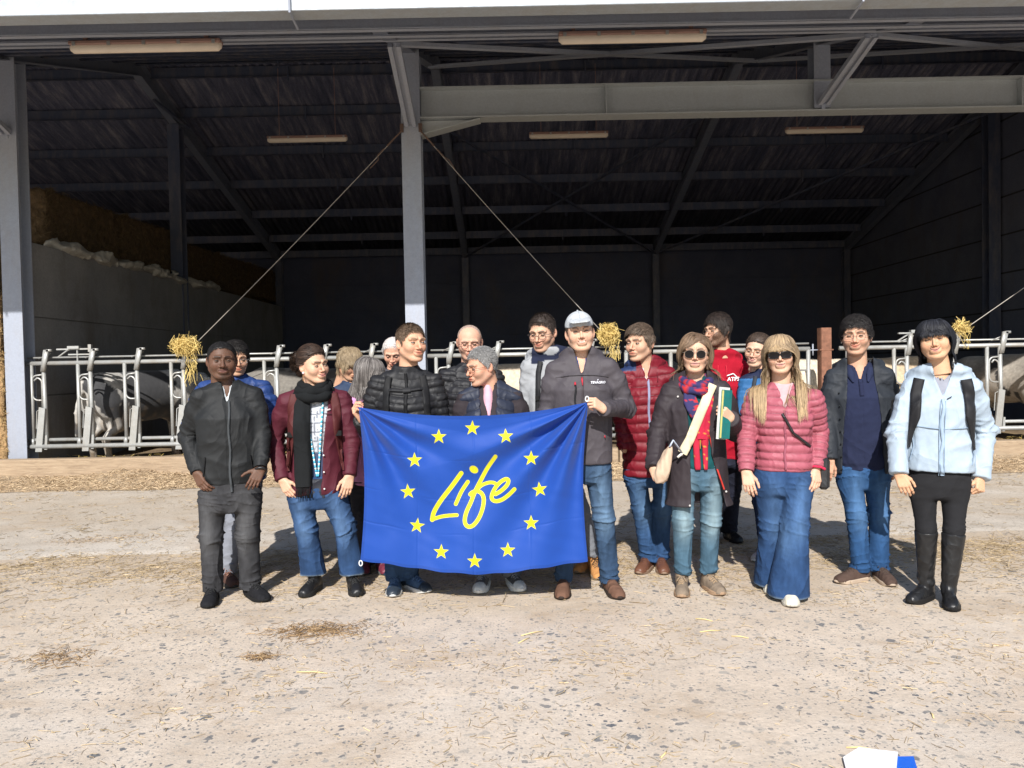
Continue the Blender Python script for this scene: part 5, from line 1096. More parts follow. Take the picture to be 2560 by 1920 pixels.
    for k in (0, 1):
        hd_ = Lh[k]
        if hd_ is None: continue
        pose, tgt, nn, vv = hd_; wr = arms[k][2]; u = nrm(pxp(tgt, d) - wr) if tgt else nrm(wr - arms[k][1]); sg = (1, -1)[k]
        make_hand(mb, arms[k][1], wr + u * .0, u, np.array(nn) if nn is not None else np.array([sg * .35, .93, 0]), np.array(vv) if vv is not None else np.array([sg * .93, -.35, 0]), pose, sp.get('hsc', .92), sk)
    body = mb.build('body', [SKIN, EYEM], root, True, True)
    # clothes
    g = dict(sp['top']); g.setdefault('seed', int(sp['head'][0]) % 17)
    inner = sp.get('inner')
    if inner: gi = dict(inner); gi.setdefault('seed', 3); gi.setdefault('rsh', .042); gi.setdefault('off', -.006 if gi.get('sleeveless') else 0); make_top(root, gi.get('name', 'shirt'), T, arms, gi, sp); T.fi = T.f
    o, f = make_top(root, g.get('name', 'jacket'), T, arms, g, sp); T.top = o; T.ft = f
    lg = dict(sp['legs']); lg.setdefault('seed', int(sp['head'][0]) % 13); LG = []
    for k in (0, 1):
        K = (H[k] + ank[k]) / 2 + np.array([0, -.02, .03]) + np.array(sp.get('kn', ((0, 0, 0), (0, 0, 0)))[k]); LG.append((H[k], K, ank[k]))
    T.tr, T.fl = make_trousers(root, lg.get('name', 'trousers'), mh, T.M, LG, lg); T.LG = LG
    for k in (0, 1):
        sh = dict(sp['shoe']); sh.update(sp.get('shoe2', ({}, {}))[k]); make_shoe(root, feet[k][0], feet[k][1], sh, nrm(LG[k][1] - ank[k]), sh.get('name', 'shoe'))
    T.C, T.HM, T.hs = C, M, hsz; T.hp = hp
    if sp.get('hair'):
        hs = dict(sp['hair']); hs.setdefault('seed', hx); make_hair(root, hs, hp, C, M, hsz, (lambda P: f(P) - .004) if hs.get('body') else None)
    if sp.get('glasses'): glasses(root, C, M, hsz, *sp['glasses'], hp=hp)
    return T
# ================================================================== PEOPLE: the group
PEO = 'people posing for the group photo'
def px(reg, x, y):
    ox, oy, k = {'A': (400, 820, .446), 'B': (840, 780, .2532), 'C': (1300, 740, .2532), 'D': (1560, 780, .458), 'E': (1980, 760, .4821), 'F': (860, 980, .3376), 'G': (1300, 1050, .3165)}[reg]; return (ox + x * k, oy + y * k)
LT = (.62, .40, .295); DKS = (.115, .058, .036); MED = (.56, .34, .235)
def strap_pair(T, xs=.115, w=.055, col=(.02, .02, .022), label='black backpack', top=.03, bot=.12, clip=True, name_='backpack', bag=True, sides=(-1, 1), cx=0, bagc=None, m=None):
    t = thing('backpack', label, 'backpack', T.wld(0, .25, 0)); m = m or NYLON
    for s in sides:
        mb = MB(); strip(mb, T, T.ft, [(cx + s * (xs - .018), T.L + top), (cx + s * xs, T.L - .06), (cx + s * (xs + .006), T.L - .20), (cx + s * (xs + .022), bot + .12), (cx + s * (xs + .035), bot + .02)], [w, w, w * .95, w * .5, w * .3], .014, .006, 40, col, 5); o = mb.build('strap', m, t, True, True)
        if clip: mb = MB(); p = front_pts(T, T.ft, [cx + s * (xs + .010)], [T.L - .235], .022)[0]; mb.box(p, (w * .8, .012, .035), T.M @ np.eye(3), (.012, .012, .012), bev=.003); mb.build('buckle', RUBBER, o, False, True)
    if bag:
        f = lambda P: ell((P - (T.wld(0, .235, T.L * .55)).astype(np.float32)) @ T.M.astype(np.float32), (0, 0, 0), (.155, .095, .24)) + .004 * sn(P, 8, 2); c = T.wld(0, .235, T.L * .55); V, Q = snet(f, c - .3, c + .3, .015); o = link('bag', mesh_np('bag', V - root_of(t), Q, np.tile(np.array(bagc or col), (len(V), 1))), m, t)
    return t
def zipper(T, col, x=0.0, s0=None, s1=None, w=.012, name='zipper', metal=False, wob=.004):
    s0 = T.L - .03 if s0 is None else s0; s1 = s1 if s1 is not None else .0; n = 12; ss = np.linspace(s0, s1, n); mb = MB(); strip(mb, T, T.ft, [(x + wob * math.sin(i * 1.3), s) for i, s in enumerate(ss)], w, .003, .005, 60, col, 3); return mb.build(name, NYLON, T.top, True, True)
# 1 ------------------------------------------------ dark skinned man, dark bomber jacket
T = make_person(dict(label='man at the far left in a plain black zipped jacket and dark grey jeans', group=PEO, d=5.02, head=(555, 858, 946), hyaw=2, hpitch=2, hs=1.03, skin=DKS, hp=dict(w=1.04, jaw=1.08, cheek=.002, nose=1.35, smile=.5, open=.35, neck=1.12, lip=(.17, .07, .055), beard=((.02, .013, .01), .8, False, 'goatee'), brow=(.012, .008, .006)),
    hair=dict(line='short', t=.006, col=(.006, .005, .005), col2=(.02, .017, .015), len=.006, n=2500, steps=2, w=.0011, comb='curl', jit=.3), sh=((500, 986), (636, 982)), el=((464, 1090, .03), (662, 1088, .03)), wr=((492, 1184, -.10), (652, 1172, -.10)), hands=(('relax', (515, 1232, -.16), None, None), ('hook', (628, 1218, -.17), (-.3, .9, -.2), (-.8, -.3, .5))),
    hip=((532, 1232), (620, 1230)), feet=((517, 4.80, -6), (667, 4.92, 26)), top=dict(hem=.055, A=(.172, .190, .198, .205), B=(.125, .13, .13, .135), rs=(.083, .070, .050), collar='stand', ch=.06, nb=.03, v=.06, vw=.035, rib=True, cuffw=.05, col=(.0135, .0145, .0155), mat=NYLON, wr=.013, seed=2), inner=dict(name='shirt', hem=.1, A=(.15, .15, .15, .15), B=(.10,) * 4, rs=(.05, .04, .03), collar='stand', cr=.067, ch=.055, nb=.03, v=.05, vw=.02, col=(.55, .58, .60), mat=CLOTH, sleeveless=True),
    legs=dict(name='jeans', r=(.098, .076, .066), hip=(.168, .122), col=(.036, .036, .039), fade=(.075, .075, .078), denim=True, wr=.010, hemz=-.03), shoe=dict(col=(.012, .012, .014), solec=(.012, .012, .012), lace=(.01, .01, .01), mat=SUEDE, L=.29, w=.052)))
zipper(T, (.05, .055, .06), .012, T.L - .045, .02, .013)
for s, x0 in ((-1, -.145), (1, .14)): mb = MB(); strip(mb, T, T.ft, [(x0 + s * -.005, .25), (x0 + s * .012, .12)], .009, .003, .004, 14, (.008, .008, .009)); mb.build('pocket', NYLON, T.top, True, True)
mb = MB(); E, Wp = T.arms[1][1:]; dn = nrm(Wp - E); c = Wp + dn * .008; th = np.linspace(0, 6.28, 17); a_ = nrm(np.cross(dn, (0, 1, 0))); b_ = np.cross(dn, a_); mb.tube([c + (a_ * math.cos(t) + b_ * math.sin(t)) * .034 for t in th], .008, 6, (.012, .012, .013), caps=False); mb.ball(c - b_ * .036 + a_ * .01, (.016, .008, .016), 10, (.04, .04, .045)); mb.build('wristwatch', LEATHER, T.root, True, True)
# 2 ------------------------------------------------ man behind in blue puffer
T = make_person(dict(label='man in glasses and a blue puffer jacket, half hidden at the far left', group=PEO, d=5.60, head=(590, 857, 938), hyaw=10, hpitch=8, hs=1.0, skin=MED, hp=dict(smile=.3, open=.5, nose=1.1, beard=((.12, .08, .06), .25, False), brow=(.03, .02, .015)),
    hair=dict(line='full', t=.009, top=.010, col=(.012, .010, .009), len=.045, n=2400, steps=5, comb='curl', jit=.4, curl=.35), glasses=('metal', (.35, .32, .3)), sh=((512, 968), (660, 968)), el=((472, 1070, .0), (690, 1070, .0)), wr=((520, 1150, -.12), (650, 1150, -.12)), hands=(None, None), hip=((560, 1190), (625, 1190)), feet=((552, 5.45, -10), (588, 5.25, 20)),
    top=dict(name='puffer_jacket', hem=-.03, A=(.20, .21, .21, .22), B=(.14, .145, .145, .15), rs=(.09, .08, .055), collar='puffy', ch=.09, style='puffer', pitch=.075, col=(.018, .045, .16), wr=.015), legs=dict(r=(.095, .075, .072), hip=(.165, .12), col=(.19, .20, .23), wr=.012), shoe=dict(name='hiking_boot', col=(.085, .045, .035), solec=(.05, .045, .04), lace=(.25, .12, .08), hi=.13, mat=SUEDE, nl=6), glassesx=0))
# 3 ------------------------------------------------ woman in burgundy
def scarf_col(v): return (.012, .013, .014)
T = make_person(dict(label='woman in a burgundy jacket with a long black scarf and cropped blue jeans', group=PEO, d=5.15, head=(784, 872, 955), hyaw=34, hpitch=2, hroll=-6, hs=1.02, skin=(.60, .385, .285), hp=dict(jaw=.97, cheek=.002, nose=1.0, smile=1.0, open=.45, lip=(.50, .20, .17), brow=(.03, .018, .012), gaze=(.5, 0)),
    hair=dict(edge=.018, line='back', t=.012, top=.010, col=(.022, .013, .009), col2=(.085, .050, .034), len=.11, n=2600, steps=7, comb='back', bun=(-.01, .14, .04), grav=.0, jit=.05, w=.0014, blobs=[((-.015, .150, .050), (-.015, .162, .01), .036, .032)], curls=[((-.02, .162, .050), .044, 620), ((-.02, .172, .005), .038, 460), ((-.01, .15, -.04), .026, 200)]),
    sh=((715, 997), (856, 992)), el=((682, 1098, .03), (884, 1106, .03)), wr=((706, 1200, -.10), (874, 1190, -.08)), hands=(('relax', (730, 1248, -.14), None, None), ('relax', (864, 1236, -.12), None, None)), hip=((752, 1224), (832, 1222)), feet=((752, 4.99, -28), (894, 4.99, 8)),
    inner=dict(name='blouse', hem=-.02, A=(.145, .15, .14, .155), B=(.105, .105, .10, .115), rs=(.05, .04, .03), col=(.05, .07, .13), mat=CLOTH, sleeveless=True, nb=.0, colf=lambda c, x, y, s, i, V, T: np.where(((np.abs(np.sin(s * 160)) < .2) | (np.abs(np.sin(x * 160)) < .2))[:, None] & (s > .25)[:, None], np.array([.12, .13, .16]), np.where((s > .25)[:, None], np.array([.50, .52, .56]), c))),
    top=dict(hem=-.03, A=(.185, .185, .168, .180), B=(.125, .13, .12, .13), rs=(.078, .070, .052), bust=.035, col=(.078, .012, .022), mat=NYLON, wr=.013, seed=5, v=.03, collar='none', open=([-.05, .1, .3, .45, .6], [-.035, -.03, -.035, -.05, -.06], [.03, .04, .05, .07, .09])),
    legs=dict(name='jeans', r=(.100, .078, .092), hip=(.175, .125), col=(.022, .052, .125), fade=(.065, .12, .225), denim=True, wr=.012, hemz=.03, hemcol=(.30, .38, .45), stack=.3), kn=((0, -.01, .02), (.02, -.01, .02)), shoe=dict(name='lace_up_boot', col=(.012, .012, .013), solec=(.02, .02, .02), sole=.034, lace=(.02, .02, .02), hi=.12, L=.25, w=.047)))
f3 = T.ft
mb = MB(); c = T.C + T.HM @ np.array([0, .02, -.14]); 
for k, (rx, ry, dz, r) in enumerate(((.090, .095, -.015, .034), (.098, .10, -.050, .036), (.080, .085, .012, .026))):
    P = [np.array([T.ms[0], T.ms[1], T.ms[2] + .085]) + np.array([rx * math.cos(a), ry * math.sin(a) - .01, dz + .03 * math.sin(a) + .006 * math.sin(3 * a + k)]) for a in np.linspace(0, 2 * math.pi, 33)]; mb.tube(P, [r * (1 + .18 * math.sin(i * 1.1 + k)) for i in range(33)], 12, (.010, .011, .012))
def outer(Tt): return lambda P: np.minimum(Tt.ft(P), Tt.fi(P)) if hasattr(Tt, 'fi') else Tt.ft(P)
L = T.L; strip(mb, T, outer(T), [(-.055, L + .03), (-.075, L - .05), (-.080, L - .2), (-.078, .12), (-.075, .04)], [.07, .105, .11, .115, .11], .020, .010, 60, (.011, .012, .013), 9, .0025)
for k in range(14): x = -.125 + k * .0078; P = front_pts(T, outer(T), [x, x + .003 * math.sin(k), x + .004 * math.sin(k * 2.2)], [.045, -.0, -.035], .018); mb.tube(P, .0028, 5, (.010, .011, .012))
mb.build('scarf', KNIT, T.root, True, True)
mb = MB(); of = outer(T)
for s in (-1, 1):
    n = 34; xs_ = np.interp(np.linspace(0, 1, n), [0, 1], [s * .058, .012 + s * .004]); ss = np.interp(np.linspace(0, 1, n), [0, 1], [L - .03, .10]); P = front_pts(T, of, xs_, ss, .012)
    for i in range(n - 1): mb.tube([P[i], P[i + 1]], .0065, 6, (.62, .78, .80) if i % 2 else (.08, .42, .62))
lan = mb.build('lanyard', CLOTH, T.root, True, True)
mb = MB(); p = front_pts(T, of, [.015], [.02], .016)[0]; mb.box(p, (.085, .008, .13), T.M, (.018, .02, .03), bev=.004); mb.build('phone_pouch', LEATHER, T.root, False, True)
mb = MB(); e_ = T.C + T.HM @ np.array([-.080, .004, -.040]) * 1.02; mb.ball(e_, .0085, 8, (.7, .6, .62)); mb.tube([e_ + (0, -.003, -.012) + np.array([math.cos(t) * .004, 0, math.sin(t) * .02 - .02]) for t in np.linspace(0, 6.28, 13)], .002, 5, (.25, .12, .05)); mb.build('earring', RUBBER, T.root, True, True)
strap_pair(T, .142, .056, (.075, .016, .016), 'dark red backpack worn by the woman in burgundy')
mb = MB()
for s_ in (.02, .13, .24, .36): p = front_pts(T, f3, [.055], [s_], .012)[0]; mb.ball(p, (.006, .004, .006), 6, (.7, .68, .66))
mb.build('snap_buttons', RUBBER, T.top, True, True)
mb = MB(); strip(mb, T, f3, [(.06, L - .085), (.105, L - .075)], .010, .003, .006, 10, (.5, .42, .42)); strip(mb, T, f3, [(.055, L - .105), (.16, L - .11)], .006, .003, .004, 14, (.05, .01, .016)); mb.build('storm_flap', NYLON, T.top, True, True)
# 4 ------------------------------------------------ short blond hair, navy vest
T = make_person(dict(label='person with short blond hair in a navy vest over lilac, behind the burgundy jacket', group=PEO, d=5.95, head=(874, 874, 946), hyaw=35, hpitch=22, hs=.98, skin=MED, hp=dict(open=.3, smile=.1, brow=(.15, .1, .06)), hair=dict(line='full', t=.010, top=.010, col=(.20, .145, .085), col2=(.50, .40, .27), len=.075, n=2600, steps=6, comb='fwd', jit=.06, tip=(.30, .22, .13)),
    sh=((832, 978), (934, 984)), hands=(None, None), hip=((850, 1180), (915, 1180)), feet=((862, 5.8, -5), (925, 5.8, 10)), inner=dict(name='sweater', hem=-.02, A=(.15, .155, .15, .16), B=(.11,) * 4, rs=(.066, .055, .045), col=(.36, .19, .55), mat=KNIT, nb=.03), top=dict(name='vest', hem=-.02, A=(.165, .17, .165, .165), B=(.12, .12, .12, .125), collar='stand', ch=.085, col=(.022, .040, .085), mat=NYLON, sleeveless=True, wr=.01),
    legs=dict(name='jeans', r=(.09, .07, .06), hip=(.16, .115), col=(.022, .035, .075), denim=True), shoe=dict(col=(.05, .04, .04), solec=(.06, .05, .05), lace=(.1, .1, .1))))
# 5 ------------------------------------------------ grey bob, pink top
T = make_person(dict(label='woman with a grey bob and glasses in a pink top', group=PEO, d=5.62, head=(924, 899, 975), hyaw=62, hpitch=20, hs=1.0, skin=(.58, .36, .27), hp=dict(open=.4, nose=1.05), hair=dict(line='bob', rootline='full', t=.014, top=.004, col=(.075, .065, .060), col2=(.34, .31, .29), len=.19, n=3800, steps=12, comb='down', fringe=.085, grav=.5, w=.0022, jit=.04, blobs=[((.05, .03, -.02), (.055, .035, -.10), .035, .03), ((-.05, .03, -.02), (-.055, .035, -.10), .035, .03), ((0, .06, 0), (0, .065, -.09), .05, .04)]),
    glasses=('round', (.30, .05, .05)), sh=((882, 1000), (988, 1004)), hands=(None, None), hip=((900, 1195), (960, 1195)), feet=((905, 5.5, -5), (965, 5.5, 10)), top=dict(name='top', hem=-.05, A=(.16, .165, .155, .165), B=(.12,) * 4, rs=(.068, .058, .048), collar='hood', hr=.10, col=(.66, .29, .52), mat=CLOTH, wr=.014, colf=lambda c, x, y, s, i, V, T: np.where(((i >= 0) & (s < T.L - .07))[:, None], np.where((sn(V, 30, 3) > .3)[:, None], np.array([.45, .35, .5]), np.array([.13, .06, .15])), c)),
    legs=dict(r=(.09, .07, .06), hip=(.16, .115), col=(.03, .03, .04)), shoe=dict(col=(.16, .03, .05), solec=(.1, .1, .1), lace=(.1, .1, .1))))
# 6 ------------------------------------------------ white haired man
T = make_person(dict(label='white haired man whose head shows behind the man in the black puffer jacket', group=PEO, d=6.5, head=(983, 850, 912), hyaw=-8, hpitch=30, hs=1.0, skin=(.62, .36, .27), hp=dict(open=.3), hair=dict(line='recede', t=.007, col=(.50, .44, .42), col2=(.75, .72, .70), len=.03, n=1700, steps=4, comb='back', jit=.1), sh=((930, 948), (1036, 948)), hands=(None, None), hip=((955, 1135), (1010, 1135)), feet=((958, 6.35, -5), (1012, 6.35, 5)),
    top=dict(hem=-.05, A=(.17, .17, .17, .18), col=(.05, .05, .06), rs=(.07, .06, .05), collar='stand'), legs=dict(r=(.09, .07, .06), hip=(.16, .115), col=(.04, .04, .05)), shoe=dict(col=(.03, .03, .03))))
# 7 ------------------------------------------------ flag holder, black puffer + backpack
T = make_person(dict(label='man in a black puffer jacket with backpack straps holding the left end of the flag', group=PEO, d=5.12, head=(1028, 812, 905), hyaw=30, hpitch=0, hs=1.07, skin=(.60, .36, .255), hp=dict(jaw=1.0, nose=1.1, smile=.7, open=.6, gaze=(.4, 0), frown=.5, brow=(.16, .10, .06), beard=((.30, .2, .14), .18, False)), hair=dict(line='short', t=.007, top=.006, col=(.07, .045, .03), col2=(.22, .15, .10), len=.018, n=3000, steps=3, comb='fwd', jit=.12, front=.003),
    sh=((944, 954), (1086, 950)), el=((914, 1075, .02), (1112, 1075, .03)), wr=((903, 1048, -.36), (1108, 1165, -.05)), hands=(('grip', (880, 1020, -.40), (.75, .2, -.2), (.2, -.1, .95)), ('relax', None, None, None)), hip=((985, 1185), (1062, 1183)), feet=((980, 4.96, -4), (1074, 5.05, 38)),
    top=dict(name='puffer_jacket', hem=-.03, A=(.185, .19, .19, .20), B=(.13, .135, .135, .145), rs=(.084, .070, .054), style='puffer', pitch=.052, collar='puffy', ch=.105, nb=.062, v=.0, col=(.016, .016, .018), seed=3, qc=-.10), legs=dict(name='jeans', r=(.092, .072, .066), hip=(.165, .118), col=(.03, .06, .12), fade=(.05, .10, .18), denim=True), shoe=dict(name='trainer', col=(.05, .09, .16), col2=(.025, .035, .05), solec=(.55, .55, .53), lace=(.08, .14, .25), L=.29, w=.051)))
zipper(T, (.006, .006, .007), .0, T.L + .05, .0, .020); zipper(T, (.006, .006, .007), -.015, T.L - .10, .12, .010)
bp = strap_pair(T, .128, .045, (.010, .010, .011), 'black backpack with a chest strap over the black puffer jacket', clip=True)
mb = MB(); strip(mb, T, T.ft, [(-.115, T.L - .055), (0, T.L - .062), (.115, T.L - .05)], .020, .008, .012, 30, (.014, .014, .016)); strip(mb, T, T.ft, [(-.02, T.L - .060), (.03, T.L - .058)], .032, .014, .014, 8, (.02, .02, .022)); mb.build('chest_strap', NYLON, bp, True, True)
# 8 ------------------------------------------------ bald man
T = make_person(dict(label='bald man in glasses and a dark puffer jacket behind the man with grey hair', group=PEO, d=5.75, head=(1174, 812, 900), hyaw=0, hpitch=14, hs=1.06, skin=(.62, .37, .28), hp=dict(w=1.03, open=.45, nose=1.15, brow=(.3, .2, .15), beard=((.2, .15, .12), .3, True)), hair=dict(line='rim', t=.003, col=(.30, .22, .18), len=.006, n=700, steps=2, w=.0008, comb='curl'), glasses=('round', (.10, .03, .03)), sh=((1116, 938), (1240, 938)), hands=(None, None), el=((1098, 1040, .0), (1258, 1040, .0)), hip=((1140, 1150), (1205, 1150)), feet=((1143, 5.56, -5), (1210, 5.6, 8)),
    inner=dict(name='shirt', hem=.05, A=(.15,) * 4, B=(.11,) * 4, col=(.60, .58, .58), mat=CLOTH, sleeveless=True, nb=-.02), top=dict(name='puffer_jacket', hem=-.03, A=(.19, .19, .19, .20), B=(.13, .13, .13, .14), rs=(.082, .07, .054), style='puffer', pitch=.05, collar='puffy', ch=.07, col=(.018, .018, .021), seed=4, open=([-.05, .3, .6], [.0, .005, -.005], [.03, .05, .06])), legs=dict(r=(.09, .07, .06), hip=(.165, .118), col=(.03, .03, .035)), shoe=dict(col=(.03, .02, .018), solec=(.02, .02, .02))))
# 9 ------------------------------------------------ grey hair, navy vest
T = make_person(dict(label='grey haired man in a navy quilted vest and pink shirt looking to the left', group=PEO, d=5.17, head=(1204, 873, 962), hyaw=-60, hpitch=10, hs=1.04, skin=(.58, .33, .24), hp=dict(jaw=1.04, nose=1.2, open=.5, brow=(.2, .16, .13), cheek=.001, beard=((.3, .24, .2), .2, False)), hair=dict(line='short', t=.009, top=.006, col=(.17, .165, .16), col2=(.36, .355, .35), len=.020, n=3800, steps=4, w=.0012, comb='back', jit=.05), glasses=('metal', (.10, .02, .02)),
    sh=((1160, 986), (1290, 984)), el=((1142, 1080, .02), (1320, 1085, .02)), wr=((1150, 1170, -.05), (1318, 1180, -.05)), hands=(('relax', None, None, None), ('relax', None, None, None)), hip=((1192, 1215), (1268, 1213)), feet=((1194, 5.0, -12), (1304, 5.02, 16)),
    inner=dict(name='shirt', hem=.0, A=(.16, .165, .165, .175), B=(.12, .12, .12, .125), rs=(.078, .066, .050), col=(.035, .028, .032), mat=CLOTH, wr=.015, nb=-.005, v=.16, vw=.04, vx=-.01), top=dict(name='vest', hem=-.02, A=(.18, .185, .185, .185), B=(.13, .135, .135, .14), style='puffer', pitch=.062, qc=.35, collar='puffy', ch=.05, rsh=.046, col=(.022, .027, .046), sleeveless=True, open=([-.05, .2, .4, .6], [-.045, -.05, -.06, -.07], [.015, .02, .03, .045])),
    legs=dict(r=(.09, .072, .066), hip=(.165, .118), col=(.13, .13, .135)), shoe=dict(name='trainer', col=(.07, .07, .075), col2=(.55, .56, .55), solec=(.70, .70, .66), lace=(.25, .25, .26), L=.28, w=.050, sole=.034)))
f_ = lambda P: ell((P - T.wld(-.012, -.028, T.L * .76).astype(np.float32)) @ T.M.astype(np.float32), (0, 0, 0), (.048, .078, .22)) + .003 * sn(P, 9, 2); c = T.wld(-.012, -.028, T.L * .76); V, Q = snet(f_, c - .26, c + .26, .009); link('collar_shirt', mesh_np('collar_shirt', V - root_of(T.root), Q, np.tile(np.array([.66, .36, .43]), (len(V), 1))), CLOTH, T.root)
# 10 ----------------------------------------------- hoodie, glasses
T = make_person(dict(label='young man in glasses and a grey and navy hoodie behind the man in the cap', group=PEO, d=5.42, head=(1356, 787, 877), hyaw=-22, hpitch=14, hs=1.07, skin=(.60, .375, .28), hp=dict(smile=.8, open=.35, nose=1.1, brow=(.03, .02, .015), beard=((.12, .08, .06), .2, False)), hair=dict(line='short', t=.008, top=.008, col=(.030, .022, .018), col2=(.08, .06, .05), len=.016, n=2800, steps=3, comb='fwd', jit=.12), glasses=('round', (.06, .05, .05)),
    sh=((1322, 912), (1428, 908)), el=((1308, 1020, .02), (1444, 1020, .0)), hands=(None, None), hip=((1345, 1160), (1415, 1160)), feet=((1440, 5.45, -30), (1497, 5.27, 4)), top=dict(name='hoodie', hem=-.03, A=(.165, .17, .165, .17), B=(.12,) * 4, rs=(.072, .062, .05), collar='hood', hr=.122, hz=.015, ht=.040, col=(.32, .33, .345), mat=KNIT, wr=.012, colf=lambda c, x, y, s, i, V, T: np.where((s < .20)[:, None], np.array([.045, .06, .12]) * (1 + .3 * sn(V, 60, 2)[:, None]), np.where(((s > T.L + .005) & (y > -.06) & (np.abs(x) < .13))[:, None], np.array([.018, .022, .045]), c))),
    legs=dict(r=(.085, .068, .058), hip=(.16, .115), col=(.17, .18, .20), hemz=.05), shoe=dict(name='work_boot', col=(.52, .25, .09), solec=(.30, .22, .14), lace=(.10, .06, .03), hi=.14, nl=6, mat=SUEDE)))
zipper(T, (.70, .70, .66), .0, T.L - .02, .22, .010, wob=.002)
strap_pair(T, .085, .036, (.015, .015, .017), 'black backpack worn over the grey and navy hoodie', sides=(-1,), top=.02, bot=.1)
# 11 ----------------------------------------------- cap man, flag holder
T = make_person(dict(label='man in a light grey cap and charcoal jacket holding the right flag corner', group=PEO, d=5.0, head=(1450, 786, 879), hyaw=4, hpitch=-2, hroll=-5, hs=1.06, skin=(.62, .40, .30), hp=dict(jaw=1.03, nose=1.1, smile=.9, open=.3, frown=1.2, teeth=True, brow=(.07, .045, .03)), hair=dict(line='short', t=.006, col=(.06, .042, .03), len=.01, n=1500, steps=2, comb='fwd'),
    sh=((1386, 920), (1522, 908)), el=((1364, 1030, .04), (1572, 1020, .02)), wr=((1372, 1120, -.05), (1508, 1022, -.28)), hands=(('relax', None, None, None), ('grip', (1478, 1000, -.33), (-.25, .6, -.4), (-.2, -.2, .9))), hip=((1422, 1160), (1494, 1156)), feet=((1402, 4.84, -4), (1550, 4.82, 14)),
    top=dict(name='softshell_jacket', hem=-.0, A=(.190, .192, .195, .205), B=(.135, .135, .135, .14), rs=(.088, .074, .056), collar='hood', hr=.105, hz=.018, ht=.034, v=.055, vw=.045, col=(.064, .056, .064), mat=NYLON, wr=.014, cuffw=.03, seed=6, colf=lambda c, x, y, s, i, V, T: c), inner=dict(name='polo_shirt', hem=.2, A=(.14,) * 4, B=(.10,) * 4, collar='stand', cr=.068, ch=.055, nb=.02, v=.08, vw=.03, col=(.025, .05, .18), mat=CLOTH, sleeveless=True),
    legs=dict(name='jeans', r=(.094, .072, .062), hip=(.165, .118), col=(.028, .055, .105), fade=(.115, .19, .29), denim=True, wr=.012), shoe=dict(name='chelsea_boot', col=(.135, .072, .048), solec=(.04, .028, .022), elastic=(.03, .02, .018), hi=.145, sr=.046, mat=SUEDE, L=.295, w=.052, sole=.026)))
zipper(T, (.05, .04, .045), .0, T.L - .07, .02, .012); zipper(T, (.012, .012, .014), -.045, T.L - .11, .22, .012)
mb = MB(); p = front_pts(T, T.ft, [.0, -.001, .002], [T.L - .075, T.L - .09, T.L - .125], .016); mb.tube(p, [.004, .007, .003], 6, (.45, .03, .05)); p = front_pts(T, T.ft, [-.045, -.045], [T.L - .105, T.L - .122], .014); mb.tube(p, .007, 6, (.45, .03, .05)); p = front_pts(T, T.ft, [.135, .14], [.19, .175], .012); mb.tube(p, .004, 5, (.45, .03, .05)); mb.build('zip_pulls', NYLON, T.top, True, True)
text_on(T.root, T, T.ft, 'TEVAGRO', .052, T.L - .115, .021, (.75, .75, .80), .012, .15, 'chest_logo'); mb = MB(); strip(mb, T, T.ft, [(.098, T.L - .096), (.103, T.L - .088)], .004, .002, .010, 4, (.75, .75, .8)); mb.build('logo_accent', CLOTH, T.top, True, True)
mb = MB(); strip(mb, T, T.ft, [(-.17, T.L - .075), (-.08, T.L - .062), (0, T.L - .06), (.08, T.L - .062), (.17, T.L - .075)], .004, .002, .003, 40, (.045, .04, .045)); mb.build('yoke_seam', NYLON, T.top, True, True)
# cap
TT = lambda X: (np.asarray(X, float) * 1.06) @ T.HM.T + T.C
def capf(P):
    d = ell(P, (0, .014, .045), (.087, .107, .091)); d = smax(d, (.038 + .12 * P[:, 1]) - P[:, 2], .004); br = ell(P, (0, -.098, .062), (.070, .072, .020), rotx(.30)); br = smax(br, np.abs((P[:, 2] - .062) * 1.0 + (P[:, 1] + .098) * -.36 - .012 + 1.7 * P[:, 0] ** 2) - .0035, .002); return smin(d, br, .006)
V, Q = snet(capf, (-.12, -.20, -.02), (.12, .15, .16), .005); c = np.tile(np.array([.42, .44, .46]), (len(V), 1)) * (1 + .10 * sn(V, 60, 1)[:, None]); c = c * np.where((np.abs(V[:, 0]) < .0025) & (V[:, 2] > .08), .7, 1)[:, None]
cp = link('cap', mesh_np('cap', TT(V) - root_of(T.root), Q, c), KNIT, T.root); mb = MB(); mb.ball(TT((0, .014, .137)), .007, 8, (.4, .42, .44)); mb.build('cap_button', KNIT, cp, True, True)
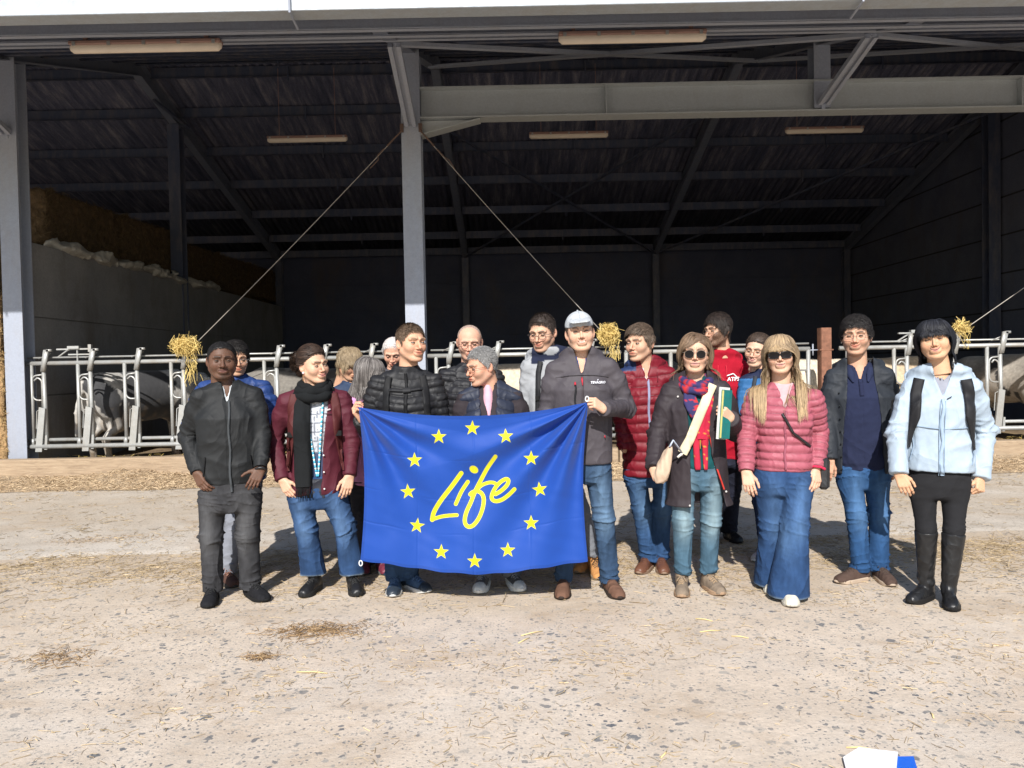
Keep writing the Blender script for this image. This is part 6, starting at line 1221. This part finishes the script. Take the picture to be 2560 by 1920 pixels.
# 12 ----------------------------------------------- red quilted jacket
T = make_person(dict(label='man in a dark red quilted jacket and brown shoes looking left', group=PEO, d=5.52, head=(1600, 812, 905), hyaw=-34, hpitch=2, hs=1.09, skin=(.60, .375, .275), hp=dict(open=.6, gaze=(-.3, 0), brow=(.06, .04, .028), nose=1.05, beard=((.2, .14, .1), .15, False)), hair=dict(line='short', t=.007, top=.010, front=.008, col=(.06, .040, .028), col2=(.17, .12, .085), len=.045, n=3200, steps=5, comb='side', sd=-1.0, jit=.08),
    sh=((1560, 936), (1670, 932)), el=((1548, 1040, .02), (1690, 1040, .02)), hands=(None, None), hip=((1586, 1172), (1658, 1170)), feet=((1594, 5.40, -22), (1660, 5.37, 4)), top=dict(name='quilted_jacket', hem=-.045, A=(.18, .185, .18, .185), B=(.13, .13, .13, .135), rs=(.078, .068, .052), style='puffer', pitch=.066, collar='hood', hr=.108, hz=.015, ht=.034, nb=.01, v=.05, vw=.04, col=(.16, .007, .016), seed=7, colf=lambda c, x, y, s, i, V, T: np.where(((s > T.L + .0) & (x < -.07) & (s > T.L + .02))[:, None], np.array([.02, .035, .10]), c)), inner=dict(name='shirt', hem=.2, A=(.13,) * 4, B=(.10,) * 4, col=(.55, .52, .55), collar='stand', cr=.060, ch=.05, v=.06, vw=.02, mat=CLOTH, sleeveless=True),
    legs=dict(name='jeans', r=(.090, .072, .068), hip=(.165, .118), col=(.025, .062, .145), fade=(.08, .15, .26), denim=True, wr=.012), shoe=dict(col=(.13, .055, .032), solec=(.25, .17, .12), lace=(.08, .03, .02), L=.285)))
zipper(T, (.25, .26, .38), .01, T.L - .04, -.03, .016)
mb = MB(); mb.tube(front_pts(T, T.ft, [.075, .078, .076], [T.L + .01, T.L - .03, T.L - .06], .014), .003, 5, (.12, .01, .018)); mb.build('drawcord', NYLON, T.top, True, True)
# 14 ----------------------------------------------- bearded man, red hoodie
T = make_person(dict(label='bearded man in glasses and a bright red hoodie at the back', group=PEO, d=6.2, head=(1794, 786, 869), hyaw=-48, hpitch=2, hs=1.06, skin=(.58, .36, .26), hp=dict(open=.6, brow=(.02, .014, .01), nose=1.1, beard=((.045, .022, .013), .93, True)), hair=dict(line='short', t=.009, top=.016, front=.004, col=(.018, .013, .011), col2=(.05, .035, .028), len=.055, n=2800, steps=6, comb='side', sd=.6, jit=.15, curl=.12), glasses=('metal', (.12, .08, .06)),
    sh=((1756, 914), (1852, 912)), el=((1742, 1020, .02), (1872, 1020, .02)), hands=(None, None), hip=((1778, 1130), (1838, 1130)), feet=((1776, 6.2, -5), (1852, 6.25, 25)), top=dict(name='hoodie', hem=-.05, A=(.17, .175, .17, .18), B=(.12, .125, .12, .13), rs=(.076, .066, .05), collar='hood', hr=.112, hz=.018, ht=.038, nb=.025, col=(.33, .008, .022), mat=KNIT, wr=.013, seed=9), legs=dict(name='jeans', r=(.092, .075, .068), hip=(.165, .118), col=(.018, .020, .034), denim=True), shoe=dict(col=(.015, .015, .017), solec=(.02, .02, .02), lace=(.02, .02, .02))))
text_on(T.root, T, T.ft, 'ATPS', .035, T.L - .125, .042, (.85, .80, .80), .012, .1, 'chest_print'); mb = MB(); strip(mb, T, T.ft, [(.030, T.L - .085), (.085, T.L - .068), (.115, T.L - .10)], .008, .002, .010, 16, (.8, .75, .75)); mb.build('roof_emblem', CLOTH, T.top, True, True)
mb = MB()
for s in (-1, 1): mb.tube(front_pts(T, T.ft, [s * .03, s * .034, s * .030], [T.L - .0, T.L - .04, T.L - .10], .012), .0035, 5, (.55, .03, .05))
mb.build('drawcords', CLOTH, T.top, True, True)
# 15 ----------------------------------------------- woman, blue jacket
T = make_person(dict(label='smiling woman in glasses and a blue jacket behind the woman in pink', group=PEO, d=5.92, head=(1893, 836, 918), hyaw=-20, hpitch=6, hroll=8, hs=1.02, skin=(.64, .42, .32), hp=dict(jaw=.93, smile=1.3, open=.4, cheek=.002, brow=(.07, .045, .03), lip=(.5, .22, .19)), hair=dict(line='back', t=.010, top=.008, col=(.040, .026, .019), col2=(.11, .075, .055), len=.10, n=2400, steps=7, comb='back', bun=(0, .12, .02), grav=.0, jit=.03, w=.0014, blobs=[((0, .115, .02), (0, .12, .01), .028, .025)]), glasses=('round', (.30, .13, .06)),
    sh=((1866, 950), (1962, 948)), el=((1850, 1050, .02), (1975, 1050, .02)), hands=(None, None), hip=((1888, 1165), (1948, 1165)), feet=((1882, 5.68, -35), (1945, 5.75, 5)), top=dict(hem=-.04, A=(.17, .17, .15, .165), B=(.12,) * 4, rs=(.072, .064, .05), collar='stand', ch=.095, col=(.030, .125, .30), seed=3, wr=.012, colf=lambda c, x, y, s, i, V, T: np.where((s > T.L + .01)[:, None], np.array([.012, .018, .05]), c)), legs=dict(name='jeans', r=(.085, .068, .060), hip=(.16, .115), col=(.020, .035, .085), denim=True), shoe=dict(name='trainer', col=(.42, .40, .40), solec=(.6, .6, .58), lace=(.5, .5, .5), L=.25)))
strap_pair(T, .095, .030, (.03, .035, .045), 'dark backpack strap over the blue jacket', sides=(-1,), clip=False)
# 17 ----------------------------------------------- navy polo, open jacket
T = make_person(dict(label='curly haired man in glasses, navy polo and open dark jacket', group=PEO, d=5.22, head=(2140, 792, 890), hyaw=-4, hpitch=1, hs=1.08, skin=(.58, .35, .255), hp=dict(w=1.0, nose=1.2, smile=1.1, open=.5, brow=(.02, .014, .01), beard=((.13, .09, .07), .28, False), iris=(.04, .02, .01)), hair=dict(line='full', t=.008, top=.012, hug=.5, col=(.010, .008, .008), col2=(.035, .030, .028), len=.045, n=3200, steps=6, comb='curl', jit=.5, curl=.6, rough=.005), glasses=('metal', (.30, .22, .18)),
    sh=((2086, 936), (2212, 934)), el=((2064, 1050, .03), (2240, 1052, .03)), wr=((2074, 1150, -.06), (2238, 1150, -.02)), hands=(('relax', (2066, 1190, -.06), None, None), ('relax', None, None, None)), hip=((2122, 1176), (2192, 1172)), feet=((2088, 5.10, -48), (2232, 4.98, 18)),
    inner=dict(name='polo_shirt', hem=-.0, A=(.168, .170, .172, .178), B=(.13, .13, .135, .135), v=.05, vw=.035, nb=.025, collar='stand', cr=.070, ch=.045, rs=(.06, .05, .045), col=(.018, .023, .054), mat=KNIT, sleeveless=True, rib=True, wr=.010), top=dict(hem=-.02, A=(.185, .19, .19, .195), B=(.135, .135, .13, .13), off=.004, rs=(.082, .070, .055), collar='hood', hr=.118, hz=.008, col=(.022, .026, .033), wr=.014, seed=11, open=([-.05, .15, .35, .5, .62], [-.135, -.125, -.105, -.085, -.075], [.125, .12, .11, .095, .08])),
    legs=dict(name='jeans', r=(.092, .072, .066), hip=(.165, .118), col=(.020, .062, .155), fade=(.07, .15, .29), denim=True, wr=.013), shoe=dict(col=(.075, .048, .038), solec=(.42, .33, .25), lace=(.06, .04, .03), L=.285, mat=SUEDE)))
mb = MB()
for s in (-1, 1): mb = MB(); strip(mb, T, T.fi, [(s * .066, T.L + .045), (s * .060, T.L - .0), (s * .045, T.L - .05)], [.03, .045, .012], .006, .006, 14, (.020, .026, .060)); mb.build('collar_flap', KNIT, T.root, True, True)
mb = MB(); strip(mb, T, T.fi, [(.0, T.L - .03), (.002, T.L - .14)], .026, .003, .005, 14, (.017, .021, .050)); mb.build('placket', KNIT, T.root, True, True)
mb = MB()
for s_ in np.linspace(.02, T.L - .12, 7): mb.ball(front_pts(T, T.ft, [-.138], [s_], .008)[0], (.006, .004, .006), 6, (.015, .017, .02))
mb.build('snap_buttons', RUBBER, T.top, True, True)
# 13 ----------------------------------------------- long dark coat, teal sweater
T = make_person(dict(label='woman in aviator sunglasses, open long dark coat, red scarf and teal sweater', group=PEO, d=5.0, head=(1738, 836, 931), hyaw=0, hpitch=0, hroll=2, hs=1.07, skin=(.62, .40, .30), hp=dict(w=.98, jaw=.98, smile=.2, nose=1.05, open=.3, brow=(.1, .07, .05), lip=(.5, .23, .2)), hair=dict(line='back', rootline='full', t=.007, top=.006, col=(.075, .045, .028), col2=(.26, .17, .11), len=.20, n=3400, steps=12, comb='down', partx=-.02, grav=.45, jit=.05, w=.002, body=True, tip=(.24, .16, .10), blobs=[((.072, .02, .0), (.078, .03, -.085), .022, .018), ((-.072, .02, .0), (-.078, .03, -.085), .022, .018)]), glasses=('aviator', (.25, .22, .18)),
    sh=((1676, 972), (1802, 968)), el=((1640, 1082, .04), (1842, 1080, .02)), wr=((1634, 1172, -.12), (1826, 1046, -.27)), hands=(('fist', (1650, 1205, -.20), (.5, .8, -.1), (.8, -.5, .1)), ('grip', (1800, 1024, -.33), (-.3, .8, .2), (.1, -.1, .95))), hip=((1706, 1178), (1782, 1176)), feet=((1703, 4.83, -2), (1806, 4.86, 26)),
    inner=dict(name='sweater', hem=.02, A=(.165, .165, .158, .165), B=(.125, .125, .12, .125), bust=.035, rs=(.05,) * 3, col=(.008, .065, .072), mat=KNIT, sleeveless=True, nb=-.02, wr=.008), top=dict(name='coat', hem=-.22, A=(.225, .20, .182, .190), B=(.15, .14, .13, .135), off=.004, rs=(.084, .074, .056), collar='hood', hr=.116, hz=.005, col=(.030, .023, .027), mat=NYLON, wr=.014, seed=13, open=([-.25, -.1, .1, .3, .45, .6], [-.05, -.045, -.045, -.05, -.06, -.06], [.17, .14, .085, .065, .07, .07])),
    legs=dict(name='jeans', r=(.090, .068, .054), hip=(.168, .12), col=(.050, .100, .145), fade=(.20, .275, .305), denim=True, wr=.010, hemz=.035, stack=1.0), shoe=dict(name='ankle_boot', col=(.20, .155, .115), solec=(.33, .22, .14), lace=(.32, .22, .13), hi=.165, sr=.050, sole=.028, nl=7, L=.25, w=.048, mat=SUEDE)))
of = outer(T); L = T.L
mb = MB(); strip(mb, T, T.fi, [(.072, L - .06), (.075, .25), (.10, .08), (.155, -.10)], .010, .006, .010, 40, (.42, .03, .02)); mb.build('coat_lining', NYLON, T.top, True, True)
def scarfc(P): k = sn(P, 22, 3) > .45; return np.where(k[:, None], np.array([.45, .03, .03]), np.array([.035, .032, .10]))
mb = MB()
for k, (rx, ry, dz, r) in enumerate(((.082, .088, .0, .028), (.092, .095, -.035, .030))):
    P = [T.ms + np.array([rx * math.cos(a), ry * math.sin(a) - .012, .055 + dz + .035 * math.sin(a)]) for a in np.linspace(0, 2 * math.pi, 33)]; mb.tube(P, [r * (1 + .18 * math.sin(i * 1.3 + k)) for i in range(33)], 12, (.04, .035, .1))
strip(mb, T, of, [(-.045, L + .02), (-.04, L - .08), (-.005, L - .16), (.03, L - .20)], [.06, .085, .08, .05], .022, .008, 30, (.04, .035, .1), 7, .003); V_ = np.concatenate(mb.v); cc = scarfc(V_)
n0 = len(V_); strip(mb, T, of, [(.065, L + .02), (.07, L - .06), (.045, L - .16), (.03, L - .24), (.03, L - .32)], [.06, .075, .07, .085, .08], .020, .010, 40, (.42, .02, .05), 7, .003)
strip(mb, T, of, [(-.005, L - .12), (-.012, .20), (-.005, .05), (0, -.02)], [.03, .036, .04, .02], .014, .010, 40, (.40, .02, .045), 5, .002); strip(mb, T, of, [(.05, L - .22), (.045, .18), (.045, .08), (.046, .0)], [.05, .035, .03, .02], .014, .010, 40, (.40, .02, .045), 5, .002)
for k in range(12): x = -.002 + k * .006; P = front_pts(T, of, [x, x + .004 * math.sin(k * 2)], [L - .31, L - .38 - .02 * math.sin(k)], .016); mb.tube(P, .0022, 5, (.5, .05, .05) if k % 3 else (.55, .33, .05))
for x in (0., .046): 
    for k in range(5): P = front_pts(T, of, [x + (k - 2) * .004, x + (k - 2) * .006], [-.01, -.07], .014); mb.tube(P, .002, 5, (.45, .1, .05))
Vall = np.concatenate(mb.v); call = np.concatenate(mb.c); call[:n0] = cc; pat = (sn(Vall[n0:], 34, 5) > .9)[:, None]; call[n0:] = np.where(pat, np.array([.55, .30, .05]), call[n0:]); mb.c = [call]; mb.v = [Vall]; mb.build('scarf', CLOTH, T.root, True, True)
mb = MB()
for (x_, s_) in ((-.115, L - .05), (-.10, .12), (-.06, -.20), (.17, -.12)): mb.ball(front_pts(T, T.ft, [x_], [s_], .008)[0], (.007, .005, .007), 6, (.55, .52, .5))
mb.build('snap_buttons', RUBBER, T.top, True, True)
# shoulder bag of the coat woman: wide cream strap and beige pouch
t = thing('shoulder_bag', 'beige pouch on a wide cream strap across the open dark coat', 'bag', T.wld(-.17, -.18, .02)); mb = MB()
strip(mb, T, of, [(.105, L + .025), (.03, L - .13), (-.05, .22), (-.098, .135)], [.052, .058, .058, .060], .012, .030, 50, (.66, .56, .38), 5); mb.build('strap', CLOTH, t, True, True)
bc = (W(1662, 1160, 4.78)); 
def bagf(P): p = (P - bc.astype(np.float32)) @ roty(.32).astype(np.float32); ww = .026 + .026 * np.clip((.10 - p[:, 2]) / .18, 0, 1); d = ((np.abs(p[:, 0]) / ww) ** 2.2 + (np.abs(p[:, 1]) / .045) ** 2.2 + (np.abs(p[:, 2]) / .125) ** 2.8) ** (1 / 2.3) - 1; return (d * .04 + .0035 * sn(P * [2, 1, .6], 14, 3)).astype(np.float32)
V, Q = snet(bagf, bc - .18, bc + .18, .007); link('pouch', mesh_np('pouch', V - root_of(t), Q, np.clip(np.array([.50, .37, .27]) * (1 + .12 * sn(V * [2, 1, .4], 18, 3)[:, None]), 0, 1)), CLOTH, t)
mb = MB(); tp = T.wld(-.098, -.20, .135); mb.tube([bc + (.025, -.03, .11), bc + (.045, -.04, .15), front_pts(T, of, [-.098], [.135], .035)[0]], .006, 6, (.45, .5, .6)); mb.box(front_pts(T, of, [-.105], [.13], .04)[0], (.065, .012, .014), rotz(0) @ roty(-.7), (.8, .78, .72)); mb.build('clip', RUBBER, t, True, True)
# notebook held by the coat woman
t = thing('notebook', 'teal notebook with papers held upright by the woman in the dark coat', 'notebook', W(1815, 1040, 4.66)); nb_c = W(1814, 1036, 4.70); Rn = rotz(.5) @ roty(.10)
mb = MB(); mb.box(nb_c, (.085, .010, .30), Rn, (.005, .13, .125), bev=.003); mb.build('cover', LEATHER, t, False, True); mb = MB(); mb.box(nb_c + Rn @ np.array([-.012, .010, .006]), (.082, .008, .318), Rn, (.62, .62, .58)); mb.box(nb_c + Rn @ np.array([-.038, -.007, .0]), (.012, .003, .29), Rn, (.50, .46, .16)); mb.build('papers', CLOTH, t, False, True)
# 16 ----------------------------------------------- pink puffer
T = make_person(dict(label='woman with long light brown hair and sunglasses in a pink puffer jacket and flared jeans', group=PEO, d=4.86, head=(1950, 842, 931), hyaw=0, hpitch=0, hroll=-2, hs=1.03, skin=(.62, .40, .30), hp=dict(w=.97, jaw=1.02, cheek=.003, smile=.6, lip=(.5, .24, .2), brow=(.1, .07, .05)), hair=dict(line='full', rootline='full', t=.007, top=.006, col=(.13, .09, .058), col2=(.33, .245, .165), len=.42, n=8500, steps=20, comb='down', fringe=.070, grav=.42, jit=.035, w=.0022, xd=.30, body=True, tip=(.42, .295, .165), blobs=[((.068, .02, .0), (.092, .02, -.13), .018, .022), ((-.068, .02, .0), (-.092, .02, -.13), .018, .022), ((.105, .0, -.12), (.125, -.05, -.22), .026, .026), ((-.105, .0, -.12), (-.125, -.05, -.22), .026, .026)][:2]), glasses=('sun', (.012, .012, .012)),
    sh=((1888, 992), (2034, 990)), el=((1862, 1085, .03), (2052, 1085, .03)), wr=((1866, 1180, -.08), (2042, 1172, -.08)), hands=(('relax', (1874, 1222, -.12), None, None), ('relax', (2042, 1216, -.12), None, None)), hip=((1922, 1188), (1996, 1186)), feet=((1925, 4.86, -8), (1980, 4.60, 4)),
    top=dict(name='puffer_jacket', hem=.035, A=(.172, .176, .163, .172), B=(.125, .13, .12, .13), bust=.03, rs=(.080, .070, .055), style='puffer', pitch=.050, collar='puffy', ch=.055, v=.09, vw=.05, col=(.33, .085, .115), seed=14), inner=dict(name='turtleneck', hem=.2, A=(.13,) * 4, B=(.10,) * 4, collar='puffy', ch=.095, nb=.06, cr=.072, off=.0, col=(.50, .34, .36), mat=KNIT, sleeveless=True),
    legs=dict(name='flared_jeans', r=(.102, .088, .135), hip=(.178, .125), col=(.020, .050, .125), fade=(.06, .12, .235), denim=True, wr=.008, hemz=-.055, hemcol=(.25, .33, .42), stack=.2), shoe=dict(col=(.62, .58, .48), solec=(.45, .42, .36), L=.25, w=.050, mat=CLOTH, toeh=.05)))
zipper(T, (.26, .07, .10), .0, T.L - .06, .05, .014)
t = thing('crossbody_bag', 'thin black bag strap crossing the pink puffer jacket', 'bag', T.wld(.16, -.1, .1)); mb = MB(); strip(mb, T, T.ft, [(-.02, T.L - .10), (.045, T.L - .22), (.155, .19)], .016, .008, .010, 50, (.015, .013, .014)); mb.build('strap', LEATHER, t, True, True); mb = MB(); mb.box(T.wld(.235, .03, .02), (.07, .16, .20), T.M, (.02, .02, .022), bev=.02); mb.build('bag', LEATHER, t, False, True)
mb = MB(); E, Wp = T.arms[1][1:]; dn = nrm(Wp - E); a_ = nrm(np.cross(dn, (0, 1, 0))); b_ = np.cross(dn, a_); mb.tube([Wp + dn * .004 + (a_ * math.cos(t_) + b_ * math.sin(t_)) * (.046 + .004 * math.sin(9 * t_)) for t_ in np.linspace(0, 6.28, 33)], .008, 6, (.55, .03, .08), caps=False); mb.build('cuff', KNIT, T.root, True, True)
# 18 ----------------------------------------------- pale blue jacket
T = make_person(dict(label='young woman with a black bob in a pale blue jacket, black leggings and tall boots', group=PEO, d=4.72, head=(2336, 800, 900), hyaw=-2, hpitch=0, hroll=-8, hs=1.02, skin=(.60, .375, .25), hp=dict(w=1.0, jaw=1.08, cheek=.004, nose=1.0, smile=1.5, open=.15, lip=(.5, .22, .18), brow=(.03, .02, .015)), hair=dict(line='bob', rootline='full', t=.007, top=.008, col=(.008, .008, .010), col2=(.035, .036, .045), len=.18, n=4200, steps=12, comb='down', fringe=.075, grav=.5, jit=.03, w=.0022, blobs=[((.068, .02, -.0), (.066, .025, -.09), .018, .014), ((-.068, .02, -.0), (-.066, .025, -.09), .018, .014), ((0, .06, 0), (0, .065, -.10), .05, .04)]),
    sh=((2280, 962), (2428, 956)), el=((2238, 1080, .04), (2466, 1078, .04)), wr=((2248, 1184, -.06), (2450, 1196, -.06)), hands=(('relax', (2262, 1216, -.08), None, None), ('fist', (2450, 1225, -.10), (-.3, .9, 0), (-.9, -.3, 0))), hip=((2306, 1196), (2388, 1194)), feet=((2270, 4.64, -34), (2381, 4.47, 2)),
    top=dict(hem=.045, A=(.195, .198, .185, .190), B=(.14, .14, .135, .135), bust=.02, rs=(.084, .076, .062), collar='hood', hr=.122, ht=.050, nb=.0, v=.08, vw=.055, col=(.35, .425, .505), mat=NYLON, wr=.016, wl=.075, cuffw=.05, seed=15, cuff=.005, colf=lambda c, x, y, s, i, V, T: np.where(((s > T.L + .02) & ((x / .105) ** 2 + ((y - .05) / .10) ** 2 < 1.05))[:, None], np.array([.30, .31, .38]), c)), inner=dict(name='sweater', hem=.2, A=(.13,) * 4, B=(.105,) * 4, col=(.27, .28, .33), mat=KNIT, sleeveless=True, nb=-.01),
    legs=dict(name='leggings', r=(.090, .060, .045), hip=(.168, .12), col=(.018, .018, .020), mat=KNIT, wr=.004, hemz=.2), shoe=dict(name='tall_boot', col=(.012, .012, .013), solec=(.015, .014, .014), hi=.40, sr=.068, L=.25, w=.046, sole=.03)))
zipper(T, (.30, .39, .50), -.002, T.L - .09, .03, .018, wob=.006); mb = MB()
for x in (-.014, .014): strip(mb, T, T.ft, [(x, T.L - .1), (x - .004, .3), (x, .03)], .003, .002, .006, 50, (.28, .38, .5))
strip(mb, T, T.ft, [(-.17, .325), (0, .31), (.15, .325)], .004, .002, .004, 40, (.25, .34, .45)); strip(mb, T, T.ft, [(-.165, .30), (-.15, .20), (-.17, .11)], .005, .002, .004, 24, (.30, .40, .52)); strip(mb, T, T.ft, [(.16, .24), (.175, .16), (.165, .10)], .005, .002, .004, 24, (.25, .34, .45)); mb.build('seams', NYLON, T.top, True, True)
mb = MB(); mb.tube(front_pts(T, T.ft, [.02, .045], [T.L - .09, T.L - .075], .010), .003, 5, (.05, .05, .06)); mb.build('chest_emblem', NYLON, T.top, True, True)
strap_pair(T, .142, .060, (.014, .014, .016), 'black backpack worn over the pale blue jacket', clip=False, bot=.17)
# ------------------------------------------------------------------ the flag
def FZ(x, y, d): return W(860 + x * .3376, 980 + y * .3376, d)
def seg_d(p, pts):
    pts = np.array(pts, float); d = np.full(len(p), 1e9)
    for a, b in zip(pts[:-1], pts[1:]): ba = b - a; t = np.clip(((p - a) @ ba) / (ba @ ba), 0, 1); d = np.minimum(d, np.linalg.norm(p - a - t[:, None] * ba, axis=1))
    return d
def crv(pts, n=14):
    P = np.array(pts, float); Q = np.vstack([2 * P[0] - P[1], P, 2 * P[-1] - P[-2]]); out = []
    for i in range(1, len(Q) - 2):
        for t in np.linspace(0, 1, n, endpoint=False): out.append(.5 * ((2 * Q[i]) + (Q[i + 1] - Q[i - 1]) * t + (2 * Q[i - 1] - 5 * Q[i] + 4 * Q[i + 1] - Q[i + 2]) * t ** 2 + (3 * Q[i] - Q[i - 1] - 3 * Q[i + 1] + Q[i + 2]) * t ** 3))
    return np.array(out + [Q[-2]])
LK = lambda pts: [((1060 + x * .12658 - 860) / .3376, (1120 + y * .12658 - 980) / .3376) for x, y in pts]
STROKES = [(crv(LK([(735, 498), (560, 740), (330, 1040), (200, 1260), (162, 1415)])), 16.5), (crv(LK([(162, 1410), (330, 1358), (480, 1335), (648, 1325)])), 13.5), (crv(LK([(865, 668), (740, 860), (628, 1105)])), 14),
    (crv(LK([(1410, 170), (1250, 400), (1110, 660), (1000, 880), (930, 1060), (840, 1260), (805, 1420), (830, 1520), (900, 1555), (990, 1510), (1090, 1370), (1160, 1180), (1180, 1010), (1140, 900), (1050, 850), (960, 875), (915, 915)])), 15), (crv(LK([(1060, 800), (1150, 730), (1270, 685), (1370, 685), (1440, 720)])), 13),
    (crv(LK([(1415, 910), (1530, 840), (1640, 730), (1665, 640), (1610, 615), (1500, 680), (1400, 800), (1345, 920), (1345, 1010), (1420, 1050), (1540, 1020), (1680, 920), (1785, 815)])), 14.5)]
STARS = [(950, 268), (1198, 328), (1386, 492), (1449, 722), (1386, 970), (1213, 1172), (968, 1253), (720, 1185), (541, 990), (474, 738), (523, 505), (702, 332)]
def flag_pattern(p):
    y = np.zeros(len(p)); aa = 2.2
    for pts, r in STROKES: y = np.maximum(y, np.clip((r - seg_d(p, pts)) / aa + .5, 0, 1))
    dc = LK([(985, 425)])[0]; q = p - dc; c_, s_ = math.cos(-.55), math.sin(-.55); q = np.stack([q[:, 0] * c_ - q[:, 1] * s_, q[:, 0] * s_ + q[:, 1] * c_], 1); y = np.maximum(y, np.clip((1 - np.hypot(q[:, 0] / 34, q[:, 1] / 26)) * 12 + .5, 0, 1))
    for i, (cx, cy) in enumerate(STARS):
        q = p - (cx, cy); m = np.hypot(q[:, 0], q[:, 1]) < 64; a = np.arctan2(q[m, 0], -q[m, 1]) + (-.03, .05, .0, .12, .02, .0, .0, -.03, -.12, .08, .03, .0)[i]; a = np.mod(a + math.pi / 5, 2 * math.pi / 5) - math.pi / 5; r = np.hypot(q[m, 0], q[m, 1]); Ro, Ri = 59, 23.5
        ax = r * np.cos(a); ay = r * np.abs(np.sin(a)); ex, ey = Ri * math.cos(math.pi / 5) - Ro, Ri * math.sin(math.pi / 5); l = math.hypot(ex, ey); sd_ = ((ax - Ro) * ey - ay * ex) / l; y[m] = np.maximum(y[m], np.clip(-sd_ / aa + .5, 0, 1))
    return y
nu, nv = 560, 390; U, Vv = np.meshgrid(np.linspace(0, 1, nu), np.linspace(0, 1, nv), indexing='ij'); u, v = U.ravel(), Vv.ravel()
tx = 108 + (1808 - 108) * u; ty_ = (112 * (1 - u) + 74 * u) + 4 * u * (1 - u) * 84; bxx = 122 + (1806 - 122) * u; by = (1246 * (1 - u) + 1256 * u) + 4 * u * (1 - u) * 88 - 10 * np.sin(u * 9)
fx = tx * (1 - v) + bxx * v + 36 * np.sin(math.pi * v) * (1 - 2 * u) * np.abs(1 - 2 * u); fy = ty_ * (1 - v) + by * v + 4 * np.sin(u * 40) * v
dep = np.zeros(len(u)); 
def rays(cx, cy, k, amp, ph, lo, hi):
    ax_ = (u - cx) * 1.47; ay_ = (v - cy); r = np.hypot(ax_, ay_); a = np.arctan2(ay_, np.abs(ax_)); return amp * np.sin(a * k + ph + .5 * np.sin(r * 3)) * np.clip(r / .25, 0, 1) * np.exp(-(r / hi) ** 2) * np.clip((a - lo) / .2, 0, 1)
dep += rays(1, 0, 13, .046, .6, .12, .95) + rays(0, 0, 11, .038, 2.0, .15, .80) + .024 * np.sin(u * 7 + 1.0) * v * (1 - .3 * v) + .012 * np.sin(u * 21 + 2 * v) * v ** 2 + .05 * np.sin(math.pi * u) * np.sin(math.pi * v)
P3 = np.c_[u * 1.5, v, np.zeros(len(u))]; dep += .0035 * sn(P3, 2.5, 3) + .0012 * sn(P3, 7, 5)
for (v0, a0) in ((.27, .0022), (.52, .0014), (.74, .002)): dep += a0 * np.exp(-((v - v0 - .02 * np.sin(u * 5)) / .006) ** 2) * np.clip(1.2 * sn(P3, 1.5, int(v0 * 10)) + .5, 0, 1)
for u0 in (.25, .5, .75): dep += .0018 * np.exp(-((u - u0) / .004) ** 2)
dF = 4.70 + dep; Vw = np.zeros((len(u), 3)); dirx = (860 + fx * .3376 - CXP) / FPX; diry = -(980 + fy * .3376 - CYP) / FPX; D3 = np.stack([dirx, diry, -np.ones(len(u))], 1) @ CMN.T; Vw = np.array([0, 0, CAM_H]) + D3 * (dF / D3[:, 1])[:, None]
yl = flag_pattern(np.c_[fx, fy]); blue = np.array([.010, .066, .36]); hem = ((v < .022) | (v > .982) | (u < .012) | (u > .990)); colr = blue * np.where(hem, .85, 1)[:, None] * (1 - yl[:, None]) + np.array([.74, .68, .015]) * yl[:, None]
ii, jj = np.meshgrid(np.arange(nu - 1), np.arange(nv - 1), indexing='ij'); a_ = (ii * nv + jj).ravel(); Qf = np.stack([a_, a_ + nv, a_ + nv + 1, a_ + 1], 1)
FLAGM, nt_, bf = newmat('flag_cloth'); at_ = nd(nt_, 'ShaderNodeVertexColor'); at_.layer_name = 'Col'; nt_.links.new(at_.outputs[0], bf.inputs[0]); bf.inputs['Roughness'].default_value = .62; bf.inputs['Specular IOR Level'].default_value = .3; bf.inputs['Sheen Weight'].default_value = .15
tr_ = nd(nt_, 'ShaderNodeBsdfTranslucent'); nt_.links.new(at_.outputs[0], tr_.inputs[0]); mx_ = nd(nt_, 'ShaderNodeMixShader'); mx_.inputs[0].default_value = .18; nt_.links.new(bf.outputs[0], mx_.inputs[1]); nt_.links.new(tr_.outputs[0], mx_.inputs[2]); nt_.links.new(mx_.outputs[0], nt_.nodes['Material Output'].inputs[0])
t = thing('flag', 'large blue flag with twelve yellow stars and the yellow word Life', 'flag', (Vw[:, 0].mean(), 4.7, .3))
nrmF = vnorm(Vw, Qf); Vb2 = Vw + np.array([0, .0012, 0]); o = link('cloth', mesh_np('flag', np.vstack([Vw, Vb2]) - root_of(t), [np.vstack([Qf, Qf[:, ::-1] + len(Vw)])], np.vstack([colr, colr])), FLAGM, t)
mb = MB()
for (x, y) in ((1800, 52), (124, 1268)): c = FZ(x, y, 4.69); mb.tube([c + np.array([math.cos(a) * .010 + (0 if abs(a) > 0 else 0), 0, math.sin(a) * .016]) for a in np.linspace(0, 2 * math.pi, 17)], .0035, 6, (.75, .75, .74), caps=False)
mb.build('eyelets', RUBBER, t, True, True)
